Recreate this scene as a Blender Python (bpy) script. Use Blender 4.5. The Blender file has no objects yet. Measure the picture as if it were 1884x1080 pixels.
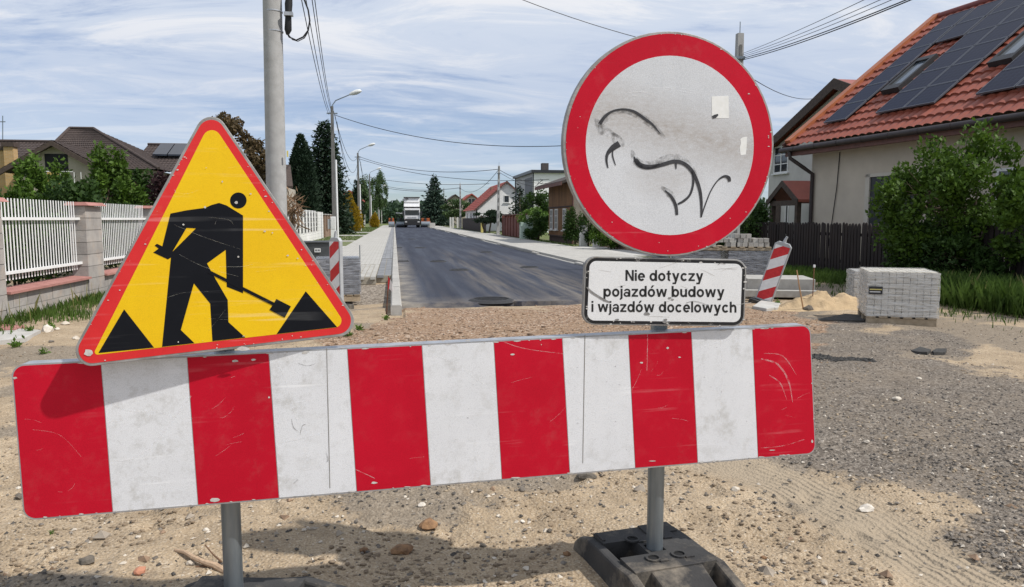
import bpy, bmesh, math, random
import numpy as np
from mathutils import Vector, Matrix, noise as mnoise
from mathutils.geometry import tessellate_polygon
R = math.radians
random.seed(7); rng = np.random.default_rng(7)
SC = bpy.context.scene; COL = SC.collection

# ---------------------------------------------------------------- camera
F_PX, CAM_H = 1360.0, 1.35
PIT, YAW = math.atan(137/1360), R(9.0)
cam = bpy.data.cameras.new('camera'); cam_o = bpy.data.objects.new('camera', cam); COL.objects.link(cam_o)
cam.sensor_width = 36; cam.lens = 36*F_PX/1884; cam.clip_start = .05; cam.clip_end = 6000
cam_o.location = (0, 0, CAM_H); cam_o.rotation_euler = (math.pi/2-PIT, 0, -YAW)
SC.camera = cam_o
# ---------------------------------------------------------------- sky and sun
SUN = Vector((.75, -.36, 1.0)).normalized()
el = math.asin(SUN.z); az = math.atan2(SUN.x, SUN.y)
w = bpy.data.worlds.new('World'); SC.world = w; w.use_nodes = True
nt = w.node_tree; N = nt.nodes; L = nt.links; N.clear()
def nd(tree, typ, **k):
    n = tree.nodes.new(typ)
    for a, b in k.items():
        if a.startswith('i_'): n.inputs[int(a[2:])].default_value = b
        else: setattr(n, a, b)
    return n
sky = nd(nt, 'ShaderNodeTexSky', sky_type='NISHITA', sun_disc=False, sun_elevation=el, sun_rotation=az, air_density=1.0, dust_density=.1, ozone_density=3.0)
tc = nd(nt, 'ShaderNodeTexCoord'); sep = nd(nt, 'ShaderNodeSeparateXYZ'); L.new(tc.outputs['Generated'], sep.inputs[0])
def mth(tree, op, a, b=None, clamp=False):
    n = tree.nodes.new('ShaderNodeMath'); n.operation = op; n.use_clamp = clamp
    for i, x in enumerate((a, b)):
        if x is None: continue
        if isinstance(x, (int, float)): n.inputs[i].default_value = x
        else: tree.links.new(x, n.inputs[i])
    return n.outputs[0]
# thin cloud deck: the view direction is carried to a flat layer overhead, so streaks close up towards the horizon
zz = mth(nt, 'MAXIMUM', sep.outputs['Z'], .0)
zz = mth(nt, 'ADD', zz, .12)
cx = mth(nt, 'DIVIDE', sep.outputs['X'], zz); cy = mth(nt, 'DIVIDE', sep.outputs['Y'], zz)
comb = nd(nt, 'ShaderNodeCombineXYZ'); L.new(cx, comb.inputs[0]); L.new(cy, comb.inputs[1])
mp = nd(nt, 'ShaderNodeMapping'); mp.inputs['Rotation'].default_value = (0, 0, R(-7)); mp.inputs['Scale'].default_value = (.46, .95, 1); mp.inputs['Location'].default_value = (3.1, .35, 0)
L.new(comb.outputs[0], mp.inputs[0])
def skynoise(scale, detail, rough, dist=0.):
    n = nd(nt, 'ShaderNodeTexNoise'); n.inputs['Scale'].default_value = scale; n.inputs['Detail'].default_value = detail
    n.inputs['Roughness'].default_value = rough; n.inputs['Distortion'].default_value = dist
    L.new(mp.outputs[0], n.inputs['Vector']); return n.outputs['Fac']
n1 = skynoise(.55, 9, .58, .35); n2 = skynoise(2.2, 10, .66, .9); n3 = skynoise(7., 6, .6, 1.2)
dens = mth(nt, 'ADD', mth(nt, 'ADD', mth(nt, 'MULTIPLY', n1, .66), mth(nt, 'MULTIPLY', n2, .30)), mth(nt, 'MULTIPLY', n3, .07))
def ramp(tree, fac, stops, interp='EASE'):
    r = tree.nodes.new('ShaderNodeValToRGB'); r.color_ramp.interpolation = interp; e = r.color_ramp.elements
    while len(e) < len(stops): e.new(.5)
    for s, (p, c) in zip(e, stops):
        s.position = p; s.color = c if isinstance(c, tuple) else (c, c, c, 1)
    tree.links.new(fac, r.inputs[0]); return r
cov = ramp(nt, dens, [(.37, .05), (.455, .60), (.54, .97)])
shade = ramp(nt, n2, [(.28, (6.2, 7.2, 9.1, 1)), (.48, (7.6, 8.4, 9.8, 1)), (.66, (9.9, 10.1, 10.6, 1))])
# the deck thins out towards the far horizon
edge_ = ramp(nt, sep.outputs['Z'], [(.0, .42), (.10, .66), (.26, 1.)], 'EASE')
covf = mth(nt, 'MULTIPLY', cov.outputs[0], edge_.outputs[0])
mixc = nd(nt, 'ShaderNodeMix', data_type='RGBA'); L.new(covf, mixc.inputs[0]); tint = nd(nt, 'ShaderNodeMix', data_type='RGBA', blend_type='MULTIPLY'); tint.inputs[0].default_value = 1.; L.new(sky.outputs[0], tint.inputs[6]); tint.inputs[7].default_value = (.84, .93, 1.16, 1); L.new(tint.outputs[2], mixc.inputs[6]); L.new(shade.outputs[0], mixc.inputs[7])
bg = nd(nt, 'ShaderNodeBackground'); bg.inputs['Strength'].default_value = .087; L.new(mixc.outputs[2], bg.inputs[0])
ow = nd(nt, 'ShaderNodeOutputWorld'); L.new(bg.outputs[0], ow.inputs[0])
sl = bpy.data.lights.new('sun', 'SUN'); so = bpy.data.objects.new('sun', sl); COL.objects.link(so)
sl.energy = 4.3; sl.angle = R(1.0); sl.color = (1, .96, .90)
so.rotation_euler = (-SUN).to_track_quat('-Z', 'Y').to_euler(); so.location = (20, -20, 40)
SC.view_settings.view_transform = 'Standard'; SC.view_settings.look = 'None'; SC.view_settings.gamma = 1
SC.view_settings.use_curve_mapping = False; SC.view_settings.exposure = .0

# ---------------------------------------------------------------- pixel directions of the photograph (1884 x 1080)
def ray(px, py):
    u = (px-942)/F_PX; v = (540-py)/F_PX
    fh = math.cos(PIT)+v*math.sin(PIT); z = -math.sin(PIT)+v*math.cos(PIT)
    return Vector((u*math.cos(YAW)+fh*math.sin(YAW), -u*math.sin(YAW)+fh*math.cos(YAW), z))
C0 = Vector((0, 0, CAM_H))
def G(px, py, z=0.): d = ray(px, py); return C0+d*((z-CAM_H)/d.z)
def oY(px, py, Y): d = ray(px, py); return C0+d*(Y/d.y)
def oX(px, py, X): d = ray(px, py); return C0+d*(X/d.x)
def oP(px, py, p, n): d = ray(px, py); n = Vector(n); return C0+d*((Vector(p)-C0).dot(n)/d.dot(n))
def XatY(px, Y): return oY(px, 403, Y).x

# ---------------------------------------------------------------- materials
MATS = {}
def mat(name, c, c2=None, scale=6., rough=.8, bump=0., bscale=60., metal=0., rnd=0., spec=.4, contrast=.5, trans=0., stretch=None, detail=5, dirt=None, dscale=3., dlo=.55, dhi=.75):
    """procedural material: two base colours mixed by noise, optional second layer of dirt, fine bump, per-object variation"""
    if name in MATS: return MATS[name]
    m = bpy.data.materials.new(name); m.use_nodes = True; t = m.node_tree; b = t.nodes['Principled BSDF']
    b.inputs['Roughness'].default_value = rough; b.inputs['Metallic'].default_value = metal; b.inputs['Specular IOR Level'].default_value = spec
    geo = t.nodes.new('ShaderNodeNewGeometry'); pos = geo.outputs['Position']
    if stretch:
        mpn = t.nodes.new('ShaderNodeMapping'); mpn.inputs['Scale'].default_value = stretch; t.links.new(pos, mpn.inputs[0]); pos = mpn.outputs[0]
    def nz(sc, det=detail, ro=.6):
        n = t.nodes.new('ShaderNodeTexNoise'); n.inputs['Scale'].default_value = sc; n.inputs['Detail'].default_value = det; n.inputs['Roughness'].default_value = ro
        t.links.new(pos, n.inputs['Vector']); return n.outputs['Fac']
    c2 = c2 or tuple(x*.75 for x in c)
    rp = ramp(t, nz(scale), [(.5-contrast*.35, (*c2, 1)), (.5+contrast*.35, (*c, 1))], 'LINEAR')
    col = rp.outputs[0]
    if dirt:
        mk = ramp(t, nz(dscale, 8, .7), [(dlo, 0.), (dhi, 1.)], 'LINEAR')
        mx = t.nodes.new('ShaderNodeMix'); mx.data_type = 'RGBA'; t.links.new(mk.outputs[0], mx.inputs[0]); t.links.new(col, mx.inputs[6]); mx.inputs[7].default_value = (*dirt, 1); col = mx.outputs[2]
    if rnd:
        oi = t.nodes.new('ShaderNodeObjectInfo'); hs = t.nodes.new('ShaderNodeHueSaturation')
        t.links.new(mth(t, 'ADD', mth(t, 'MULTIPLY', oi.outputs['Random'], 2*rnd), 1-rnd), hs.inputs['Value']); t.links.new(col, hs.inputs['Color']); col = hs.outputs[0]
    t.links.new(col, b.inputs['Base Color'])
    if bump:
        bp = t.nodes.new('ShaderNodeBump'); bp.inputs['Strength'].default_value = bump; bp.inputs['Distance'].default_value = .6/bscale
        t.links.new(nz(bscale, 4), bp.inputs['Height']); t.links.new(bp.outputs[0], b.inputs['Normal'])
    if trans:
        tr = t.nodes.new('ShaderNodeBsdfTranslucent'); t.links.new(col, tr.inputs[0]); ms = t.nodes.new('ShaderNodeMixShader'); ms.inputs[0].default_value = trans
        t.links.new(b.outputs[0], ms.inputs[1]); t.links.new(tr.outputs[0], ms.inputs[2]); t.links.new(ms.outputs[0], t.nodes['Material Output'].inputs[0])
    MATS[name] = m; return m

# ---------------------------------------------------------------- mesh helpers
WM = {}
def link(o, parent=None):
    COL.objects.link(o)
    if parent: o.parent = parent
    return o
def tag(o, label=None, cat=None, group=None, kind=None):
    if label: o['label'] = label
    if cat: o['category'] = cat
    if group: o['group'] = group
    if kind: o['kind'] = kind
    return o
def thing(name, label, cat, loc=(0, 0, 0), rz=0., group=None):
    o = bpy.data.objects.new(name, None); link(o); o.location = loc; o.rotation_euler = (0, 0, rz); o.empty_display_size = .2
    WM[o.name] = Matrix.Translation(Vector(loc)) @ Matrix.Rotation(rz, 4, 'Z')
    return tag(o, label, cat, group)
def finish(me, name, material, parent, smooth, world, bevel, pivot=True):
    if material: me.materials.append(material)
    o = bpy.data.objects.new(name, me)
    if parent is not None:
        M = WM[parent.name]; WM_o = M
        if world: me.transform(M.inverted())
    else:
        WM_o = Matrix()
        if pivot and len(me.vertices):
            co = np.empty(len(me.vertices)*3); me.vertices.foreach_get('co', co); co = co.reshape(-1, 3)
            lo, hi = co.min(0), co.max(0); p = Vector(((lo[0]+hi[0])/2, (lo[1]+hi[1])/2, lo[2]))
            me.transform(Matrix.Translation(-p)); o.location = p; WM_o = Matrix.Translation(p)
    link(o, parent); WM[o.name] = WM_o
    if smooth:
        me.polygons.foreach_set('use_smooth', [True]*len(me.polygons))
        if smooth != 2: me.set_sharp_from_angle(angle=R(38))
    if bevel:
        bv = o.modifiers.new('bevel', 'BEVEL'); bv.width = bevel; bv.segments = 2; bv.limit_method = 'ANGLE'; bv.angle_limit = R(40)
    return o
class MB:
    def __init__(s): s.v = []; s.f = []
    def add(s, vs, fs):
        n = len(s.v); s.v += [tuple(v) for v in vs]; s.f += [tuple(i+n for i in f) for f in fs]; return s
    def hexa(s, p):   # 4 bottom corners (ccw from above), 4 top corners
        return s.add(p, [(3, 2, 1, 0), (4, 5, 6, 7), (0, 1, 5, 4), (1, 2, 6, 5), (2, 3, 7, 6), (3, 0, 4, 7)])
    def box(s, x0, x1, y0, y1, z0, z1):
        return s.hexa([(x0, y0, z0), (x1, y0, z0), (x1, y1, z0), (x0, y1, z0), (x0, y0, z1), (x1, y0, z1), (x1, y1, z1), (x0, y1, z1)])
    def cbox(s, c, d, rz=0.):
        M = Matrix.Translation(Vector(c)) @ Matrix.Rotation(rz, 4, 'Z'); a, b, e = d[0]/2, d[1]/2, d[2]/2
        return s.hexa([M @ Vector(q) for q in ((-a, -b, -e), (a, -b, -e), (a, b, -e), (-a, b, -e), (-a, -b, e), (a, -b, e), (a, b, e), (-a, b, e))])
    def prism(s, loop, vec):
        n = len(loop); vec = Vector(vec); a = [Vector(p) for p in loop]; b = [p+vec for p in a]
        s.add(a+b, [tuple(range(n)), tuple(range(2*n-1, n-1, -1))]+[(i, n+i, n+(i+1) % n, (i+1) % n) for i in range(n)]); return s
    def tube(s, pts, r, n=8, cap=True):
        pts = [Vector(p) for p in pts]; k = len(pts); rs = r if isinstance(r, (list, tuple)) else [r]*k
        vs = []; prev = None
        for i, p in enumerate(pts):
            d = (pts[min(i+1, k-1)]-pts[max(i-1, 0)]).normalized()
            if prev is None: a = d.orthogonal().normalized()
            else: a = (prev-d*prev.dot(d)); a = a.normalized() if a.length > 1e-6 else d.orthogonal().normalized()
            prev = a; b = d.cross(a)
            vs += [p+(a*math.cos(2*math.pi*j/n)+b*math.sin(2*math.pi*j/n))*rs[i] for j in range(n)]
        fs = [(i*n+j, i*n+(j+1) % n, (i+1)*n+(j+1) % n, (i+1)*n+j) for i in range(k-1) for j in range(n)]
        if cap: fs += [tuple(range(n-1, -1, -1)), tuple(range((k-1)*n, k*n))]
        return s.add(vs, fs)
    def quad(s, a, b, c, d): return s.add([a, b, c, d], [(0, 1, 2, 3)])
    def build(s, name, material, parent=None, smooth=False, world=True, bevel=0):
        me = bpy.data.meshes.new(name); me.from_pydata(s.v, [], s.f); me.update()
        return finish(me, name, material, parent, smooth, world, bevel)
def quads_np(name, V, material, parent=None, nper=4, pivot=True, smooth=False):
    """mesh of separate n-gons from an (N,nper,3) array"""
    n = len(V); me = bpy.data.meshes.new(name); me.vertices.add(n*nper); me.loops.add(n*nper); me.polygons.add(n)
    me.vertices.foreach_set('co', np.ascontiguousarray(V, dtype=np.float32).ravel())
    me.loops.foreach_set('vertex_index', np.arange(n*nper, dtype=np.int32))
    me.polygons.foreach_set('loop_start', np.arange(0, n*nper, nper, dtype=np.int32)); me.update(calc_edges=True)
    return finish(me, name, material, parent, smooth, True, 0, pivot)
def grid_np(name, P, material, parent=None, smooth=True, attrs=None, pivot=True):
    """mesh from a (n,m,3) array of grid points"""
    n, m = P.shape[:2]; idx = np.arange(n*m).reshape(n, m)
    q = np.stack([idx[:-1, :-1], idx[1:, :-1], idx[1:, 1:], idx[:-1, 1:]], -1).reshape(-1, 4)
    me = bpy.data.meshes.new(name); me.vertices.add(n*m); me.loops.add(q.size); me.polygons.add(len(q))
    me.vertices.foreach_set('co', P.astype(np.float32).ravel()); me.loops.foreach_set('vertex_index', q.astype(np.int32).ravel())
    me.polygons.foreach_set('loop_start', np.arange(0, q.size, 4, dtype=np.int32)); me.update(calc_edges=True)
    for k, a in (attrs or {}).items():
        at = me.attributes.new(k, 'FLOAT', 'POINT'); at.data.foreach_set('value', a.astype(np.float32).ravel())
    return finish(me, name, material, parent, smooth, True, 0, pivot)
def copy_tree(o, parent=None):
    c = o.copy(); COL.objects.link(c); c.parent = parent; WM[c.name] = WM.get(o.name, Matrix())
    for ch in list(o.children): copy_tree(ch, c)
    return c
def dup(o, parent=None):
    c = o.copy(); COL.objects.link(c); c.parent = parent; return c
# smooth value noise on numpy arrays
def vnoise(x, y, seed=0):
    r = np.random.default_rng(seed); T = r.random((256, 256))
    xi = np.floor(x).astype(int); yi = np.floor(y).astype(int); fx = x-xi; fy = y-yi; fx = fx*fx*(3-2*fx); fy = fy*fy*(3-2*fy)
    g = lambda a, b: T[a & 255, b & 255]
    return (g(xi, yi)*(1-fx)+g(xi+1, yi)*fx)*(1-fy)+(g(xi, yi+1)*(1-fx)+g(xi+1, yi+1)*fx)*fy
def fbm(x, y, sc, octv=4, seed=0, gain=.5):
    s = 0; a = 1.; tot = 0
    for i in range(octv): s = s+a*vnoise(x*sc*2**i+17*i, y*sc*2**i+31*i, seed+i); tot += a; a *= gain
    return s/tot-.5
def sdist(X, Y, poly):
    """signed distance to a polygon, positive inside"""
    d = np.full(X.shape, 1e9); ins = np.zeros(X.shape, bool); n = len(poly)
    for i in range(n):
        ax, ay = poly[i]; bx, by = poly[(i+1) % n]; ex, ey = bx-ax, by-ay
        t = np.clip(((X-ax)*ex+(Y-ay)*ey)/(ex*ex+ey*ey), 0, 1); d = np.minimum(d, np.hypot(X-ax-t*ex, Y-ay-t*ey))
        c = ((ay > Y) != (by > Y)); ins ^= c & (X < ex*(Y-ay)/(ey if abs(ey) > 1e-9 else 1e-9)+ax)
    return np.where(ins, d, -d)
def gpoly(pts): return [tuple(G(*p)[:2]) for p in pts]
def sstep(x, a, b): t = np.clip((x-a)/(b-a), 0, 1); return t*t*(3-2*t)
# ---------------------------------------------------------------- ground, road, pavements
def axis(lo, hi, step, far_lo, far_hi, g=1.22):
    a = list(np.arange(lo, hi+1e-6, step)); s = step; x = hi; up = []
    while x < far_hi: s = min(s*g, 260); x += s; up.append(x)
    s = step; x = lo; dn = []
    while x > far_lo: s = min(s*g, 260); x -= s; dn.append(x)
    return np.array(dn[::-1]+a+up)
frng = random.Random(3); PRINTS = []
for k in range(46):     # footprints and scrapes trodden into the sand
    q = G(frng.uniform(-60, 1700), frng.uniform(880, 1090)); PRINTS.append((q.x, q.y, frng.uniform(-.9, .9), frng.uniform(.8, 1.15)))
def height(X, Y):
    near = np.exp(-((X/14)**2+((Y-4)/14)**2)); fine = np.exp(-(((X-.5)/5.5)**2+((Y-3)/4.5)**2))
    z = (fbm(X, Y, .55, 4, 3)*.10+fbm(X, Y, 2.6, 4, 9)*.062)*near
    clod = np.clip(fbm(X, Y, 1.1, 3, 15)*3.2+.35, 0, 1)
    z = z+((.5-np.abs(fbm(X, Y, 6.5, 3, 5)))*.0+np.abs(fbm(X, Y, 5., 3, 25))*.085*clod+fbm(X, Y, 14., 3, 35)*.022*clod)*fine
    for px_, py_, a_, s_ in PRINTS:
        m_ = (np.abs(X-px_) < .4) & (np.abs(Y-py_) < .4)
        if not m_.any(): continue
        dx, dy = X[m_]-px_, Y[m_]-py_; u_ = (dx*math.cos(a_)+dy*math.sin(a_))/(.055*s_); v_ = (-dx*math.sin(a_)+dy*math.cos(a_))/(.145*s_); r2 = u_*u_+v_*v_
        z[m_] += -.018*np.exp(-r2**2)+.009*np.exp(-(r2-1.7)**2*2.5)
    for bx, by in ((.96, 2.52), (-.55, 2.43)):      # level spots trodden flat under the rubber bases
        z = z*(1-.93*np.exp(-(((X-bx)/.55)**2+((Y-by)/.55)**2)**2))
    z = np.where((Y > 10.2) & (X < .12) & (X > -.12), z-.03, z)
    road = sstep(Y, 11.3, 11.9)*sstep(X, -2.6, -1.2)*(1-sstep(X, 7.5, 8.6))
    z = z*(1-road)-.07*road
    # heaps and hollows: trough before the kerb end, a low bank by the left fence
    z += .05*np.exp(-(((X+.9)/.8)**2+((Y-8.6)/1.2)**2))
    z += .03*sstep(-X, 3.6, 4.9)*sstep(Y, 3, 7)*(1-sstep(Y, 18, 30))
    return z
trk = [G(*p)[:2] for p in ((1330, 838), (1440, 868), (1560, 930), (1700, 1010), (1860, 1110), (1990, 1200))]
trk = [np.array(p) for p in trk]
def track_uv(X, Y):
    best = np.full(X.shape, 1e9); U = np.zeros(X.shape)
    for a, b in zip(trk[:-1], trk[1:]):
        e = b-a; t = np.clip(((X-a[0])*e[0]+(Y-a[1])*e[1])/(e@e), 0, 1)
        dx, dy = X-a[0]-t*e[0], Y-a[1]-t*e[1]; d = np.hypot(dx, dy); s = np.sign(dx*e[1]-dy*e[0])
        U = np.where(d < best, s*d, U); best = np.minimum(best, d)
    return U
gravel_poly = gpoly([(880, 640), (1150, 575), (1400, 566), (1600, 592), (1760, 640), (1900, 705), (2200, 800), (2200, 1150), (1884, 990), (1700, 925), (1545, 858), (1440, 835), (1200, 800), (900, 800)])
brown_poly = [(-.4, 7.6), (.3, 6.0), (3.4, 6.3), (5.2, 9.0), (5.4, 10.9), (.4, 11.0), (-.1, 10.2)]
rub_poly = [(-1.6, 12.6), (-.1, 12.6), (-.05, 16.2), (-2.3, 16.2), (-2.2, 13.5)]
def masks(X, Y):
    n = fbm(X, Y, 1.6, 4, 21)
    g = sstep(sdist(X, Y, gravel_poly)+n*2.2, -.55, .55)
    b = sstep(sdist(X, Y, brown_poly)+n*1.9, -.6, .25)
    d = sstep(fbm(X, Y, .75, 5, 41)+.10*np.exp(-((X-.2)**2+(Y-3.1)**2*4)), .00, .16)   # damp grey soil patches
    r = sstep(sdist(X, Y, rub_poly)+n*.8, -.3, .2)
    return g, b, d, r
gx = axis(-6.2, 9.6, .036, -2500, 2500); gy = axis(1.7, 4.8, .024, -400, 1.8); gy = gy[gy < 4.8]; yy_, st_ = 4.8, .024
while yy_ < 4200: gy = np.append(gy, yy_); st_ = min(st_*(1.012 if yy_ < 13 else 1.2), 260); yy_ += st_
GX, GY = np.meshgrid(gx, gy, indexing='ij'); GZ = height(GX, GY)
U = track_uv(GX, GY); tm = np.exp(-(U/.24)**4)
GZ = GZ-.016*tm+.004*np.sin(U/.042*2*math.pi)*tm*0
mg, mbn, md, mr = masks(GX, GY)
def mat_ground():
    m = bpy.data.materials.new('sand_and_gravel'); m.use_nodes = True; t = m.node_tree; b = t.nodes['Principled BSDF']; b.inputs['Roughness'].default_value = .95; b.inputs['Specular IOR Level'].default_value = .15
    pos = t.nodes.new('ShaderNodeNewGeometry').outputs['Position']
    def nz(sc, det=6, ro=.65):
        n = t.nodes.new('ShaderNodeTexNoise'); n.inputs['Scale'].default_value = sc; n.inputs['Detail'].default_value = det; n.inputs['Roughness'].default_value = ro; t.links.new(pos, n.inputs['Vector']); return n.outputs['Fac']
    def vor(sc):
        n = t.nodes.new('ShaderNodeTexVoronoi'); n.inputs['Scale'].default_value = sc; t.links.new(pos, n.inputs['Vector']); return n
    def at(k): a = t.nodes.new('ShaderNodeAttribute'); a.attribute_name = k; return a.outputs['Fac']
    def mix(f, a, c):
        n = t.nodes.new('ShaderNodeMix'); n.data_type = 'RGBA'
        for s, x in ((0, f), (6, a), (7, c)):
            if isinstance(x, tuple): n.inputs[s].default_value = (*x, 1)
            elif isinstance(x, float): n.inputs[s].default_value = x
            else: t.links.new(x, n.inputs[s])
        return n.outputs[2]
    def spk(sc, stops):     # grains: every cell of a fine cell pattern takes its own tone
        v = vor(sc); s = t.nodes.new('ShaderNodeSeparateColor'); t.links.new(v.outputs['Color'], s.inputs[0]); return ramp(t, s.outputs[0], stops, 'LINEAR').outputs[0]
    sand = ramp(t, nz(2.3), [(.30, (.235, .172, .108, 1)), (.48, (.355, .270, .176, 1)), (.70, (.465, .365, .25, 1))], 'LINEAR').outputs[0]
    sand = mix(mth(t, 'MULTIPLY', ramp(t, nz(38, 5, .7), [(.5, 0.), (.72, 1.)], 'LINEAR').outputs[0], .55), sand, (.25, .20, .15))
    sand = mix(.42, sand, spk(150, [(0., (.12, .09, .065, 1)), (.25, (.345, .260, .172, 1)), (.8, (.46, .362, .25, 1)), (1., (.66, .58, .47, 1))]))
    grav = spk(85, [(0., (.055, .045, .036, 1)), (.35, (.115, .096, .079, 1)), (.75, (.20, .172, .142, 1)), (1., (.40, .355, .30, 1))])
    grav = mix(.45, grav, spk(42, [(0., (.075, .062, .05, 1)), (.5, (.15, .126, .103, 1)), (1., (.27, .232, .192, 1))]))
    grav = mix(mth(t, 'MULTIPLY', ramp(t, nz(1.7, 5), [(.42, 0.), (.68, 1.)], 'LINEAR').outputs[0], .5), grav, (.235, .190, .142))
    sand = mix(mth(t, 'MULTIPLY', ramp(t, nz(5.5, 7, .7), [(.46, 0.), (.70, 1.)], 'LINEAR').outputs[0], .55), sand, (.22, .168, .115))
    brn = spk(48, [(0., (.09, .06, .04, 1)), (.4, (.24, .155, .10, 1)), (.8, (.36, .245, .165, 1)), (1., (.50, .42, .34, 1))])
    brn = mix(mth(t, 'MULTIPLY', ramp(t, nz(1.4, 6, .65), [(.44, 0.), (.66, 1.)], 'LINEAR').outputs[0], .6), brn, (.27, .185, .118))
    damp = mix(.5, spk(95, [(0., (.08, .066, .053, 1)), (.6, (.20, .168, .132, 1)), (1., (.36, .31, .25, 1))]), (.215, .180, .140))
    rub = spk(30, [(0., (.08, .065, .05, 1)), (.5, (.22, .18, .14, 1)), (1., (.42, .37, .31, 1))])
    edge = nz(14, 6, .7)
    def soft(k, a=.35, bb=.65):
        e = mth(t, 'ADD', at(k), mth(t, 'MULTIPLY', mth(t, 'SUBTRACT', edge, .5), 1.1)); return ramp(t, e, [(a, 0.), (bb, 1.)], 'LINEAR').outputs[0]
    c = mix(mth(t, 'MULTIPLY', soft('damp'), .8), sand, damp)
    c = mix(soft('gravel'), c, grav)
    c = mix(mth(t, 'MULTIPLY', at('track'), .85), c, mix(nz(9), (.37, .30, .215), (.28, .23, .17)))
    c = mix(soft('brown'), c, brn); c = mix(soft('rubble'), c, rub)
    far = mix(nz(.3), (.10, .14, .05), (.16, .17, .07)); c = mix(at('far'), c, far)
    t.links.new(c, b.inputs['Base Color'])
    h = mth(t, 'ADD', mth(t, 'MULTIPLY', nz(60, 4), .5), mth(t, 'MULTIPLY', vor(70).outputs['Distance'], .6))
    h = mth(t, 'ADD', h, mth(t, 'MULTIPLY', nz(16, 4), 1.3))
    wv = mth(t, 'SINE', mth(t, 'ADD', mth(t, 'MULTIPLY', at('tracku'), 2*math.pi/.042), mth(t, 'MULTIPLY', nz(1.6), 5.)))
    h = mth(t, 'ADD', h, mth(t, 'MULTIPLY', mth(t, 'MULTIPLY', mth(t, 'MULTIPLY', wv, at('track')), ramp(t, nz(2.2, 3), [(.36, .1), (.60, 1.)], 'LINEAR').outputs[0]), .5))
    bp = t.nodes.new('ShaderNodeBump'); bp.inputs['Strength'].default_value = .8; bp.inputs['Distance'].default_value = .012; t.links.new(h, bp.inputs['Height']); t.links.new(bp.outputs[0], b.inputs['Normal'])
    return m
far = np.clip(sstep(np.hypot(GX, GY), 19, 30)+sstep(np.abs(GX-1.5), 9.5, 11.5), 0, 1)
ground = grid_np('ground', np.stack([GX, GY, GZ], -1), mat_ground(), attrs=dict(gravel=mg, brown=mbn, damp=md, rubble=mr, track=tm, tracku=U, far=far), pivot=False)
tag(ground, kind='structure')
def gz(x, y): return float(height(np.array([[x]]), np.array([[y]]))[0, 0]-.016*math.exp(-(float(track_uv(np.array([[x]]), np.array([[y]]))[0, 0])/.24)**4))

# gravel and crumbs lying on the ground: far too many to count
def pebble_field(name, n, sampler, smin, smax, material, power=2.2, flat=.65):
    P = sampler(n); n = len(P); s = smin+(smax-smin)*rng.random(n)**power
    O = np.array([(1, 0, 0), (0, 1, 0), (-1, 0, 0), (0, -1, 0), (0, 0, 1), (0, 0, -1)], float)
    T = np.array([(0, 1, 4), (1, 2, 4), (2, 3, 4), (3, 0, 4), (1, 0, 5), (2, 1, 5), (3, 2, 5), (0, 3, 5)])
    V = O[None]*(s[:, None, None]*(1+.5*(rng.random((n, 6, 1))-.5))); V = V+(rng.random((n, 6, 3))-.5)*s[:, None, None]*.7
    V[:, :, 2] *= flat; a = rng.random(n)*6.28; ca, sa = np.cos(a)[:, None], np.sin(a)[:, None]
    V = np.stack([V[:, :, 0]*ca-V[:, :, 1]*sa, V[:, :, 0]*sa+V[:, :, 1]*ca, V[:, :, 2]], -1)
    Z = height(P[:, 0][:, None], P[:, 1][:, None])[:, 0]
    V += np.stack([P[:, 0], P[:, 1], Z+s*.15], -1)[:, None, :]
    me = bpy.data.meshes.new(name); f = (T[None]+6*np.arange(n)[:, None, None]).reshape(-1, 3)
    me.vertices.add(n*6); me.vertices.foreach_set('co', V.astype(np.float32).ravel()); me.loops.add(f.size); me.loops.foreach_set('vertex_index', f.astype(np.int32).ravel())
    me.polygons.add(len(f)); me.polygons.foreach_set('loop_start', np.arange(0, f.size, 3, dtype=np.int32)); me.update(calc_edges=True)
    return finish(me, name, material, None, True, True, 0, False)
def visible_pts(n, y0=560, y1=1100, x0=-40, x1=1924, gam=1.0):
    """points spread over the ground in front of the camera, nearer ground sampled more densely"""
    px = x0+(x1-x0)*rng.random(n); py = y0+(y1-y0)*rng.random(n)**gam
    u = (px-942)/F_PX; v = (540-py)/F_PX; fh = math.cos(PIT)+v*math.sin(PIT); z = -math.sin(PIT)+v*math.cos(PIT); t = -CAM_H/z
    return np.stack([(u*math.cos(YAW)+fh*math.sin(YAW))*t, (-u*math.sin(YAW)+fh*math.cos(YAW))*t], -1)
def keep_off(P, extra=0):
    k = np.ones(len(P), bool)
    for x0, x1, y0, y1 in ((.66, 1.3, 2.0, 2.95), (-.95, -.1, 2.25, 2.75), (-.1, .11, 10.4, 40), (.1, 5.4, 11.55, 60), (-2.3, -.1, 16.1, 60)): k &= ~((P[:, 0] > x0) & (P[:, 0] < x1) & (P[:, 1] > y0) & (P[:, 1] < y1))
    return P[k]
def samp(kind):
    def f(n):
        P = keep_off(visible_pts(n)); g, b, d, r = masks(P[:, 0], P[:, 1]); tk = np.exp(-(track_uv(P[:, 0], P[:, 1])/.24)**4)
        pr = dict(grey=.10+.9*g+.25*d, pale=.16+.25*g, brown=.004+.95*b, dark=.07+.45*g+.25*d+.2*b, rub=.002+r)[kind]*(1-.85*tk)
        cl = np.clip((fbm(P[:, 0], P[:, 1], 1.9, 4, 91+len(kind))+.42)*1.9, .12, 1.6); return P[rng.random(len(P)) < np.clip(pr*cl, 0, 1)]
    return f
m_grey = mat('stone_grey', (.24, .208, .174), (.11, .094, .078), 22, .9, contrast=.6)
m_pale = mat('stone_pale', (.62, .56, .47), (.42, .36, .29), 22, .9, contrast=.6)
m_brown = mat('stone_brown', (.33, .225, .15), (.17, .11, .07), 22, .9, contrast=.6)
m_dark = mat('stone_dark', (.10, .09, .08), (.045, .04, .036), 22, .9, contrast=.6)
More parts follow.
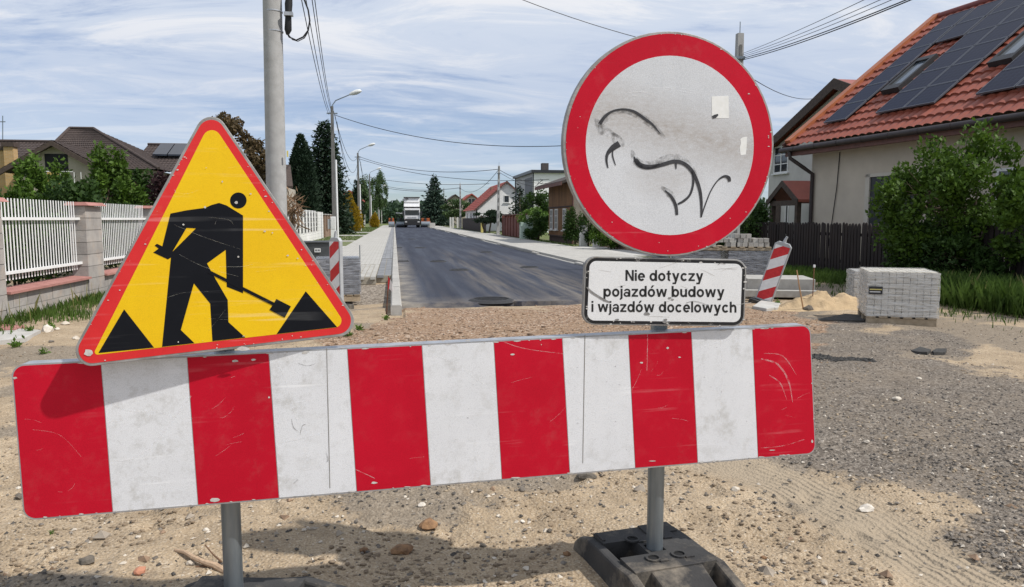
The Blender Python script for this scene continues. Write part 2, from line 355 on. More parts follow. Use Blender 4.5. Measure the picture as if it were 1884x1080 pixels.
tag(pebble_field('gravel', 46000, samp('grey'), .002, .014, m_grey, 3.), 'grey crushed stone gravel strewn over the sand', 'gravel', kind='stuff')
tag(pebble_field('gravel', 14000, samp('pale'), .002, .014, m_pale, 3.), 'pale pebbles and grit strewn over the sand', 'gravel', kind='stuff')
tag(pebble_field('gravel', 26000, samp('brown'), .006, .030, m_brown), 'brown rubble aggregate before the asphalt edge', 'gravel', kind='stuff')
tag(pebble_field('gravel', 34000, samp('dark'), .002, .012, m_dark), 'dark crumbs of soil and asphalt on the sand', 'gravel', kind='stuff')
tag(pebble_field('rubble', 14000, samp('rub'), .010, .05, mat('rubble_mix', (.42, .36, .29), (.16, .13, .10), 8, .95, contrast=.9), 1.8), 'broken rubble and soil beside the unfinished kerb', 'rubble', kind='stuff')

# crumbling clods of soil, rounded lumps in patches
def clod_field(name, n, sampler, smin, smax, material, power=2.5):
    bm = bmesh.new(); bmesh.ops.create_icosphere(bm, subdivisions=1, radius=1); bm.verts.index_update(); V0 = np.array([v.co for v in bm.verts]); F0 = np.array([[v.index for v in f.verts] for f in bm.faces]); bm.free()
    P = sampler(n); n = len(P); s_ = smin+(smax-smin)*rng.random(n)**power; K = len(V0); V = V0[None]*(1+.55*(rng.random((n, K, 1))-.5)); V = V*s_[:, None, None]*np.stack([.8+.8*rng.random(n), .7+.6*rng.random(n), .35+.4*rng.random(n)], 1)[:, None, :]
    Z = height(P[:, 0][:, None], P[:, 1][:, None])[:, 0]; V += np.stack([P[:, 0], P[:, 1], Z+s_*.2], -1)[:, None, :]
    me = bpy.data.meshes.new(name); f = (F0[None]+K*np.arange(n)[:, None, None]).reshape(-1, 3); me.vertices.add(n*K); me.vertices.foreach_set('co', V.astype(np.float32).ravel()); me.loops.add(f.size); me.loops.foreach_set('vertex_index', f.astype(np.int32).ravel()); me.polygons.add(len(f)); me.polygons.foreach_set('loop_start', np.arange(0, f.size, 3, dtype=np.int32)); me.update(calc_edges=True)
    return finish(me, name, material, None, False, True, 0, False)
def samp_clod(thr, sc, seed, region=None):
    def f(n):
        P = keep_off(visible_pts(n, 600)); k = fbm(P[:, 0], P[:, 1], sc, 4, seed) > thr; tk = np.abs(track_uv(P[:, 0], P[:, 1])) > .28
        if region is not None: k &= masks(P[:, 0], P[:, 1])[region] > .4
        return P[k & tk]
    return f
tag(clod_field('soil_clods', 14000, samp_clod(.07, 1.5, 60), .002, .012, mat('soil_brown', (.27, .205, .140), (.17, .128, .088), 30, 1., bump=.5, bscale=120)), 'brown crumbling soil clods in patches on the sand', 'soil', kind='stuff')
tag(clod_field('soil_clods', 8000, samp_clod(.07, 1.3, 66), .003, .012, mat('sand_lump', (.40, .32, .225), (.28, .215, .145), 30, 1., bump=.5, bscale=120)), 'pale crumbling sand lumps in patches', 'soil', kind='stuff')
tag(clod_field('soil_clods', 5000, samp_clod(-.02, .9, 70, 1), .006, .035, mat('rubble_brown', (.25, .165, .105), (.10, .07, .05), 14, 1., bump=.5, bscale=90, contrast=.9), 3.), 'brown lumps and broken bits before the asphalt edge', 'soil', kind='stuff')

# single stones big enough to point at
def stone_mesh(seed, rough=.35):
    r = random.Random(seed); bm = bmesh.new(); bmesh.ops.create_icosphere(bm, subdivisions=2, radius=1)
    off = Vector((r.random()*50, r.random()*50, r.random()*50)); planes = [Vector((r.uniform(-1, 1), r.uniform(-1, 1), r.uniform(-1, 1))).normalized() for _ in range(7)]
    for v in bm.verts:
        p = v.co.copy()
        for n in planes:
            d = p.dot(n)
            if d > .72: p -= n*(d-.72)
        v.co = p*(1+rough*mnoise.noise(p*1.4+off))
    me = bpy.data.meshes.new('stone'); bm.to_mesh(me); bm.free(); return me
stone_meshes = {}
def stone(px, py, w_px, material, label, hf=.6, group='loose stones on the sandy ground', seed=None):
    p = G(px, py); seed = seed if seed is not None else random.randrange(9)
    key = (seed, material.name)
    if key not in stone_meshes: me = stone_mesh(seed); me.materials.append(material); stone_meshes[key] = me
    o = bpy.data.objects.new('stone', stone_meshes[key]); link(o); dist = (p-C0).length; s = w_px/F_PX*dist/2
    o.scale = (s, s*random.uniform(.75, 1.1), s*hf); o.rotation_euler = (0, 0, random.random()*6.28)
    o.location = (p.x, p.y, gz(p.x, p.y)+s*hf*.35)
    return tag(o, label, 'stone', group)
m_rust = mat('stone_rust', (.30, .17, .085), (.14, .08, .045), 30, .95, bump=.4, bscale=90)
m_white = mat('stone_white', (.68, .63, .55), (.5, .44, .37), 25, .9, bump=.3, bscale=90)
m_soil = mat('soil_clod', (.16, .135, .11), (.08, .07, .055), 40, 1., bump=.6, bscale=120)
stone(788, 967, 36, m_rust, 'rusty brown rounded stone on the sand under the barrier')
stone(741, 1012, 44, m_rust, 'large rusty clod in the shadow under the barrier', .45)
stone(1080, 881, 38, m_soil, 'flat dark stone half buried beside the right signpost', .4)
stone(1353, 893, 18, m_pale, 'small upright pale stone right of the right signpost')
stone(1594, 922, 32, m_white, 'whitish stone lying on the tyre track sand', .45)
stone(257, 1063, 22, mat('brick_bit', (.50, .23, .14), (.36, .15, .09), 20, .9), 'broken piece of red brick on the sand')
stone(88, 613, 20, m_white, 'pale stone at the edge of the weeds by the fence', .8)
stone(1650, 741, 15, m_pale, 'pale flat stone on the grey gravel')
stone(1043, 1020, 16, m_rust, 'small brown stone left of the right rubber base')
for px, py, wv, mm, lb in ((776, 937, 14, m_white, 'white pebble'), (961, 960, 10, m_white, 'white pebble'), (973, 953, 8, m_white, 'white pebble'), (961, 909, 18, m_grey, 'grey pebble'), (670, 1017, 15, m_rust, 'brown pebble'), (968, 1042, 14, m_pale, 'pale pebble'),
        (255, 1000, 10, m_pale, 'pale pebble'), (380, 985, 11, m_pale, 'pale pebble'), (350, 1045, 14, m_pale, 'pale pebble'), (160, 1048, 26, m_soil, 'dark clod'), (36, 905, 16, m_soil, 'dark clod'), (120, 598, 15, m_pale, 'pale pebble'), (1690, 700, 9, m_pale, 'pale pebble'), (1845, 970, 10, m_pale, 'pale pebble'),
        (1560, 818, 10, m_grey, 'grey pebble'), (1800, 822, 13, m_grey, 'grey pebble'), (1595, 812, 11, m_pale, 'pale pebble'), (1516, 1066, 16, m_pale, 'pale pebble'), (1406, 1015, 12, m_rust, 'brown pebble'), (1570, 1029, 12, m_soil, 'dark clod'), (1345, 1008, 10, m_pale, 'pale pebble'), (105, 608, 10, m_pale, 'pale pebble'), (140, 625, 12, m_pale, 'pale pebble'), (95, 632, 10, m_grey, 'grey pebble'),
        (1300, 905, 10, m_soil, 'dark clod'), (840, 960, 8, m_grey, 'grey pebble'), (1010, 975, 12, m_soil, 'dark clod'), (890, 1000, 12, m_soil, 'dark clod'), (700, 960, 9, m_grey, 'grey pebble'), (560, 985, 10, m_pale, 'pale pebble'), (590, 1000, 9, m_pale, 'pale pebble'), (265, 985, 8, m_grey, 'grey pebble'), (1140, 640, 1, m_grey, None)):
    if lb:
        pl_ = 'by the weeds at the block wall' if py < 700 and px < 300 else 'on the grey gravel' if (py < 860 and px > 1500) else 'left of the left signpost' if px < 410 else 'just right of the left signpost' if px < 700 else 'midway between the two signposts' if px < 900 else 'just left of the right rubber base' if px < 1100 else 'just right of the right signpost' if px < 1420 else 'beside the tyre tracks'
        sz_ = 'tiny ' if wv < 10 else 'small ' if wv < 14 else ''
        stone(px, py, wv, mm, (sz_+lb+' on the sand '+pl_).replace('on the sand on', 'on'), group=lb+'s around the barrier')

# asphalt road
def mat_asphalt():
    m = bpy.data.materials.new('fresh_asphalt'); m.use_nodes = True; t = m.node_tree; b = t.nodes['Principled BSDF']; b.inputs['Roughness'].default_value = .7; b.inputs['Specular IOR Level'].default_value = .32
    geo = t.nodes.new('ShaderNodeNewGeometry'); pos = geo.outputs['Position']
    def nz(sc, det=5, ro=.6, st=None):
        n = t.nodes.new('ShaderNodeTexNoise'); n.inputs['Scale'].default_value = sc; n.inputs['Detail'].default_value = det; n.inputs['Roughness'].default_value = ro; v = pos
        if st: q = t.nodes.new('ShaderNodeMapping'); q.inputs['Scale'].default_value = st; t.links.new(pos, q.inputs[0]); v = q.outputs[0]
        t.links.new(v, n.inputs['Vector']); return n.outputs['Fac']
    base = ramp(t, nz(120, 2), [(.3, (.008, .010, .019, 1)), (.7, (.021, .026, .045, 1))], 'LINEAR').outputs[0]
    def mix(f, a, c):
        n = t.nodes.new('ShaderNodeMix'); n.data_type = 'RGBA'; t.links.new(f, n.inputs[0]) if not isinstance(f, float) else setattr(n.inputs[0], 'default_value', f)
        t.links.new(a, n.inputs[6]); n.inputs[7].default_value = (*c, 1); return n.outputs[2]
    sp = t.nodes.new('ShaderNodeSeparateXYZ'); t.links.new(pos, sp.inputs[0])
    # sandy dust carried on by wheels, thickest at the edge of the asphalt and along two wheel lines
    nearf = mth(t, 'DIVIDE', mth(t, 'SUBTRACT', 36., sp.outputs[1]), 26., True)
    lane = mth(t, 'MAXIMUM', mth(t, 'SUBTRACT', 1., mth(t, 'ABSOLUTE', mth(t, 'MULTIPLY', mth(t, 'SUBTRACT', sp.outputs[0], mth(t, 'ADD', 3.35, mth(t, 'MULTIPLY', sp.outputs[1], .0))), 1.0))), mth(t, 'SUBTRACT', 1., mth(t, 'ABSOLUTE', mth(t, 'MULTIPLY', mth(t, 'SUBTRACT', sp.outputs[0], 2.0), 2.0))), True)
    streak = ramp(t, nz(1.0, 7, .6, (5.5, .22, 1)), [(.40, 0.), (.66, 1.)], 'LINEAR').outputs[0]
    du = mth(t, 'MULTIPLY', mth(t, 'MULTIPLY', streak, nearf), mth(t, 'ADD', mth(t, 'MULTIPLY', lane, .75), .10), True)
    edge = mth(t, 'MULTIPLY', ramp(t, nz(3.2, 7, .65), [(.35, 0.), (.7, 1.)], 'LINEAR').outputs[0], mth(t, 'DIVIDE', mth(t, 'SUBTRACT', 12.9, sp.outputs[1]), 1.2, True))
    kerb = mth(t, 'MULTIPLY', mth(t, 'DIVIDE', mth(t, 'SUBTRACT', .55, sp.outputs[0]), .4, True), mth(t, 'DIVIDE', mth(t, 'SUBTRACT', 42., sp.outputs[1]), 30., True))
    kerb = mth(t, 'MULTIPLY', kerb, ramp(t, nz(2.2, 6), [(.35, .2), (.6, 1.)], 'LINEAR').outputs[0])
    c = mix(mth(t, 'MULTIPLY', nz(.5, 5, .6, (2.5, .2, 1)), .35), base, (.042, .047, .064))
    c = mix(mth(t, 'MULTIPLY', du, .8), c, (.27, .225, .165)); c = mix(mth(t, 'MULTIPLY', edge, .6), c, (.27, .225, .17)); c = mix(mth(t, 'MULTIPLY', kerb, .85), c, (.34, .30, .24))
    t.links.new(c, b.inputs['Base Color'])
    t.links.new(ramp(t, nz(.9, 5, .55, (2.6, .12, 1)), [(.36, .52), (.66, .76)], 'LINEAR').outputs[0], b.inputs['Roughness'])
    bp = t.nodes.new('ShaderNodeBump'); bp.inputs['Strength'].default_value = .6; bp.inputs['Distance'].default_value = .010; t.links.new(nz(80, 4), bp.inputs['Height']); t.links.new(bp.outputs[0], b.inputs['Normal'])
    return m
ry = np.concatenate([np.arange(11.62, 30, .12), np.geomspace(30, 420, 60)]); rx = np.linspace(.085, 5.29, 44)
RX, RY = np.meshgrid(rx, ry, indexing='ij'); RZ = .015+fbm(RX, RY, .6, 3, 77)*.016
e0 = RY[:, :1]; RY = RY.copy(); RY[:, 0] += fbm(RX[:, :1], RX[:, :1]*0, 1.6, 4, 8)[:, 0]*.5+fbm(RX[:, :1], RX[:, :1]*0+4, 9., 2, 18)[:, 0]*.12; RZ[:, 0] -= .075; RY[:, 1] = np.maximum(RY[:, 1], RY[:, 0]+.02); RY[:, 2] = np.maximum(RY[:, 2], RY[:, 1]+.02); RY[:, 3] = np.maximum(RY[:, 3], RY[:, 2]+.02); RY[:, 4] = np.maximum(RY[:, 4], RY[:, 3]+.02)
tag(grid_np('road', np.stack([RX, RY, RZ], -1), mat_asphalt(), pivot=False), kind='structure')

# raised manhole rims and gullies waiting for the top layer
m_iron = mat('cast_iron', (.035, .034, .036), (.02, .02, .02), 30, .7, bump=.4, bscale=80)
def manhole(px, py, r, label, square=False):
    p = G(px, py, .02); t = thing('manhole_cover', label, 'manhole cover', (p.x, p.y, .012), 0, 'manhole covers standing proud of the asphalt')
    n = 4 if square else 24; m = MB(); a0 = math.pi/4 if square else 0
    prof = [(r*1.35, -.012), (r*1.12, .022), (r*1.0, .034), (r*.93, .034), (r*.92, .012)]
    vs = [(q*math.cos(a0+2*math.pi*j/n), q*math.sin(a0+2*math.pi*j/n), z) for q, z in prof for j in range(n)]
    m.add(vs, [(i*n+j, i*n+(j+1) % n, (i+1)*n+(j+1) % n, (i+1)*n+j) for i in range(len(prof)-1) for j in range(n)]); m.build('rim', m_iron, t, True, world=False)
    c = MB(); c.add([(r*.9*math.cos(a0+2*math.pi*j/n), r*.9*math.sin(a0+2*math.pi*j/n), .024) for j in range(n)], [tuple(range(n))])
    for k in range(-3, 4):
        if not square: hw = math.sqrt(max(0, (r*.85)**2-(k*r*.22)**2)); c.box(-hw, hw, k*r*.22-.012, k*r*.22+.012, .0245, .031)
        else: c.box(-r*.5, r*.5, k*r*.16-.014, k*r*.16+.014, .0245, .033)
    c.build('lid', m_iron, t, world=False)
manhole(904, 552, .31, 'large iron manhole at the near edge of the asphalt')
for px, py, sq, lb in ((806, 481, 0, 'iron manhole in the wheel line past the dusty streaks'), (773, 456, 0, 'second iron manhole along the road'), (758, 440, 0, 'third iron manhole along the road'), (895, 464, 0, 'iron manhole in the right lane before the wooden house'), (974, 492, 0, 'iron manhole near the right kerb'), (845, 497, 0, 'low iron manhole in the middle of the dusty lane'),
        (742, 481, 1, 'nearest iron gully grate by the left kerb'), (733, 456, 1, 'second iron gully grate by the left kerb'), (729, 440, 1, 'third iron gully grate by the left kerb')):
    manhole(px, py, .22, lb, bool(sq))

# kerbs: each stone its own piece
m_kerb = mat('kerb_concrete', (.41, .395, .365), (.31, .295, .27), 9, .9, bump=.3, bscale=120, rnd=.07)
def kerb_row(name, x0, x1, y0, n, heights, label=None):
    root = MB().box(x0+.02, x1-.02, y0, y0+n*1.0, -.1, .005).build(name, m_kerb); tag(root, kind='structure')
    cache = {}
    for i in range(n):
        h = heights(i)
        if h not in cache:
            w2 = (x1-x0)/2; me = MB().prism([(-w2, 0, -.12), (w2, 0, -.12), (w2, 0, h-.02), (w2-.02, 0, h), (-w2+.02, 0, h), (-w2, 0, h-.02)], (0, .992, 0)); o = me.build('kerbstone', m_kerb); cache[h] = o.data
            bpy.data.objects.remove(o)
            zmin = min(v.co.z for v in cache[h].vertices); cache[h].transform(Matrix.Translation((0, 0, -.12-zmin)))
        o = bpy.data.objects.new('kerbstone', cache[h]); link(o, root); o.location = Vector(((x0+x1)/2+random.uniform(-.004, .004), y0+i*1.0+.5, random.uniform(-.004, .004)))-root.location
    return root
kerb_row('kerb_left', -.075, .082, 10.55, 110, lambda i: .13)
drop = lambda i: .03 if (i % 17) in (6, 7, 8, 9, 10, 11) else (.07 if (i % 17) in (5, 12) else .13)
kerb_row('kerb_right', 5.295, 5.445, 15.5, 105, drop)

# pavements
def mat_pavers(name, c1, c2, cj, bw, bh, rot=0.):
    m = bpy.data.materials.new(name); m.use_nodes = True; t = m.node_tree; b = t.nodes['Principled BSDF']; b.inputs['Roughness'].default_value = .9
    pos = t.nodes.new('ShaderNodeNewGeometry').outputs['Position']; q = t.nodes.new('ShaderNodeMapping'); q.inputs['Rotation'].default_value = (0, 0, rot); t.links.new(pos, q.inputs[0])
    br = t.nodes.new('ShaderNodeTexBrick'); br.inputs['Scale'].default_value = 1.; br.inputs['Brick Width'].default_value = bw; br.inputs['Row Height'].default_value = bh; br.inputs['Mortar Size'].default_value = .006; br.inputs['Color1'].default_value = (*c1, 1); br.inputs['Color2'].default_value = (*c2, 1); br.inputs['Mortar'].default_value = (*cj, 1)
    t.links.new(q.outputs[0], br.inputs['Vector']); n = t.nodes.new('ShaderNodeTexNoise'); n.inputs['Scale'].default_value = 1.3; n.inputs['Detail'].default_value = 6; t.links.new(pos, n.inputs['Vector'])
    h = t.nodes.new('ShaderNodeHueSaturation'); t.links.new(br.outputs[0], h.inputs['Color']); t.links.new(mth(t, 'ADD', mth(t, 'MULTIPLY', n.outputs['Fac'], .35), .82), h.inputs['Value']); t.links.new(h.outputs[0], b.inputs['Base Color']); return m
m_pl = mat('paver_light', (.42, .405, .37), (.36, .345, .315), 5, .92, bump=.2, bscale=150, rnd=.08); m_pd = mat('paver_dark', (.23, .235, .245), (.17, .172, .18), 5, .92, bump=.2, bscale=150, rnd=.12)
mp_l = mat_pavers('pavers_light_far', (.42, .405, .372), (.37, .357, .325), (.28, .26, .23), .24, .12, math.pi/2); mp_d = mat_pavers('pavers_dark_far', (.26, .265, .275), (.17, .172, .18), (.12, .12, .12), .24, .16, math.pi/2)
mj = mat('joint_sand', (.36, .33, .27), (.27, .24, .19), 30, .95)
def pavement(name, x0, x1, y0, y1, ynear, bw, bl, pm, fm, z=.10, stagger=True):
    root = MB().box(x0, x1, y0+.05, ynear, -.06, z-.012).build(name, mj); tag(root, kind='structure')
    MB().box(x0, x1, ynear, y1, -.06, z).build('far_paving', fm, root)
    me = None; k = 0; nx = max(1, round((x1-x0)/bw)); bw = (x1-x0)/nx
    for i in range(nx):
        y = y0+(bl/2 if (stagger and i % 2) else 0)+random.uniform(-.05, .05)*0
        while y+bl <= ynear+.01 and k < 300:
            if me is None:
                a, b2, c = bw/2-.004, bl/2-.004, z; mb = MB().hexa([(-a, -b2, -.055), (a, -b2, -.055), (a, b2, -.055), (-a, b2, -.055), (-a+.006, -b2+.006, 0), (a-.006, -b2+.006, 0), (a-.006, b2-.006, 0), (-a+.006, b2-.006, 0)])
                me = bpy.data.meshes.new('paver'); me.from_pydata(mb.v, [], mb.f); me.update(); me.materials.append(pm)
            o = bpy.data.objects.new('paver', me); link(o, root); o.location = Vector((x0+bw*(i+.5), y+bl/2, z+random.uniform(-.0025, .0025)))-root.location; y += bl; k += 1
    return root
pavement('pavement_left', -2.25, -.42, 16.25, 150, 20.9, .122, .24, m_pl, mp_l)
pavement('pavement_strip', -.412, -.082, 16.7, 150, 24., .165, .24, m_pd, mp_d, .102)
tag(MB().box(5.45, 8.05, 15.6, 150, -.06, .105).build('pavement_right', mp_l), kind='structure')
# concrete apron edge in front of the asphalt, sunk drive crossings on the left verge
m_conc = mat('old_concrete', (.50, .485, .455), (.38, .365, .34), 4, .92, bump=.3, bscale=60, dirt=(.30, .27, .22), dscale=2.)
for y0 in (33, 43.5, 58, 71): tag(MB().box(-4.85, -2.27, y0, y0+(2.6 if y0 != 43.5 else 1.2), -.05, .085).build('drive_crossing', m_conc), kind='structure')
# ---------------------------------------------------------------- the barrier with its signs
def mat_sheet(name, c, c2, rough=.38, cell=210., amp=.10, dirt=(.35, .32, .27), dlo=.60, dhi=.80, damt=.5, scr=.10, dsc=7., bands=None, spec=.28):
    """retroreflective sheeting: fine honeycomb, grime, faint scratches"""
    m = bpy.data.materials.new(name); m.use_nodes = True; t = m.node_tree; b = t.nodes['Principled BSDF']; b.inputs['Roughness'].default_value = rough; b.inputs['Specular IOR Level'].default_value = spec
    pos = t.nodes.new('ShaderNodeNewGeometry').outputs['Position']
    def nz(sc, det=6, ro=.65, st=None):
        n = t.nodes.new('ShaderNodeTexNoise'); n.inputs['Scale'].default_value = sc; n.inputs['Detail'].default_value = det; n.inputs['Roughness'].default_value = ro; v = pos
        if st: q = t.nodes.new('ShaderNodeMapping'); q.inputs['Scale'].default_value = st; q.inputs['Rotation'].default_value = (0, R(12), 0); t.links.new(pos, q.inputs[0]); v = q.outputs[0]
        t.links.new(v, n.inputs['Vector']); return n.outputs['Fac']
    def mix(f, a, cc):
        n = t.nodes.new('ShaderNodeMix'); n.data_type = 'RGBA'; t.links.new(f, n.inputs[0]); t.links.new(a, n.inputs[6]); n.inputs[7].default_value = (*cc, 1); return n.outputs[2]
    base = ramp(t, nz(3., 5), [(.32, (*c2, 1)), (.66, (*c, 1))], 'LINEAR').outputs[0]
    v = t.nodes.new('ShaderNodeTexVoronoi'); v.feature = 'DISTANCE_TO_EDGE'; v.inputs['Scale'].default_value = cell; v.inputs['Randomness'].default_value = .9; t.links.new(pos, v.inputs['Vector'])
    hc = ramp(t, v.outputs['Distance'], [(.0, 1-amp), (.16, 1.)], 'LINEAR').outputs[0]
    mu = t.nodes.new('ShaderNodeMix'); mu.data_type = 'RGBA'; mu.blend_type = 'MULTIPLY'; mu.inputs[0].default_value = 1.; t.links.new(base, mu.inputs[6]); t.links.new(hc, mu.inputs[7]); col = mu.outputs[2]
    if dirt:
        dm = mth(t, 'MULTIPLY', ramp(t, nz(dsc, 9, .72), [(dlo, 0.), (dhi, 1.)], 'LINEAR').outputs[0], ramp(t, nz(2.1, 3), [(.34, 0.), (.56, 1.)], 'LINEAR').outputs[0])
        col = mix(mth(t, 'MULTIPLY', dm, damt), col, dirt)
    s1 = ramp(t, nz(1., 5, .5, (2.2, 2.2, 60)), [(.60, 0.), (.68, 1.)], 'LINEAR').outputs[0]; s2 = ramp(t, nz(2.3, 4), [(.5, 0.), (.62, 1.)], 'LINEAR').outputs[0]
    lc = tuple(min(1, x*.5+.5) for x in c); col = mix(mth(t, 'MULTIPLY', mth(t, 'MULTIPLY', s1, s2), scr), col, lc)
    if bands: col = bands(t, pos, nz, mix, col)
    t.links.new(col, b.inputs['Base Color']); t.links.new(mth(t, 'ADD', mth(t, 'MULTIPLY', nz(9, 5), .25), rough-.1), b.inputs['Roughness'])
    return m
s_red = mat_sheet('red_sheeting', (.56, .006, .026), (.48, .005, .021), .45, dirt=(.40, .09, .09), damt=.35, scr=.12, amp=.12, spec=.15, dlo=.52, dhi=.72, dsc=12.)
s_white = mat_sheet('white_sheeting', (.78, .79, .81), (.72, .73, .75), .45, dirt=(.42, .41, .38), dlo=.50, dhi=.66, damt=.55, scr=.6, amp=.16, dsc=18.)
s_yel = mat_sheet('yellow_sheeting', (.86, .55, .006), (.80, .48, .005), .45, dirt=(.45, .27, .03), damt=.4, scr=.22, amp=.10)
s_tred = mat_sheet('faded_red_sheeting', (.70, .035, .035), (.62, .02, .025), .42, dirt=(.55, .20, .06), damt=.45, scr=.2, amp=.08)
s_black = mat_sheet('black_print', (.006, .007, .010), (.010, .011, .015), .5, dirt=(.05, .05, .055), damt=.4, scr=.06, amp=.0, spec=.12)
m_alu = mat('aluminium_edge', (.50, .51, .53), (.36, .37, .39), 14, .45, metal=.6, bump=.15, bscale=80, dirt=(.22, .20, .17), dscale=6.)
m_rim = mat('weathered_rim', (.38, .375, .365), (.24, .23, .22), 18, .6, metal=.35, bump=.2, bscale=90, dirt=(.16, .13, .10), dscale=8.)
m_galv = mat('galvanised_steel', (.30, .335, .36), (.19, .22, .245), 22, .42, metal=.75, stretch=(1, 1, .12), bump=.1, bscale=60)
m_rubber = mat('dusty_rubber', (.050, .048, .046), (.025, .024, .024), 5, .85, bump=.35, bscale=110, dirt=(.23, .195, .15), dscale=4.5, dlo=.50, dhi=.72)
m_chip = mat('bare_metal_chip', (.62, .60, .57), (.45, .43, .40), 60, .6)
m_ink = mat('black_marks', (.020, .020, .024), (.05, .05, .055), 40, .6)
def mat_faint(name, c, a, sc=25., lo=.35, hi=.65):
    m = bpy.data.materials.new(name); m.use_nodes = True; t = m.node_tree; b = t.nodes['Principled BSDF']; b.inputs['Base Color'].default_value = (*c, 1); b.inputs['Roughness'].default_value = .6
    n = t.nodes.new('ShaderNodeTexNoise'); n.inputs['Scale'].default_value = sc; n.inputs['Detail'].default_value = 6; n.inputs['Roughness'].default_value = .7; t.links.new(t.nodes.new('ShaderNodeNewGeometry').outputs['Position'], n.inputs['Vector'])
    tr = t.nodes.new('ShaderNodeBsdfTransparent'); ms = t.nodes.new('ShaderNodeMixShader'); t.links.new(mth(t, 'MULTIPLY', ramp(t, n.outputs['Fac'], [(lo, 0.), (hi, 1.)], 'LINEAR').outputs[0], a), ms.inputs[0]); t.links.new(tr.outputs[0], ms.inputs[1]); t.links.new(b.outputs[0], ms.inputs[2]); t.links.new(ms.outputs[0], t.nodes['Material Output'].inputs[0]); return m
m_scr = mat_faint('white_scratch', (.86, .86, .86), .34, 40.); m_smear = mat_faint('ink_smear', (.10, .095, .09), .62, 60., .40, .74)

def px_round(pts, rad, seg=7):
    """polygon in pixels with rounded corners"""
    out = []; n = len(pts); rad = rad if isinstance(rad, (list, tuple)) else [rad]*n
    for i in range(n):
        p0, p1, p2 = (Vector(pts[(i+k-1) % n]) for k in range(3)); a = (p0-p1).normalized(); b = (p2-p1).normalized(); r = rad[i]
        if r <= 0: out.append(tuple(p1)); continue
        th = a.angle(b); d = r/math.tan(th/2); c = p1+(a+b).normalized()*(r/math.sin(th/2)); s = p1+a*d-c; e = p1+b*d-c
        ang = s.angle(e); sg = 1 if s.x*e.y-s.y*e.x > 0 else -1
        for k in range(seg+1):
            w = sg*ang*k/seg; out.append((c.x+s.x*math.cos(w)-s.y*math.sin(w), c.y+s.x*math.sin(w)+s.y*math.cos(w)))
    return out
class Plane:
    def __init__(s, p, n): s.p = Vector(p); s.n = Vector(n).normalized()          # n points to the viewer's side
    def at(s, px, py, off=0.): return oP(px, py, s.p, s.n)+s.n*off
    def loop(s, pts, off=0.): return [s.at(x, y, off) for x, y in pts]
def sheet(name, pl, pts, off, material, parent, holes=None):
    """thin sheet in the sign's plane: front face of an outline with holes, 0.6 mm thick"""
    loops = [pl.loop(pts, off)]+[pl.loop(h, off) for h in (holes or [])]
    m = MB(); flat = [v for l in loops for v in l]
    tri = tessellate_polygon(loops); n = len(flat); back = [v-pl.n*.0006 for v in flat]
    fs = []
    for a, b, c in tri:
        nn = (flat[b]-flat[a]).cross(flat[c]-flat[a]); fs.append((a, b, c) if nn.dot(pl.n) > 0 else (a, c, b))
    k = 0
    for l in loops:
        q = len(l); fs += [(k+i, k+(i+1) % q, n+k+(i+1) % q, n+k+i) for i in range(q)]; k += q
    m.add(flat+back, fs); return m.build(name, material, parent)
def ribbon(mb, pl, pts, wd, off, sub=5):
    """tapering painted stroke: Catmull-Rom through pixel points, widths in pixels"""
    P = [Vector(p) for p in pts]; n = len(P); wd = wd if isinstance(wd, (list, tuple)) else [wd]*n; C = []
    for i in range(n-1):
        p0, p1, p2, p3 = P[max(i-1, 0)], P[i], P[i+1], P[min(i+2, n-1)]
        for k in range(sub):
            t = k/sub; C.append((.5*((2*p1)+(p2-p0)*t+(2*p0-5*p1+4*p2-p3)*t*t+(3*p1-p0-3*p2+p3)*t**3), wd[i]*(1-t)+wd[i+1]*t))
    C.append((P[-1], wd[-1])); vs = []
    for i, (p, w_) in enumerate(C):
        d = C[min(i+1, len(C)-1)][0]-C[max(i-1, 0)][0]; d = d.normalized() if d.length > 0 else Vector((1, 0)); nn = Vector((-d.y, d.x))*w_/2
        vs += [pl.at(*(p+nn), off), pl.at(*(p-nn), off)]
    mb.add(vs, [(2*i, 2*i+1, 2*i+3, 2*i+2) for i in range(len(C)-1)])
def blotch(mb, pl, x, y, r, off, rnd, el=1.):
    k = 8; a0 = rnd.random()*6; mb.add([pl.at(x+r*(.6+.6*rnd.random())*math.cos(a0+6.283*j/k)*el, y+r*(.5+.5*rnd.random())*math.sin(a0+6.283*j/k), off) for j in range(k)], [tuple(range(k))])
def mscale(px, py, d=1.): return px, py

YB = 2.50                                     # the board stands slightly askew: its right end lies farther back
ASK = .068; nB = Vector((ASK, -1, 0)).normalized()
yb = lambda x: YB+ASK*(x-.95)
# ---- the long striped board
plB = Plane((.95, YB, 0), nB)
bTL, bTR, bBR, bBL = (Vector(p) for p in ((20, 671), (1491, 597), (1501, 835), (44, 958)))
def bq(s, t):    # s along the board, t down, in board space mapped through the plane (true proportions)
    a, b, c, d = (plB.at(*p) for p in (bTL, bTR, bBR, bBL)); return (a*(1-s)+b*s)*(1-t)+(d*(1-s)+c*s)*t
def pxof(p):     # world point back to pixels
    q = p-C0; r = q.x*math.cos(YAW)-q.y*math.sin(YAW); fh = q.x*math.sin(YAW)+q.y*math.cos(YAW); dep = fh*math.cos(PIT)-q.z*math.sin(PIT); up = fh*math.sin(PIT)+q.z*math.cos(PIT)
    return (942+F_PX*r/dep, 540-F_PX*up/dep)
board = thing('striped_barrier_board', 'long red and white striped barrier board spanning both signposts', 'barrier', (bq(.5, 1).x, yb(bq(.5, 1).x)+.03, bq(.5, 1).z), 0)
bl, bh = 2.76, .49
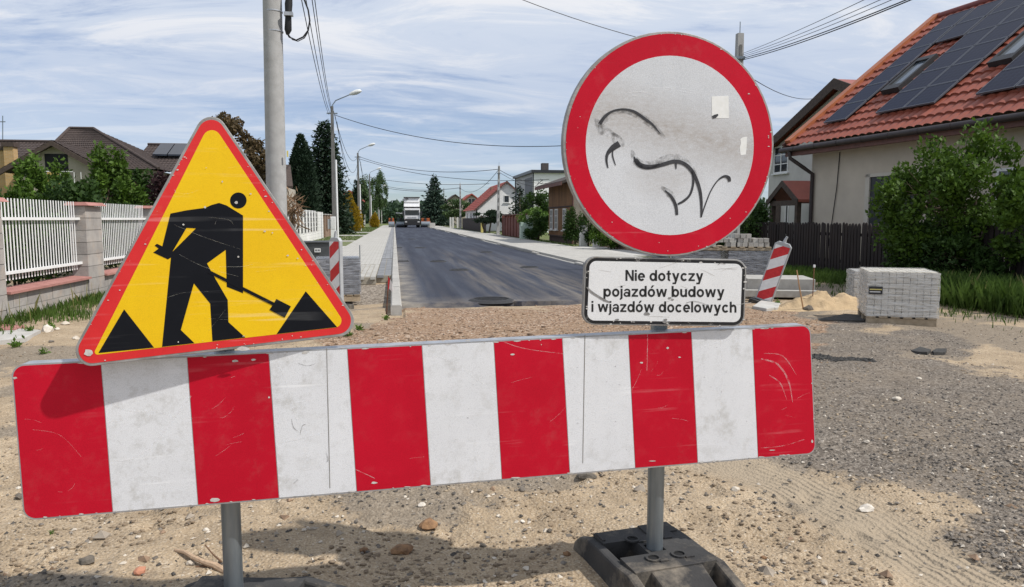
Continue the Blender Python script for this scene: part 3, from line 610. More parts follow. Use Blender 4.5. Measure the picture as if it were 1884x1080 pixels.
def brr(s0, s1, t0, t1, rl, rr, ins=0.):
    """rectangle of the board in (s,t) with rounded left or right ends"""
    q = [(s0, t0), (s1, t0), (s1, t1), (s0, t1)]; q = [((a*bl), (b*bh)) for a, b in q]
    pts = px_round(q, [rl, rr, rr, rl], 6) if (rl or rr) else q
    return [bq(a/bl, b/bh) for a, b in pts]
def wl_sheet(name, loop, n, off, material, parent, th=.0006):
    m = MB(); n = Vector(n); m.prism([p+n*off for p in loop], -n*th); return m.build(name, material, parent)
# tray of folded aluminium: face plate and the four flanges behind it
o = brr(0, 1, 0, 1, .036, .036); tray = MB(); k = len(o)
fr = [p+Vector((0, 0, 0)) for p in o]; bk = [p+Vector((0, .055, 0)) for p in o]; cen = bq(.5, .5); bi = [Vector((p.x+(cen.x-p.x)*.012, p.y+.055, p.z+(cen.z-p.z)*.06)) for p in o]
tray.add(fr+bk+bi, [tuple(range(k-1, -1, -1))]+[(i, (i+1) % k, k+(i+1) % k, k+i) for i in range(k)]+[(k+i, k+(i+1) % k, 2*k+(i+1) % k, 2*k+i) for i in range(k)])
tray.build('folded_tray', m_alu, board)
e = .004/bl; ev = .005/bh
for i in range(11):
    s0, s1 = i/11+(.0004 if i else e), (i+1)/11-(.0004 if i < 10 else e)
    red = i % 2 == 0
    wl_sheet('red_stripe' if red else 'white_stripe', brr(s0, s1, ev, 1-ev, .033 if i == 0 else 0, .033 if i == 10 else 0), nB, .0008, s_red if red else s_white, board)
rd = random.Random(5)
for xt, xb in ((601, 607), (1076, 1072)):
    seam = MB(); ribbon(seam, plB, [(xt, 640 if xt < 700 else 616), (xb, 898 if xt < 700 else 852)], 1.6, .0012, 2); seam.build('joint_seam', m_rim, board)
scr = MB()
for pts, w_ in (([(193, 735), (225, 752), (260, 757), (290, 757), (320, 767), (355, 770)], [2, 4, 3, 5, 3, 1]), ([(200, 777), (225, 773), (240, 764)], [3, 2, 1]), ([(205, 848), (240, 845), (275, 825), (305, 790), (335, 750), (352, 728)], [1.5, 2.5, 3, 3.5, 4, 2]), ([(507, 660), (525, 700), (540, 755), (550, 782)], [1.5, 2.5, 2, 1]),
        ([(515, 815), (560, 805), (600, 795)], [2, 4, 1]), ([(520, 745), (560, 738), (600, 733)], 1.2), ([(525, 890), (545, 870), (580, 860)], 1.3), ([(563, 790), (562, 830), (568, 855)], 1.5), ([(610, 850), (650, 862), (690, 880)], 1.2), ([(905, 620), (960, 640), (1030, 650), (1040, 652)], [1, 1, .8, .5]), ([(795, 655), (830, 665), (880, 700), (912, 722)], [.7, 1, 1, .5]), ([(1080, 650), (1100, 662), (1140, 665), (1135, 660)], [1, 1.6, 1, .5]), ([(1082, 760), (1130, 745), (1160, 720), (1180, 680)], [.8, 1, .8, .5]), ([(1191, 608), (1191, 640), (1190, 682)], [1.6, 1.4, .8]),
        ([(1325, 615), (1328, 700), (1320, 820)], [1, 1, .7]), ([(1285, 640), (1320, 630), (1370, 615)], 1.), ([(1400, 660), (1430, 670), (1450, 700), (1458, 740)], [2, 3.5, 3, .5]), ([(1405, 650), (1440, 655), (1465, 690)], [1, 2, .5]), ([(1415, 690), (1435, 705), (1447, 735)], [1, 2.5, .5]), ([(1480, 808), (1440, 820), (1400, 824)], 1.), ([(880, 835), (874, 855), (878, 866), (890, 862), (878, 832)], .9), ([(60, 790), (110, 800), (150, 840)], .5)):
    ribbon(scr, plB, pts, w_, .0013)
for _ in range(46):
    i = rd.choice((1, 1, 3, 3, 3, 5, 7, 9, 0, 2, 4, 6, 8, 10)); s = (i+.08+.7*rd.random())/11; t = .05+.85*rd.random(); x, y = pxof(bq(s, t)); a = rd.gauss(-.35, .5); ln = rd.uniform(8, 44)
    x2, y2 = x+ln*math.cos(a), y+ln*math.sin(a)
    ribbon(scr, plB, [(x, y), ((x+x2)/2+rd.uniform(-3, 3), (y+y2)/2+rd.uniform(-3, 3)), (x2, y2)], [.4, rd.uniform(.6, 1.1 if i % 2 else .7), .3], .0013)
scr.build('scratches', m_scr, board)['kind'] = 'stuff'
chip = MB()
for x, y, r, el_ in ((395, 919, 8, 2), (432, 664, 5, 2.4), (466, 662, 4, 2.2), (495, 731, 4, .8), (943, 652, 4, 1.6), (700, 625, 3, 3), (688, 888, 5, 2.2), (1180, 667, 4, 1.2), (1228, 640, 4, 1.2), (1494, 812, 6, .5), (1497, 770, 4, .5), (1493, 705, 3, .5), (994, 625, 3, .9), (996, 634, 2.5, .8), (28, 695, 5, 1.6), (1250, 657, 2.4, 2), (815, 627, 2, 4), (860, 627, 2, 5), (1200, 848, 2, 6), (630, 640, 2, 4), (560, 650, 3, 3), (1420, 828, 2, 5)): blotch(chip, plB, x, y, r*.6, .0014, rd, el_)
for _ in range(60):
    s = rd.random(); t = rd.choice((.012, .988)); x, y = pxof(bq(s, t)); blotch(chip, plB, x, y, rd.uniform(.8, 2.), .0014, rd, rd.uniform(1.5, 5))
chip.build('paint_chips', m_chip, board)['kind'] = 'stuff'
mk = MB()
for pts, w_ in (([(548, 668), (565, 673), (580, 669)], [1, 1.6, .8]), ([(536, 770), (540, 786), (548, 793)], [1, 2, 1]), ([(552, 800), (556, 784), (563, 780)], [1, 2, .8]), ([(600, 830), (603, 845), (601, 850)], [1, 3, 1]), ([(540, 890), (548, 882)], [2, 3])): ribbon(mk, plB, pts, w_, .0015)
for _ in range(26):
    s = rd.choice((7, 7, 9, 9, 5))/11+rd.uniform(.01, .08); x, y = pxof(bq(s, rd.uniform(.1, .85))); blotch(mk, plB, x, y, rd.uniform(.5, 1.4), .0015, rd, rd.uniform(.8, 2.5))
mat('grey_scuffs', (.30, .29, .28), (.16, .155, .15), 80, .8); mk.build('scuff_marks', mat_faint('faint_scuffs', (.22, .21, .20), .6, 60.), board)['kind'] = 'stuff'

# ---- triangular roadworks sign
plT = Plane((-.10, yb(-.10)-.004, 1.0), Vector((.085+ASK, -1, 0)))
def Z1(x, y): return (130+x*.4538, 200+y*.4538)
tri_out = [(386.2, 188), (115, 680), (673, 613.5)]
def inset(poly, d):
    out = []; n = len(poly); P = [Vector(p) for p in poly]; cx_ = sum((p for p in P), Vector((0, 0)))/n
    for i in range(n):
        p0, p1, p2 = P[i-1], P[i], P[(i+1) % n]
        def nrm(a, b):
            v = (b-a).normalized(); q = Vector((-v.y, v.x)); return q if q.dot(cx_-a) > 0 else -q
        n1, n2 = nrm(p0, p1), nrm(p1, p2); a = p1+n1*d; b = p1+n2*d; d1 = (p1-p0).normalized(); d2 = (p2-p1).normalized()
        den = d1.x*d2.y-d1.y*d2.x; w = b-a; tt = (w.x*d2.y-w.y*d2.x)/den; out.append(tuple(a+d1*tt))
    return out
tsign = thing('warning_sign', 'red edged yellow triangle showing a man shovelling between two piles', 'road sign', tuple(plT.at(410, 655)), 0)
def plate(name, pl, pts, depth, material, parent):
    m = MB(); m.prism(pl.loop(pts, 0), -pl.n*depth); return m.build(name, material, parent, bevel=.0015)
plate('backing_plate', plT, px_round(tri_out, 29, 10), .022, m_rim, tsign)
sheet('red_border', plT, px_round(inset(tri_out, 5.), 25, 10), .0008, s_tred, tsign)
yel_in = [Z1(568, 50), Z1(90, 999), Z1(1119, 882)]
sheet('yellow_field', plT, px_round(yel_in, [17, 5, 13], 7), .0012, s_yel, tsign)
body = [(405, 425), (470, 412), (520, 405), (545, 402), (572, 390), (602, 382), (632, 392), (699, 433), (699, 748), (633, 722), (629, 572), (553, 627), (570, 660), (637, 775), (640, 865), (708, 927), (575, 942), (566, 790), (500, 708), (447, 897), (502, 950), (371, 965), (407, 603), (395, 611), (335, 583), (357, 567), (341, 555), (350, 547), (372, 558)]
sheet('worker_figure', plT, [Z1(*p) for p in body], .0018, s_black, tsign, holes=[[Z1(*p) for p in ((470, 483), (508, 485), (413, 580))]])
sheet('figure_head', plT, [Z1(680+33.5*math.cos(6.2832*i/28), 372+32.5*math.sin(6.2832*i/28)) for i in range(28)], .0018, s_black, tsign)
sheet('shovel', plT, [Z1(*p) for p in ((560, 653), (826, 786), (834, 771), (893, 801), (868, 847), (806, 815), (818, 797), (556, 665))], .0026, s_black, tsign)
sheet('left_pile', plT, [Z1(*p) for p in ((217, 813), (113, 990), (338, 968))], .0018, s_black, tsign)
sheet('right_pile', plT, [Z1(*p) for p in ((953, 740), (835, 913), (1080, 885))], .0018, s_black, tsign)
pk = MB()
blotch(pk, plT, *Z1(72, 988), 8, .0022, rd, 1.2); blotch(pk, plT, *Z1(700, 972), 5, .0022, rd, 2.4)
for _ in range(46):   # edge wear and peppered hits
    q = rd.random(); a, b = rd.choice(((0, 1), (1, 2), (2, 0))); V3 = inset(tri_out, rd.choice((6, 8, 12, 22))); x = V3[a][0]*(1-q)+V3[b][0]*q; y = V3[a][1]*(1-q)+V3[b][1]*q
    if .09 < q < .91: blotch(pk, plT, x, y, rd.uniform(.6, 1.6), .0022, rd, rd.uniform(.7, 2))
for x, y, r in ((787, 497, 2.4), (818, 503, 1.6), (880, 595, 2.), (920, 607, 1.5), (615, 296, 2), (550, 240, 1.2), (672, 380, 3.4), (730, 345, 2), (425, 338, 1), (680, 600, 2), (545, 400, 2.5), (458, 470, 2.2), (437, 945, 1.6)): blotch(pk, plT, *Z1(x, y), r, .0034, rd)
pk.build('paint_chips', m_chip, tsign)['kind'] = 'stuff'
sc2 = MB()
for pts in (((420, 470), (540, 520), (690, 570)), ((560, 440), (640, 450), (660, 470)), ((590, 455), (585, 470)), ((440, 590), (540, 640), (680, 680)), ((380, 770), (460, 745), (560, 740)), ((600, 640), (690, 640), (740, 630)), ((330, 510), (300, 540)), ((560, 850), (640, 855)), ((750, 660), (850, 650)), ((1000, 800), (1060, 830)), ((700, 230), (640, 240)), ((520, 330), (470, 345), (430, 340)), ((640, 800), (560, 900))): ribbon(sc2, plT, [Z1(*p) for p in pts], [.3]+[.7]*(len(pts)-2)+[.3], .0034)
sc2.build('scratches', mat_faint('pale_scratch', (.6, .57, .48), .45, 40.), tsign)['kind'] = 'stuff'

# ---- round no-entry sign
plC = Plane((.95, YB-.028, 0), nB)
def Z2(x, y): return (1020+x/1.862, 40+y/1.862)
def circ(cx_, cy_, rx, ry, n=72): return [(cx_+rx*math.cos(2*math.pi*i/n), cy_+ry*math.sin(2*math.pi*i/n)) for i in range(n)]
csign = thing('prohibition_sign', 'round white sign with broad red ring and black scrawl', 'road sign', tuple(plC.at(1228, 471)), 0)
m_ = MB(); m_.prism(plC.loop(circ(1229.5, 264.5, 194, 207), 0), -plC.n*.024); m_.build('backing_plate', m_rim, csign, bevel=.0015, smooth=True)
sheet('red_ring', plC, circ(1230.5, 265, 189.5, 203), .0008, s_red, csign, holes=[circ(1232, 267.5, 154.5, 165)])
def dustband(t, pos, nz, mix, col):
    sp = t.nodes.new('ShaderNodeSeparateXYZ'); t.links.new(pos, sp.inputs[0]); x, z = sp.outputs[0], sp.outputs[2]
    # smear of brown grime wiped from the upper left to the right-hand edge
    u = mth(t, 'SUBTRACT', z, mth(t, 'ADD', 1.655, mth(t, 'MULTIPLY', mth(t, 'SUBTRACT', x, .955), -.22)))
    g = mth(t, 'SUBTRACT', 1., mth(t, 'ABSOLUTE', mth(t, 'DIVIDE', u, .14)), True)
    u2 = mth(t, 'ADD', mth(t, 'POWER', mth(t, 'DIVIDE', mth(t, 'SUBTRACT', x, .93), .17), 2.), mth(t, 'POWER', mth(t, 'DIVIDE', mth(t, 'SUBTRACT', z, 1.50), .10), 2.)); g2 = mth(t, 'MULTIPLY', mth(t, 'SUBTRACT', 1., u2, True), .5)
    a = mth(t, 'MULTIPLY', mth(t, 'MAXIMUM', g, g2), mth(t, 'ADD', mth(t, 'MULTIPLY', nz(26, 5, .8, (1.4, 1, 3.4)), 1.7), -.30), True)
    return mix(mth(t, 'MULTIPLY', a, .95), col, (.34, .295, .255))
s_cw = mat_sheet('grimy_white_sheeting', (.66, .675, .70), (.60, .615, .64), .45, cell=150., amp=.16, dirt=(.45, .44, .42), damt=.4, scr=.5, bands=dustband)
sheet('white_disc', plC, circ(1232, 267.5, 154.5, 165), .0010, s_cw, csign)
ink = MB()
for pts, w_ in (([(155, 350), (172, 326), (198, 307), (235, 300), (272, 308), (305, 330), (335, 352), (362, 384)], [4, 3.5, 2.2, 2, 3, 3.2, 2.4, .6]), ([(272, 462), (283, 486), (305, 500), (335, 500), (375, 488), (410, 479), (440, 485), (465, 505), (485, 540), (498, 580), (503, 625), (502, 670)], [1, 4, 3, 3, 4.5, 4.4, 4.2, 4.4, 4, 3.6, 3, 1.6]), ([(502, 670), (515, 630), (535, 580), (558, 545), (580, 530), (596, 535), (599, 548)], [1.2, 1.3, 1.2, 1.4, 2.6, 4.2, 3]),
        ([(470, 510), (475, 550), (465, 590), (445, 612), (422, 625)], [1.6, 2.4, 2.4, 2.8, 2]), ([(378, 578), (400, 600), (415, 630), (419, 662)], [1.2, 3.4, 3.6, 3]), ([(222, 418), (200, 432), (182, 452), (178, 475), (183, 501)], [7, 6.5, 3.5, 2.4, 1.2]), ([(200, 440), (199, 460), (209, 492)], [1.2, 1.6, .8]), ([(276, 472), (296, 492), (330, 497), (360, 488)], [5, 5, 4.6, 2]), ([(415, 484), (416, 505)], [3, .8]), ([(540, 328), (550, 324), (560, 318)], [3, 4, 1.4])): ribbon(ink, plC, [Z2(*p) for p in pts], [v*1.65 for v in w_], .0022)
ink.build('black_scrawl', m_ink, csign)['kind'] = 'stuff'
sm = MB()
for pts, w_ in (([(150, 365), (172, 332), (200, 312), (240, 306), (280, 318), (330, 350), (380, 400)], [6, 14, 8, 8, 12, 14, 4]), ([(265, 440), (280, 480), (305, 490), (345, 488), (385, 470), (430, 470), (470, 500), (490, 540)], [4, 16, 14, 14, 16, 14, 8, 3]), ([(195, 380), (215, 405), (240, 425)], [4, 20, 6]), ([(365, 565), (395, 590), (412, 620)], [4, 14, 4]), ([(140, 330), (165, 370), (215, 395)], [4, 20, 8])): ribbon(sm, plC, [Z2(*p) for p in pts], w_, .0018)
sm.build('ink_smear', m_smear, csign)['kind'] = 'stuff'
stk = mat('sticker_remains', (.80, .80, .78), (.72, .72, .69), 40, .6)
sheet('sticker_patch', plC, [Z2(*p) for p in ((538, 256), (596, 254), (597, 331), (539, 330))], .0016, stk, csign)
sheet('torn_sticker', plC, [Z2(*p) for p in ((636, 402), (646, 396), (659, 394), (658, 425), (655, 455), (637, 458), (634, 430), (638, 418))], .0016, stk, csign)
sc3 = MB()
for pts in (((240, 245), (300, 240), (370, 260)), ((345, 212), (420, 235), (510, 250)), ((410, 190), (440, 240)), ((430, 130), (380, 190), (370, 235)), ((330, 225), (440, 230), (500, 245)), ((220, 215), (260, 180), (300, 160)), ((135, 275), (160, 310)), ((600, 390), (630, 345), (650, 315)), ((430, 690), (530, 670), (480, 695), (450, 680)), ((225, 540), (245, 600)), ((250, 240), (280, 255), (320, 250)), ((575, 540), (576, 590)), ((520, 660), (580, 600)), ((460, 260), (500, 330)), ((380, 150), (330, 140)), ((490, 380), (540, 390)), ((640, 330), (645, 300))): ribbon(sc3, plC, [Z2(*p) for p in pts], [.5]+[1.3]*(len(pts)-2)+[.4], .0020)
for _ in range(26):
    x, y = rd.uniform(150, 620), rd.uniform(140, 690)
    if ((x-393)/280)**2+((y-423)/300)**2 < .85: a = rd.uniform(-1.2, .6); l = rd.uniform(10, 60); ribbon(sc3, plC, [Z2(x, y), Z2(x+l*math.cos(a), y+l*math.sin(a))], [.3, rd.uniform(.5, 1.)], .0020)
sc3.build('scratches', m_scr, csign)['kind'] = 'stuff'
ck = MB()
for i in range(44):
    a = rd.random()*6.283; q = rd.choice((1.005, 1.005, 1.005, 1., 1., .97, .9)); blotch(ck, plC, 1230.5+189*q*math.cos(a), 265+202.5*q*math.sin(a), rd.uniform(.5, 1.4), .0018, rd, rd.uniform(.6, 2))
ck.build('paint_chips', m_chip, csign)['kind'] = 'stuff'

# ---- text plate under the round sign
plP = Plane((.95, YB-.022, 0), nB)
pq = [(1077, 471.5), (1374, 477.5), (1369.5, 601), (1071.5, 597.5)]
psign = thing('supplementary_plate', 'white plate with black edge and three lines of Polish text', 'road sign', tuple(plP.at(1220, 600)), 0)
plate('backing_plate', plP, px_round(pq, 21, 7), .02, m_rim, psign)
sheet('black_border', plP, px_round(inset(pq, 2.6), 19, 7), .0008, mat_sheet('black_border', (.012, .012, .013), (.02, .02, .022), .45, dirt=(.35, .34, .32), dlo=.60, dhi=.66, damt=.9, scr=.1, amp=0, dsc=20.), psign)
sheet('white_face', plP, px_round(inset(pq, 8.2), 13, 7), .0014, mat_sheet('plate_white', (.78, .785, .79), (.72, .725, .73), .45, cell=190, amp=.14, dirt=(.5, .5, .48), damt=.4, scr=.4), psign)
def arc(cx_, cy_, rx, ry, th, a0, a1, n=18):
    out = []
    for k in range(n):
        b0, b1 = R(a0+(a1-a0)*k/n), R(a0+(a1-a0)*(k+1)/n); f = lambda b, d: (cx_+(rx-d)*math.cos(b), cy_+(ry-d*.92)*math.sin(b)); out.append([f(b0, 0), f(b1, 0), f(b1, th), f(b0, th)])
    return out
def rc(x0, y0, x1, y1): return [[(x0, y0), (x1, y0), (x1, y1), (x0, y1)]]
T = .142; O_ = arc(.265, .26, .265, .272, T, 0, 360, 24); STM = rc(0, 0, T, .716)
GLYPH = {'N': (.60, rc(0, 0, T, .716)+rc(.458, 0, .60, .716)+[[(0, .716), (.15, .716), (.60, 0), (.45, 0)]]), 'i': (T, rc(0, 0, T, .52)+rc(0, .595, T, .716)), 'l': (T, STM), 'o': (.53, O_), 'ó': (.53, O_+[[(.21, .585), (.31, .75), (.46, .75), (.32, .585)]]),
    'e': (.52, arc(.26, .26, .26, .272, T, 0, 318, 22)+rc(.10, .215, .515, .305)), 'c': (.50, arc(.26, .26, .26, .272, T, 40, 320, 20)), 'd': (.54, arc(.255, .26, .255, .272, T, 0, 360, 24)+rc(.54-T, 0, .54, .716)), 'p': (.54, arc(.285, .26, .255, .272, T, 0, 360, 24)+rc(0, -.20, T, .52)), 'b': (.54, arc(.285, .26, .255, .272, T, 0, 360, 24)+STM),
    'a': (.50, rc(.34, 0, .34+T, .36)+arc(.25, .345, .232, .185, .115, 0, 165, 12)+arc(.215, .155, .215, .168, .112, 0, 360, 20)), 't': (.33, rc(.085, .08, .085+T, .68)+rc(0, .415, .325, .52)+arc(.235, .13, .15, .135, .115, 180, 290, 8)), 'y': (.53, [[(0, .52), (.155, .52), (.34, .06), (.205, -.01)], [(.378, .52), (.53, .52), (.275, -.205), (.135, -.205)]]+rc(.03, -.205, .2, -.10)),
    'w': (.78, [[(0, .52), (.145, .52), (.275, 0), (.14, 0)], [(.14, 0), (.275, 0), (.455, .52), (.325, .52)], [(.325, .52), (.455, .52), (.64, 0), (.505, 0)], [(.505, 0), (.64, 0), (.78, .52), (.635, .52)]]), 'z': (.46, rc(0, .41, .46, .52)+rc(0, 0, .46, .11)+[[(0, .10), (.18, .10), (.46, .42), (.28, .42)]]), 'j': (.15, rc(.005, -.08, .005+T, .52)+rc(.005, .595, .005+T, .716)+arc(-.05, -.06, .197, .147, .115, 270, 360, 8)),
    'u': (.49, rc(0, .2, T, .52)+rc(.348, 0, .49, .52)+arc(.225, .21, .225, .222, T, 180, 335, 14)), 'h': (.49, STM+rc(.348, 0, .49, .32)+arc(.27, .31, .22, .222, T, 0, 155, 14))}
def text_line(body_, x0, x1, base0, base1, cap_px, off=.0020):
    polys = []; x = 0.
    for ch_ in body_:
        if ch_ == ' ': x += .25; continue
        w_, g = GLYPH[ch_]; polys += [[(px+x, py) for px, py in q] for q in g]; x += w_+.075
    tw = x-.075; m = MB()
    for q in polys:
        P_ = [plP.at(x0+(x1-x0)*a/tw, base0+(base1-base0)*a/tw-b*cap_px/.716, off) for a, b in q]
        nn = (P_[1]-P_[0]).cross(P_[2]-P_[0]); P_ = P_ if nn.dot(plP.n) > 0 else P_[::-1]; m.add(P_, [tuple(range(len(P_)))])
    return m.build('text_line', mat('letter_black', (.012, .012, .012), (.02, .02, .02), 30, .5), psign)
for a_ in (('Nie dotyczy', 1150.5, 1293.5, 516.5, 517, 20), ('pojazdów budowy', 1110, 1332.5, 545.5, 546.5, 20), ('i wjazdów docelowych', 1088, 1354.5, 573.5, 575, 20)): text_line(*a_)['kind'] = 'stuff'
gm = MB()
for pts, w_ in (([(1079, 528), (1088, 537), (1100, 545), (1112, 552), (1122, 556)], [2, 4, 3.5, 4, 1.5]), ([(1320, 487), (1326, 484), (1334, 486)], 1.), ([(1262, 557), (1275, 554), (1290, 557), (1302, 562)], .8)): ribbon(gm, plP, pts, w_, .0026)
for x, y, r in ((1190, 577, 4), (1222, 592, 3), (1224, 588, 2.4), (1135, 588, 2.5), (1232, 548, 2.6), (1237, 551, 2), (1165, 592, 2)): blotch(gm, plP, x, y, r, .0026, rd, 1.6)
gm.build('scuff_marks', MATS['grey_scuffs'], psign)['kind'] = 'stuff'
wm = MB()
for _ in range(34):
    q = rd.random(); a, b = rd.choice(((0, 1), (1, 2), (2, 3), (3, 0))); V4 = inset(pq, rd.choice((2, 4, 7))); x = V4[a][0]*(1-q)+V4[b][0]*q; y = V4[a][1]*(1-q)+V4[b][1]*q
    if .06 < q < .94: blotch(wm, plP, x, y, rd.uniform(.8, 2), .0018, rd, rd.uniform(.7, 2))
for _ in range(16):
    x, y = rd.uniform(1090, 1350), rd.uniform(490, 585); a = rd.uniform(-.8, .9); l = rd.uniform(14, 60); ribbon(wm, plP, [(x, y), (x+l*math.cos(a)*.8, y+l*math.sin(a)*.4)], [.3, .8], .0017)
wm.build('paint_chips', m_chip, psign)['kind'] = 'stuff'

# ---- signposts
def signpost(px, py, ztop, label):
    ypl = YB if px > 900 else yb(-.55); p = oY(px, py, ypl+.088); t = thing('signpost', label, 'post', (p.x, p.y, gz(p.x, p.y)), 0, 'galvanised sign posts')
    MB().tube([(p.x, p.y, .035), (p.x, p.y, 1.0), (p.x, p.y, ztop)], .031, 24).build('pipe', m_galv, t, True)
    MB().tube([(p.x, p.y, ztop-.002), (p.x, p.y, ztop+.012)], [.033, .031], 16).build('end_cap', m_rubber, t, True)
    for z in (.62, .80): MB().box(p.x-.045, p.x+.045, p.y-.036, p.y+.034, z-.015, z+.015).build('clamp', m_alu, t)
    for z in ((1.12, 1.30) if px < 900 else (1.08, 1.45, 1.75)): MB().box(p.x-.04, p.x+.04, ypl+.001, p.y+.034, z-.014, z+.014).build('clamp', m_alu, t)
    return p
pL = signpost(427, 1000, 1.50, 'galvanised steel post carrying the triangular roadworks sign')
pR = signpost(1206, 925, 1.86, 'galvanised steel post carrying the round sign and text plate')

# ---- recycled rubber foot
def stepped(xs, ys, hts, zb=0.):
    m = MB(); nx, ny = len(xs)-1, len(ys)-1; h = lambda i, j: hts[j][i] if 0 <= i < nx and 0 <= j < ny else zb
    for i in range(nx):
        for j in range(ny):
            a, b, c, d, z = xs[i], xs[i+1], ys[j], ys[j+1], h(i, j); m.quad((a, c, z), (b, c, z), (b, d, z), (a, d, z))
            if h(i+1, j) < z: zl = h(i+1, j); m.quad((b, c, zl), (b, d, zl), (b, d, z), (b, c, z))
            if h(i-1, j) < z: zl = h(i-1, j); m.quad((a, d, zl), (a, c, zl), (a, c, z), (a, d, z))
            if h(i, j+1) < z: zl = h(i, j+1); m.quad((b, d, zl), (a, d, zl), (a, d, z), (b, d, z))
            if h(i, j-1) < z: zl = h(i, j-1); m.quad((a, c, zl), (b, c, zl), (b, c, z), (a, c, z))
    return m
def rubber_foot(loc, rz, label):
    t = thing('rubber_base', label, 'sign base', loc, rz, 'rubber sign bases')
    T_, H_, W_ = .112, .03, .106
    xs = [-.165, -.13, -.045, -.032, .032, .045, .13, .165]; ys = [-.165, -.10, -.040, -.032, .032, .10, .115, .20]
    hts = [[T_, T_, T_, T_, T_, T_, T_], [T_, T_, T_, T_, T_, T_, T_], [H_, H_, T_, T_, T_, T_, T_], [H_, H_, T_, H_, T_, T_, W_], [H_, H_, T_, T_, T_, T_, W_], [W_, W_, T_, T_, T_, T_, W_], [W_, W_, W_, W_, T_, T_, T_]]
    stepped(xs, ys, hts).build('top_block', m_rubber, t, world=False, bevel=.004)
    E_ = lambda nm, pts, bv: MB().hexa(pts).build(nm, m_rubber, t, world=False, bevel=bv)   # sloping tongues at both ends, low skirt, side rails
    E_('sloping_end', [(-.095, -.43, .0), (.095, -.43, .0), (.115, -.163, .0), (-.115, -.163, .0), (-.085, -.425, .032), (.085, -.425, .032), (.105, -.163, .110), (-.105, -.163, .110)], .008)
    E_('sloping_end', [(-.15, .198, 0), (.15, .198, 0), (.12, .31, 0), (-.12, .31, 0), (-.145, .198, .104), (.145, .198, .104), (.11, .305, .05), (-.11, .305, .05)], .008)
    E_('skirt', [(-.195, -.44, 0), (.195, -.44, 0), (.19, -.16, 0), (-.19, -.16, 0), (-.185, -.435, .012), (.185, -.435, .012), (.18, -.16, .03), (-.18, -.16, .03)], .004)
    for s in (-1, 1):
        q0, q1 = (.150, .206) if s > 0 else (-.206, -.150); p0, p1 = q0+.008, q1-.008
        rl = MB(); prof = [(-.46, .028), (-.40, .048), (-.165, .108), (-.06, .098), (.10, .098), (.20, .092), (.27, .066), (.315, .03)]; k = len(prof)
        rl.add([(x_, y_, 0) for y_, z_ in prof for x_ in (q0, q1)]+[(x_, y_, z_) for y_, z_ in prof for x_ in (p0, p1)], [(2*i+2*k, 2*i+1+2*k, 2*i+3+2*k, 2*i+2+2*k) for i in range(k-1)]+[(2*i, 2*i+2, 2*i+2+2*k, 2*i+2*k)[::-1] for i in range(k-1)]+[(2*i+1, 2*i+3, 2*i+3+2*k, 2*i+1+2*k) for i in range(k-1)]+[(0, 1, 2*k+1, 2*k), (2*k-2, 4*k-2, 4*k-1, 2*k-1)])
        rl.build('side_rail', m_rubber, t, world=False, bevel=.010)
    b = MB()   # raised marks and rings moulded into the top
    for cx_, cy_ in ((-.052, -.085), (.055, -.085), (-.05, .085), (.06, .085)):
        pr = [(.030, .113), (.030, .119), (.021, .119), (.021, .1135)]; n = 14
        b.add([(cx_+q*math.cos(6.2832*j/n), cy_+q*math.sin(6.2832*j/n), z) for q, z in pr for j in range(n)], [(i*n+j, i*n+(j+1) % n, (i+1)*n+(j+1) % n, (i+1)*n+j) for i in range(3) for j in range(n)])
        b.box(cx_+.012, cx_+.046, cy_-.034, cy_-.020, .1115, .118)
    b.box(-.160, -.150, .12, .19, .105, .112); b.box(.03, .04, .06, .11, .111, .116)
    b.build('moulded_mark', m_rubber, t, world=False)['kind'] = 'stuff'
    d = MB()  # flat near-black discs paint the shade inside the moulded rings
    for cx_, cy_ in ((-.052, -.085), (.055, -.085), (-.05, .085), (.06, .085)): d.add([(cx_+.020*math.cos(6.2832*j/12), cy_+.020*math.sin(6.2832*j/12), .1132) for j in range(12)], [tuple(range(12))])
    d.build('socket_shade_disc', mat('socket_shade', (.012, .012, .012), (.008, .008, .008), 10, .9), t, world=False)['kind'] = 'stuff'
    return t
rubber_foot((pR.x, pR.y, gz(pR.x, pR.y)-.004), R(9), 'black recycled rubber base under the round sign post')
rubber_foot((pL.x+.03, pL.y-.075, gz(pL.x, pL.y)-.004), R(78), 'black recycled rubber base under the triangular sign post')

# ---- root and twig on the sand
rt = thing('dry_root', 'bleached curved root with a thin twig on the sand by the left post', 'root', tuple(G(405, 1045)), 0)
gp = lambda px, py, dz: G(px, py, dz)
MB().tube([gp(322, 1012, .035), gp(340, 1016, .04), gp(355, 1025, .035), gp(375, 1034, .03), gp(395, 1040, .02), gp(415, 1052, .01)], [.006, .008, .009, .010, .013, .012], 8).build('root', mat('bleached_wood', (.50, .36, .24), (.33, .22, .14), 40, .85, bump=.3, bscale=90), rt, True)
MB().tube([gp(377, 1002, .07), gp(392, 1020, .045), gp(408, 1034, .02)], [.0025, .003, .004], 6).build('twig', mat('twig_brown', (.20, .11, .065), (.12, .07, .04), 40, .9), rt, True)
MB().tube([gp(360, 1043, .012), gp(380, 1041, .015), gp(412, 1046, .012)], [.004, .005, .006], 6).build('root_fork', MATS['twig_brown'], rt, True)
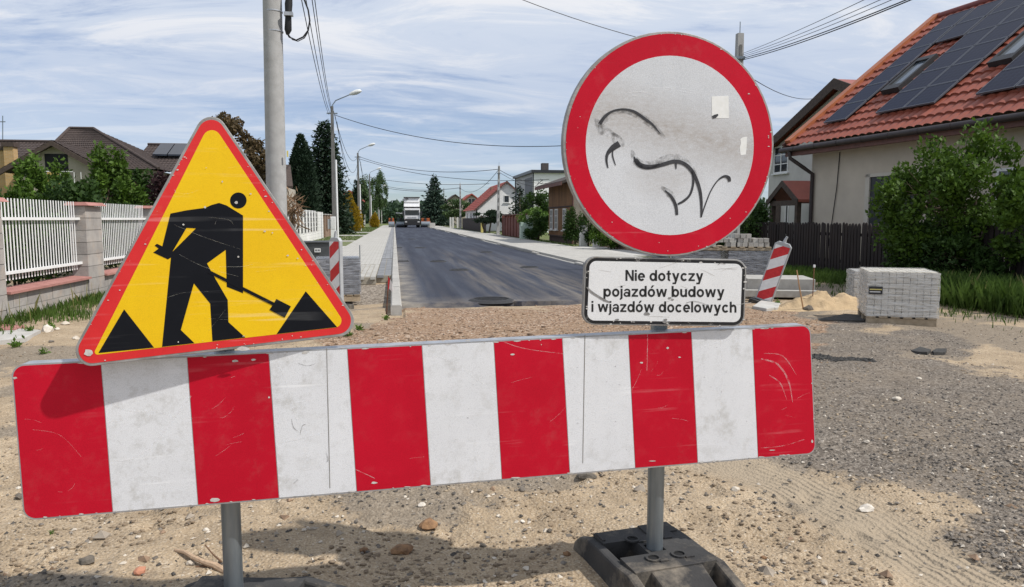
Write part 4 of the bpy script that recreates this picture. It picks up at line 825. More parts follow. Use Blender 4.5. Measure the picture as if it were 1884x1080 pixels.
# ---------------------------------------------------------------- foliage
def unit(n):
    v = rng.normal(size=(n, 3)); return v/np.linalg.norm(v, axis=1, keepdims=True)
def leaf_quads(P, size, out=None, outw=.5, up=.2, aspect=.55):
    n = len(P); d = unit(n)
    if out is not None: d = d+out*outw
    d[:, 2] += up; d /= np.linalg.norm(d, axis=1, keepdims=True); w_ = np.cross(d, unit(n)); w_ /= np.linalg.norm(w_, axis=1, keepdims=True)
    s = (size*(.6+.8*rng.random(n)))[:, None] if np.isscalar(size) else size[:, None]
    return np.stack([P, P+d*s*.5+w_*s*aspect*.5, P+d*s, P+d*s*.5-w_*s*aspect*.5], 1)
def crown_points(c, rad, ncl, n, clr=.34, low=.25):
    """leaf positions in clumps spread over an ellipsoid; gaps stay open between the clumps"""
    c = np.array(c); rad = np.array(rad); u = unit(ncl); r = (.45+.55*rng.random(ncl)**.6)[:, None]; cc = u*r; cc[:, 2] = np.where(cc[:, 2] < -.5, cc[:, 2]*.6, cc[:, 2])
    k = rng.integers(0, ncl, n); q = unit(n)*(rng.random(n)**.45)[:, None]*(clr*(.6+.8*rng.random(ncl)))[k][:, None]
    P = cc[k]+q; out = P/np.linalg.norm(P, axis=1, keepdims=True); return c+P*rad, out
def foliage_mat(name, c, c2, tr=.28, sc=3.): return mat(name, c, c2, sc, .62, trans=tr, contrast=.75, detail=8, spec=.25)
f_green = foliage_mat('leaf_green', (.105, .185, .020), (.026, .058, .008)); f_dark = foliage_mat('leaf_dark', (.055, .110, .018), (.016, .036, .010)); f_fresh = foliage_mat('leaf_fresh', (.13, .22, .035), (.06, .12, .018))
f_con = foliage_mat('conifer_needles', (.026, .050, .024), (.010, .022, .012), .12); f_spr = foliage_mat('spruce_needles', (.050, .085, .055), (.018, .036, .026), .12); f_purp = foliage_mat('purple_leaves', (.060, .026, .026), (.022, .010, .012)); f_yel = foliage_mat('golden_foliage', (.46, .30, .02), (.20, .15, .012)); f_birch = foliage_mat('birch_leaves', (.10, .155, .055), (.045, .08, .028)); f_rust = foliage_mat('rusty_leaves', (.16, .105, .05), (.06, .05, .025)); f_far = foliage_mat('far_leaves', (.055, .095, .045), (.025, .05, .025), .2, .05)
m_bark = mat('bark', (.13, .095, .065), (.06, .045, .03), 14, .95, bump=.6, bscale=30, stretch=(1, 1, .3)); m_birchb = mat('birch_bark', (.60, .58, .54), (.12, .11, .10), 5, .9, stretch=(1, 1, 2.2), contrast=.35)
def tree(name, label, cat, base, h, rad, ncl, n, size, leaf, group=None, trunk=.12, cz=.6, bark=None, clr=.34, limbs=5, up=.25, crown='crown', stems=1):
    t = thing(name, label, cat, base, 0, group); x, y, z = base; bark = bark or m_bark; cen = (x, y, z+h-rad[2])
    tr = MB(); nst = stems
    for s in range(nst):
        ox, oy = (0, 0) if nst == 1 else (random.uniform(-.25, .25)*rad[0], random.uniform(-.25, .25)*rad[1])
        top = Vector((x+ox*1.6, y+oy*1.6, z+h-rad[2]*.7)); b = Vector((x+ox*.4, y+oy*.4, z-.05)); mid = b.lerp(top, .5)+Vector((random.uniform(-.1, .1), random.uniform(-.1, .1), 0))*rad[0]
        tr.tube([b, mid, top], [trunk, trunk*.7, trunk*.35], 8)
        for k in range(limbs):
            a = 6.283*(k+random.random()*.6)/limbs; st = b.lerp(top, random.uniform(.45, .95)); en = Vector((cen[0]+rad[0]*.75*math.cos(a), cen[1]+rad[1]*.75*math.sin(a), cen[2]+rad[2]*random.uniform(-.4, .6)))
            tr.tube([st, st.lerp(en, .5)+Vector((0, 0, .08*rad[2])), en], [trunk*.35, trunk*.22, trunk*.07], 5)
    tr.build('trunk', bark, t, True)
    P, o = crown_points(cen, rad, ncl, n, clr); P = P[P[:, 2] > z+.03]; o = o[:len(P)]
    quads_np(crown, leaf_quads(P, size, o, .5, up), leaf, t); return t
def conifer(name, label, base, h, r, n_lev, n_br, size, leaf, group=None, droop=.25, dense=9, start=.06, power=1.0, jag=.25, cat='tree'):
    t = thing(name, label, cat, base, 0, group); x, y, z = base
    MB().tube([(x, y, z-.05), (x, y, z+h*.5), (x, y, z+h*.97)], [r*.08+.05, r*.05+.03, .015], 8).build('trunk', m_bark, t, True)
    PP, OO, br = [], [], MB()
    for i in range(n_lev):
        f = i/(n_lev-1); zz_ = z+h*(start+(1-start)*f); R_ = r*max(.02, (1-f)**power); nb = max(3, int(n_br*(.35+.65*(1-f))))
        for k in range(nb):
            a = 6.283*(k+rng.random())/nb; L_ = R_*(1-jag+jag*1.6*rng.random()); m = max(3, int(dense*(.3+L_/r))); s = np.linspace(.15, 1, m)
            p = np.stack([x+np.cos(a)*L_*s, y+np.sin(a)*L_*s, zz_-droop*L_*s**1.5+.12*L_*s], 1); p += rng.normal(size=p.shape)*(size*.35)
            PP.append(p); OO.append(np.tile(np.array([math.cos(a), math.sin(a), -.1]), (m, 1)))
            if L_ > .5 and k % 2 == 0: br.tube([(x, y, zz_), (x+math.cos(a)*L_*.8, y+math.sin(a)*L_*.8, zz_-droop*L_*.6)], [.025, .008], 4)
    if br.v: br.build('branches', m_bark, t)['kind'] = 'stuff'
    P = np.concatenate(PP); O_ = np.concatenate(OO); Q = leaf_quads(P, size, O_, 1.1, .05, .42); quads_np('crown', Q, leaf, t); return t
def thuja(name, label, base, h, r, n, size, leaf, group=None, cat='tree', lump=.25):
    t = thing(name, label, cat, base, 0, group); x, y, z = base
    MB().tube([(x, y, z-.05), (x, y, z+h*.9)], [.12, .02], 8).build('trunk', m_bark, t, True)
    f = rng.random(n)**.85; a = rng.random(n)*6.283; prof = np.minimum(1, (f/.12)**.6)*(1-f**2.4)**.75+.03
    ns = 9; k = rng.integers(0, ns, n); sa = rng.random(ns)*6.283; sr = .55*r*np.sqrt(rng.random(ns)); sh = h*(.62+.38*rng.random(ns)); sr[0] = 0; sh[0] = h; sh = np.minimum(sh, h*(1.02-.45*(sr/r)))     # several pointed leaders, each a ragged spire
    lum = 1+lump*(np.sin(a*3+f*9+k)*.5+np.sin(a*7-f*21)*.45+np.sin(f*57+a*2+k)*.5); rr = r*.58*prof*lum*(.55+.45*rng.random(n)**.4)
    P = np.stack([x+sr[k]*np.cos(sa[k])+rr*np.cos(a), y+sr[k]*np.sin(sa[k])+rr*np.sin(a), z+sh[k]*(.02+.97*f)], 1); o = np.stack([np.cos(a), np.sin(a), np.ones(n)*.9], 1)
    quads_np('crown', leaf_quads(P, size, o, .9, .5, .4), leaf, t); return t
def grass_patch(name, label, pts, h, material, n, wid=.012, lean=.35, kind='stuff', cat='grass', curve=True):
    """pts: function n -> (n,2) positions"""
    P = pts(n); n = len(P); Z = height(P[:, 0][:, None], P[:, 1][:, None])[:, 0]; Z = np.where(P[:, 1] > 14, np.maximum(Z, 0.), Z); B = np.stack([P[:, 0], P[:, 1], Z-.01], 1)
    hh = h*(.45+.8*rng.random(n)); a = rng.random(n)*6.283; d = np.stack([np.cos(a), np.sin(a), np.zeros(n)], 1); w_ = np.stack([-np.sin(a), np.cos(a), np.zeros(n)], 1)*(wid*(.6+.8*rng.random(n)))[:, None]
    ln = lean*hh*rng.random(n); mid = B+d*(ln*.35)[:, None]; mid[:, 2] += hh*.6; tip = B+d*ln[:, None]*1.3; tip[:, 2] += hh
    return tag(quads_np(name, np.stack([B-w_, B+w_, mid+w_*.7, tip], 1), material, pivot=False), label, cat, kind=kind)
g_blade = foliage_mat('grass_blade', (.10, .165, .028), (.040, .080, .014), .3, 4.); g_dry = foliage_mat('dry_grass', (.28, .24, .10), (.12, .13, .04), .25, 5.)

# ---------------------------------------------------------------- left boundary: block wall with white picket panels
m_block = mat('split_block', (.40, .375, .345), (.28, .26, .245), 3.5, .92, bump=.35, bscale=45, rnd=.10, dirt=(.42, .33, .26), dscale=3.2, dlo=.5, dhi=.8); m_cop = mat('red_coping', (.42, .20, .17), (.32, .145, .125), 6, .85, bump=.2, bscale=60, rnd=.06); m_mort = mat('mortar', (.24, .225, .205), (.16, .15, .14), 20, .95); m_wpaint = mat('white_paint', (.80, .80, .79), (.70, .70, .685), 12, .5)
FX = -5.0
bw_ = thing('block_fence_wall', 'low grey block wall with pillars and red copings along the sandy verge', 'wall', (FX-.1, 16, 0))
def block(parent, x0, x1, y0, y1, z0, z1, cache={}):
    k = tuple(round(v, 3) for v in (x1-x0, y1-y0, z1-z0))
    if k not in cache:
        a, b, c = k; i = .006; m = MB().hexa([(-a/2+i, -b/2+i, 0), (a/2-i, -b/2+i, 0), (a/2-i, b/2-i, 0), (-a/2+i, b/2-i, 0), (-a/2+i, -b/2+i, c-i), (a/2-i, -b/2+i, c-i), (a/2-i, b/2-i, c-i), (-a/2+i, b/2-i, c-i)])
        me = bpy.data.meshes.new('block'); me.from_pydata(m.v, [], m.f); me.update(); me.materials.append(m_block); cache[k] = me
    o = bpy.data.objects.new('block', cache[k]); link(o, parent); o.location = WM[parent.name].inverted() @ Vector(((x0+x1)/2+random.uniform(-.002, .002), (y0+y1)/2, z0)); return o
def pillar(y0, y1, ztop=1.57):
    MB().box(FX-.222, FX+.008, y0+.012, y1-.012, -.06, ztop-.012).build('pillar_core', m_mort, bw_)
    n = 8; hb = (ztop+.02)/n
    for i in range(n): block(bw_, FX-.235, FX+.02, y0, y1, -.02+i*hb, -.02+(i+1)*hb-.004)
    MB().hexa([(FX-.30, y0-.05, ztop), (FX+.09, y0-.05, ztop), (FX+.09, y1+.05, ztop), (FX-.30, y1+.05, ztop), (FX-.25, y0-.03, ztop+.055), (FX+.03, y0-.03, ztop+.055), (FX+.03, y1+.03, ztop+.055), (FX-.25, y1+.03, ztop+.055)]).build('pillar_cap', m_cop, bw_)
pick_me = MB().prism([(-.003, -.0135, 0), (.003, -.0135, 0), (.003, .0135, 0), (-.003, .0135, 0)], (0, 0, 1.10)); pm_ = bpy.data.meshes.new('picket'); pm_.from_pydata(pick_me.v, [], pick_me.f); pm_.update(); pm_.materials.append(m_wpaint)
def panel(y0, y1, label, full=True):
    MB().box(FX-.212, FX-.008, y0, y1, -.06, .388).build('wall_core', m_mort, bw_)
    for c in range(2):
        y = y0-.19*(c % 2)
        while y < y1-.02:
            ya, yb = max(y, y0), min(y+.38, y1)
            if yb-ya > .05: block(bw_, FX-.22, FX+.0, ya, yb, -.03+c*.212, -.03+(c+1)*.212-.004)
            y += .38
    MB().hexa([(FX-.25, y0+.0, .395), (FX+.06, y0+.0, .372), (FX+.06, y1-.0, .372), (FX-.25, y1-.0, .395), (FX-.25, y0, .43), (FX+.06, y0, .405), (FX+.06, y1, .405), (FX-.25, y1, .43)]).build('coping', m_cop, bw_)
    t = thing('picket_panel', label, 'fence', (FX-.1, (y0+y1)/2, .5), 0, 'white picket panels between the block pillars')
    for z in (.635, 1.355): MB().box(FX-.108, FX-.07, y0-.01, y1+.01, z-.02, z+.02).build('rail', m_wpaint, t)
    n = int((y1-y0-.08)/.088)
    for i in range(n):
        o = bpy.data.objects.new('picket', pm_); link(o, t); o.location = (-.018+.1-.1, y0+.05+(i+.5)*(y1-y0-.1)/n-(y0+y1)/2, .03); o.rotation_euler = (random.uniform(-.004, .004), 0, 0)
ys_ = [(6.55, 7.2), (9.82, 10.47), (13.08, 13.76), (16.4, 17.05), (19.7, 20.35), (23.0, 23.65)]
for i, (a, b) in enumerate(ys_):
    pillar(a, b)
    if i+1 < len(ys_): panel(b, ys_[i+1][0], ('white picket panel before the first visible pillar', 'white picket panel above the red sill by the weeds', 'white picket panel just past the block pillar', 'white picket panel behind the roadworks triangle', 'white picket panel nearest the concrete utility pole')[i])
def strip_pts(x0, x1, y0, y1, dens=None):
    def f(n):
        P = np.stack([x0+(x1-x0)*rng.random(n), y0+(y1-y0)*rng.random(n)], 1)
        k = fbm(P[:, 0], P[:, 1], 1.3, 3, 55)+.5+(0 if dens is None else dens(P)); return P[rng.random(len(P)) < np.clip(k*1.5-.25, 0, 1)]
    return f
grass_patch('weeds', 'green weeds and grass along the foot of the block wall', strip_pts(-4.98, -4.05, 6, 26, lambda P: .35-.75*np.clip((P[:, 0]+4.98)/.9, 0, 1)), .12, g_blade, 26000, .006)
grass_patch('tall_weeds', 'tall seeding weeds against the block wall', strip_pts(-4.96, -4.6, 9.5, 17), .30, g_dry, 140, .003, .25)
def weed(px, py, s, lb):
    s *= .62; p = G(px, py); z = gz(p.x, p.y); P = np.array(p)+rng.normal(size=(60, 3))*s*.35; P[:, 2] = z+np.abs(rng.normal(size=60))*s*.5
    return tag(quads_np('weed_plant', leaf_quads(P, s*.75, None, 0, .7, .4), f_fresh), lb, 'plant', 'small weeds on the bare ground')
for px, py, s, lb in ((55, 618, .09, 'leafy weed beside the concrete slab'), (92, 607, .10, 'weed beside the pale stone'), (30, 640, .11, 'grassy weed on the stony patch'), (80, 652, .07, 'weed below the stony patch'), (660, 610, .09, 'weed tuft right of the triangle corner'), (640, 625, .09, 'weed tuft touching the triangle corner'), (710, 592, .08, 'weed by the flag stake'), (95, 984, .02, 'sprout on the sand left of the post'), (420, 1068, .015, 'sprout beside the left post'), (1430, 560, .1, 'weed at the leaning marker board foot')): weed(px, py, s, lb)
slab = MB(); slab.prism([G(-60, 632, .06), G(-30, 608, .06), G(30, 604, .06), G(75, 607, .06), G(45, 622, .06)], (0, 0, -.05)); tag(slab.build('concrete_slab', m_conc), 'broken pale concrete slab near the weeds', 'slab')
tag(MB().prism([G(-60, 608, .07), G(-20, 596, .07), G(45, 598, .07), G(28, 606, .07)], (0, 0, -.05)).build('red_slab', m_cop), 'flat red paving slab at the foot of the weeds', 'slab')

# ---------------------------------------------------------------- left house with the brown roof
m_btile = mat('brown_tile', (.078, .056, .048), (.042, .031, .028), 3, .75, bump=.2, bscale=30, contrast=.8); m_otile = mat('red_tile', (.30, .080, .046), (.20, .052, .034), 2.2, .55, contrast=.8, dirt=(.20, .075, .05), dscale=1.3, dlo=.5, dhi=.75); m_dwood = mat('dark_timber', (.085, .06, .048), (.05, .036, .03), 8, .8, bump=.2, bscale=30); m_cream = mat('cream_render', (.42, .375, .30), (.35, .31, .25), 2, .95, bump=.2, bscale=60); m_glass = mat('window_glass', (.035, .042, .050), (.025, .03, .035), 2, .08, spec=.8)
m_wframe = mat('window_frame_white', (.72, .72, .70), (.6, .6, .58), 5, .6); m_solar = None
def tile_sheet(name, a, b, c, d, tw, tl, material, parent, amp=.03, step=.03, nu=6, ridge_dark=None):
    """profiled tile roof over the quad a(eave left) b(eave right) c(ridge right) d(ridge left): waves across, steps up the slope"""
    a, b, c, d = (np.array(p, float) for p in (a, b, c, d)); wu = max(np.linalg.norm(b-a), np.linalg.norm(c-d)); hv = max(np.linalg.norm(d-a), np.linalg.norm(c-b))
    ncol = max(1, round(wu/tw)); nrow = max(1, round(hv/tl)); U_ = np.linspace(0, 1, ncol*nu+1); V_ = []; ST = []
    for r_ in range(nrow):
        for f, s in ((0.002, 1.), (.5, .5), (.985, .0)): V_.append((r_+f)/nrow); ST.append(s)
    V_.append(1.); ST.append(0); V_ = np.array(V_); ST = np.array(ST); UU, VV = np.meshgrid(U_, V_, indexing='ij')
    P = ((a[None, None]*(1-UU[..., None])+b*UU[..., None])*(1-VV[..., None])+(d*(1-UU[..., None])+c*UU[..., None])*VV[..., None]); n = np.cross(b-a, d-a if np.linalg.norm(d-a) > .01 else c-a); n /= np.linalg.norm(n); n = n if n[2] > 0 else -n
    ph = UU*ncol*2*math.pi; P = P+n*(amp*(np.abs(np.sin(ph/2))**.7)+step*ST[None, :])[..., None]; return grid_np(name, P, material, parent)
class Frame:   # local frame on a facade: o origin, u along, n outward
    def __init__(s, o, u): s.o = Vector(o); s.u = Vector(u).normalized(); s.n = s.u.cross(Vector((0, 0, 1))).normalized()
    def p(s, u, z, d=0.): return s.o+s.u*u+Vector((0, 0, z))+s.n*d
    def box(s, m, u0, u1, z0, z1, d0, d1): return m.hexa([s.p(u0, z0, d1), s.p(u1, z0, d1), s.p(u1, z0, d0), s.p(u0, z0, d0), s.p(u0, z1, d1), s.p(u1, z1, d1), s.p(u1, z1, d0), s.p(u0, z1, d0)])
def window(fr, parent, u0, u1, z0, z1, fm=None, gm_=None, mull=1, sill=True, bars=0, fw=.06, depth=0., name='window'):
    fm = fm or m_wframe; m = MB(); D0, D1 = depth-.03, depth+.035
    for a, b, c, d in ((u0, u0+fw, z0, z1), (u1-fw, u1, z0, z1), (u0+fw, u1-fw, z0, z0+fw), (u0+fw, u1-fw, z1-fw, z1)): fr.box(m, a, b, c, d, D0, D1)
    for k in range(mull): x = u0+(u1-u0)*(k+1)/(mull+1); fr.box(m, x-fw*.5, x+fw*.5, z0+fw, z1-fw, D0, D1-.004)
    for k in range(bars): z = z0+(z1-z0)*(k+1)/(bars+1); fr.box(m, u0+fw, u1-fw, z-.02, z+.02, D0, D1-.008)
    w_ = m.build(name, fm, parent); g = MB(); fr.box(g, u0+fw*.5, u1-fw*.5, z0+fw*.5, z1-fw*.5, D0, depth+.008); g.build('pane', gm_ or m_glass, w_)
    if sill: s = MB(); fr.box(s, u0-.08, u1+.08, z0-.06, z0-.004, depth-.03, depth+.11); s.build('sill', fm, w_)
    return w_
HY = 48.
hl = thing('brown_roofed_house', 'house with dark brown tiled hip roof and front gable behind the picket fence', 'house', tuple(oY(170, 403, HY+5)*1.0)[:2]+(0.,))
P3 = lambda px, py, Y: oY(px, py, Y)
apex = P3(172, 238, HY+4); apexb = P3(126, 239.5, HY+4); eR = P3(292, 312, HY); eL = P3(52, 312, HY)
gr = [(eL.x+.4, HY+.5), (eR.x-.4, HY+.5), (eR.x-.4, HY+12), (eL.x+.4, HY+12)]
MB().box(eL.x+.5, eR.x-.5, HY+.6, HY+11, 0, eR.z).build('wall', m_cream, hl)
apb = Vector((apexb.x, HY+4.2, apex.z)); tile_sheet('roof', eL, eR, apex, apb, .23, .34, m_btile, hl)
rb = Vector((eR.x, HY+13, eR.z)); lb_ = Vector((eL.x, HY+13, eL.z))
tile_sheet('roof', eR, rb, apex+Vector((-.01, .4, 0)), apex, .23, .34, m_btile, hl); tile_sheet('roof', lb_, eL, apb, apb+Vector((0, .4, 0)), .23, .34, m_btile, hl)
for a, b in ((eL, apb), (apex, eR), (apex, apb)): MB().tube([a+Vector((0, 0, .06)), b+Vector((0, 0, .08))], .10, 8).build('ridge_tiles', m_btile, hl, True)
# front gable wing
ga = P3(95, 258, HY-3); gl = P3(-8, 316, HY-3); grr = P3(145, 284, HY-3); back = Vector((0, 7, 0))
ge = Vector((2*ga.x-gl.x, HY-3, gl.z)); wl = Vector((ga.x-(ga.x-gl.x)*.62, HY-2.6, 0)); wr = Vector((ga.x+(ga.x-gl.x)*.62, HY-2.6, 0)); zt = gl.z+(ga.z-gl.z)*.38
MB().prism([(wl.x, HY-2.6, 0), (wr.x, HY-2.6, 0), (wr.x, HY-2.6, zt-.1), (ga.x, HY-2.6, ga.z-.25), (wl.x, HY-2.6, zt-.1)], (0, 6, 0)).build('gable_wall', m_cream, hl)
tile_sheet('roof', gl, ga, ga+back, gl+back, .34, .23, m_btile, hl, .02, .02); tile_sheet('roof', ga, ge, ge+back, ga+back, .34, .23, m_btile, hl, .02, .02)
for a, b in ((gl, ga), (ga, ge)):
    MB().hexa([a+Vector((0, -.12, -.30)), b+Vector((0, -.12, -.30)), b+Vector((0, .05, -.30)), a+Vector((0, .05, -.30)), a+Vector((0, -.12, -.02)), b+Vector((0, -.12, -.02)), b+Vector((0, .05, -.02)), a+Vector((0, .05, -.02))]).build('bargeboard', m_dwood, hl)
fg = Frame((0, HY-2.6, 0), (1, 0, 0)); q0, q1 = P3(82, 283, HY-2.6), P3(128, 345, HY-2.6)
wdw = MB(); fg.box(wdw, q0.x, q1.x, q1.z, q0.z, -.05, .03); wdw.build('balcony_door', mat('dark_opening', (.018, .018, .02), (.012, .012, .014), 3, .5, spec=.2), hl)
rl = MB(); fg.box(rl, q0.x-.3, q1.x+.5, q1.z+.82, q1.z+.87, .75, .80); [fg.box(rl, q0.x+i*.35, q0.x+i*.35+.03, q1.z, q1.z+.82, .755, .785) for i in range(7)]; rl.build('balcony_rail', m_wframe, hl); pnl = MB(); fg.box(pnl, P3(117, 0, HY).x, P3(137, 0, HY).x, q1.z-.1, q1.z+.8, .80, .86); pnl.build('balcony_panel', mat('ochre_panel', (.48, .34, .12), (.36, .25, .08), 6, .8), hl)
# low side roofs left and right with solar collectors and chimney
def sideroof(px0, px1, ytop, ybot, Yf, Yb):
    a, b = P3(px0, ybot, Yf), P3(px1, ybot, Yf); zt_ = P3(px0, ytop, Yb).z; tile_sheet('roof', a, b, Vector((b.x, Yb, zt_)), Vector((a.x, Yb, zt_)), .23, .34, m_btile, hl); MB().box(a.x+.2, b.x-.2, Yf+.4, Yb+3, 0, a.z).build('wall', m_cream, hl)
    MB().tube([(a.x, Yb, zt_+.08), (b.x, Yb, zt_+.08)], .1, 8).build('ridge_tiles', m_btile, hl, True)
sideroof(-150, 76, 259, 312, HY+2, HY+7); sideroof(228, 400, 267, 318, HY+3, HY+8)
m_pv = mat('collector_black', (.018, .022, .035), (.012, .014, .02), 4, .15, spec=.6)
for k in range(2):
    x0, x1 = P3(264+k*29, 0, HY+5).x, P3(264+k*29+27, 0, HY+5).x; za, zb_ = P3(280, 289, HY+5.6).z+.12, P3(280, 270, HY+7.4).z+.15; MB().hexa([(x0, HY+5.3, za-.05), (x1, HY+5.3, za-.05), (x1, HY+7.2, zb_-.05), (x0, HY+7.2, zb_-.05), (x0, HY+5.3, za+.06), (x1, HY+5.3, za+.06), (x1, HY+7.2, zb_+.06), (x0, HY+7.2, zb_+.06)]).build('solar_collector', m_pv, hl)
def mat_brick(name, c1, c2, cm, bw=.25, rh=.075):
    m = bpy.data.materials.new(name); m.use_nodes = True; t = m.node_tree; b = t.nodes['Principled BSDF']; b.inputs['Roughness'].default_value = .9; geo = t.nodes.new('ShaderNodeNewGeometry'); s = t.nodes.new('ShaderNodeSeparateXYZ'); t.links.new(geo.outputs['Position'], s.inputs[0]); cb = t.nodes.new('ShaderNodeCombineXYZ'); t.links.new(mth(t, 'ADD', s.outputs[0], s.outputs[1]), cb.inputs[0]); t.links.new(s.outputs[2], cb.inputs[1])
    br = t.nodes.new('ShaderNodeTexBrick'); br.inputs['Scale'].default_value = 1; br.inputs['Brick Width'].default_value = bw; br.inputs['Row Height'].default_value = rh; br.inputs['Mortar Size'].default_value = .008; br.inputs['Color1'].default_value = (*c1, 1); br.inputs['Color2'].default_value = (*c2, 1); br.inputs['Mortar'].default_value = (*cm, 1); t.links.new(cb.outputs[0], br.inputs['Vector']); t.links.new(br.outputs[0], b.inputs['Base Color']); return m
m_ybrick = mat_brick('yellow_brick', (.50, .31, .12), (.42, .25, .09), (.42, .36, .26)); m_obrick = mat_brick('orange_brick', (.46, .23, .11), (.36, .17, .08), (.40, .33, .25)); m_brbrick = mat_brick('brown_brick', (.27, .16, .10), (.19, .11, .07), (.30, .25, .2)); m_wblock = mat_brick('white_block', (.74, .73, .70), (.68, .67, .64), (.42, .41, .39), .4, .2)
c0, c1 = P3(-6, 300, HY-1), P3(9, 268, HY-1)
for px0, px1, tp in ((-12, 10, 277), (10, 24, 270)):
    a, b = P3(px0, 330, HY-.5-px0*.02), P3(px1, tp, HY-.5-px0*.02); ch = MB().box(a.x, b.x, a.y, a.y+.5, a.z-2, b.z).build('chimney', m_ybrick, hl); MB().box(a.x-.08, b.x+.08, a.y-.08, a.y+.58, b.z+.003, b.z+.25).build('chimney_cap', m_dwood, ch)
ant = thing('roof_antenna', 'thin mast antenna with cross bar behind the brown roof', 'antenna', tuple(P3(5, 258, HY+7))); b5, t5 = P3(5, 262, HY+7), P3(5, 213, HY+7); MB().tube([b5, t5], .03, 6).build('mast', m_galv, ant); MB().tube([P3(-1, 224, HY+7), P3(10, 224, HY+7)], .03, 6).build('cross_bar', m_galv, ant)
# ---------------------------------------------------------------- vegetation behind the left fence
def at_base(px, Y): return (XatY(px, Y), Y, 0.)
VG = 'garden shrubs behind the picket fence'
for nm, lb, px, Y, top, w_px, leaf, n, sz in (('shrub', 'leafy green shrub in front of the balcony gable', 62, 22, 292, 46, f_fresh, 5200, .12), ('shrub', 'dense dark green bush behind the picket panel', 150, 19, 332, 110, f_dark, 9000, .12), ('shrub', 'tall loose green shrub under the hip roof', 195, 25, 280, 84, f_green, 7000, .13), ('shrub', 'low green bush behind the corner pillar', 15, 18, 338, 100, f_green, 7000, .12),
        ('shrub', 'green shrub right of the balcony panel', 112, 24, 318, 60, f_green, 5000, .12), ('shrub', 'leafy shrub under the right end of the hip roof', 246, 26, 304, 64, f_dark, 6000, .13), ('shrub', 'green bush between the hip roof and the purple shrub', 238, 21, 330, 60, f_green, 6000, .12), ('purple_shrub', 'purple leaved shrub beside the roadworks triangle', 290, 23, 318, 70, f_purp, 7000, .12), ('shrub', 'dark shrub hidden behind the roadworks triangle', 360, 22, 330, 90, f_dark, 5000, .13), ('shrub', 'green shrub at the outer end of the fence', -60, 17, 335, 90, f_green, 6000, .12)):
    zt_ = oY(px, top, Y).z; r_ = w_px/2/F_PX*Y; tree(nm, lb, 'shrub', at_base(px, Y), zt_, (r_, r_, zt_*.46), 26, n, sz, leaf, VG, .05, limbs=4, stems=3, clr=.36)
for k, yy in enumerate((10.9, 12.2, 13.6, 15.2, 16.8, 18.6, 20.6)):
    tree('low_hedge', ('clipped low bush behind the first pickets', 'low bush with dark leaves behind the sill panel', 'low bush behind the block pillar', 'low bush behind the second picket panel', 'low bush behind the third pillar', 'low bush behind the roadworks triangle edge', 'last low bush before the utility pole')[k], 'shrub', (-6.1-random.random()*.3, yy, 0), 1.5+.15*random.random(), (.8, .85, .75), 24, 4200, .09, f_dark if k % 3 else f_green, 'low bushes right behind the picket fence', .03, limbs=3, stems=2, clr=.36)
t_ = oY(430, 216, 36); tree('rusty_tree', 'slender tree with rusty drooping leaves behind the triangle top', 'tree', at_base(430, 36), t_.z, (1.95, 1.8, 2.3), 44, 9500, .19, f_rust, None, .12, clr=.22, up=-.7, limbs=9)
t2 = at_base(537, 30); dg_ = thing('dry_pampas', 'dry brown drooping fronds beside the concrete utility pole', 'plant', t2); P = np.tile(np.array([[t2[0], t2[1], 1.75]]), (240, 1))+rng.normal(size=(240, 3))*np.array([.16, .2, .28]); quads_np('fronds', leaf_quads(P, .5, None, 0, -.25, .10), foliage_mat('dry_fronds', (.34, .22, .13), (.18, .11, .07), .2), dg_); MB().tube([(t2[0], t2[1], 0), (t2[0], t2[1], 1.7)], [.12, .05], 6).build('stem', m_bark, dg_)
dk = P3(485, 305, 44); hb_ = thing('dark_roofed_outbuilding', 'dark roofed outbuilding glimpsed behind the concrete pole', 'building', (dk.x, 45, 0)); MB().box(dk.x-2.4, dk.x+1.2, 44.2, 48, 0, dk.z-1.2).build('wall', m_cream, hb_); MB().prism([(dk.x-2.8, 43.8, dk.z-1.25), (dk.x+1.6, 43.8, dk.z-1.25), (dk.x+1.2, 46, dk.z+.1), (dk.x-2.4, 46, dk.z+.1)], (0, 0, .12)).build('roof', m_dwood, hb_)
thuja('dark_thuja', 'dark bushy conifer next to the concrete utility pole', at_base(557, 62), oY(557, 249, 62).z, 1.75, 32000, .26, f_con, 'dark conifers behind the white wall')
conifer('dark_spruce', 'tall dark pointed conifer behind the first street lamp', at_base(601, 66), oY(600, 226, 66).z, 2.2, 64, 26, .34, f_con, 'dark conifers behind the white wall', .30, 12, .03, .50, .18)
thuja('golden_conifer', 'golden yellow rounded conifer between the street lamps', at_base(642, 78), oY(642, 354, 78).z, 1.3, 11000, .22, f_yel, None, 'shrub', .3)
thuja('golden_shrub', 'small golden shrub far along the left pavement', at_base(690, 118), oY(690, 392, 118).z, .75, 2600, .25, f_yel, None, 'shrub', .3)
thuja('dark_thuja', 'narrow dark conifer beside the second street lamp', at_base(657, 92), oY(657, 333, 92).z, 1.0, 6000, .28, f_con)
for px, Y, top, lb, r_ in ((671, 150, 330, 'pale green birch just past the second street lamp', 1.9), (690, 175, 322, 'tall birch behind the third street lamp', 1.7), (702, 200, 314, 'tall birch at the far end of the lamp row', 2.0), (663, 140, 345, 'lower birch between the conifer and the lamps', 1.6)):
    zt_ = oY(px, top, Y).z; tree('birch_tree', lb, 'tree', at_base(px, Y), zt_, (r_, r_, zt_*.42), 40, 5200, .32, f_birch, 'birches along the left side', .14, bark=m_birchb, clr=.24, up=-.5, limbs=7)
tree('dark_shrub', 'dark shrub below the golden conifer', 'shrub', at_base(630, 72), 2.3, (1., 1., 1.), 20, 3500, .18, f_dark, None, .05)

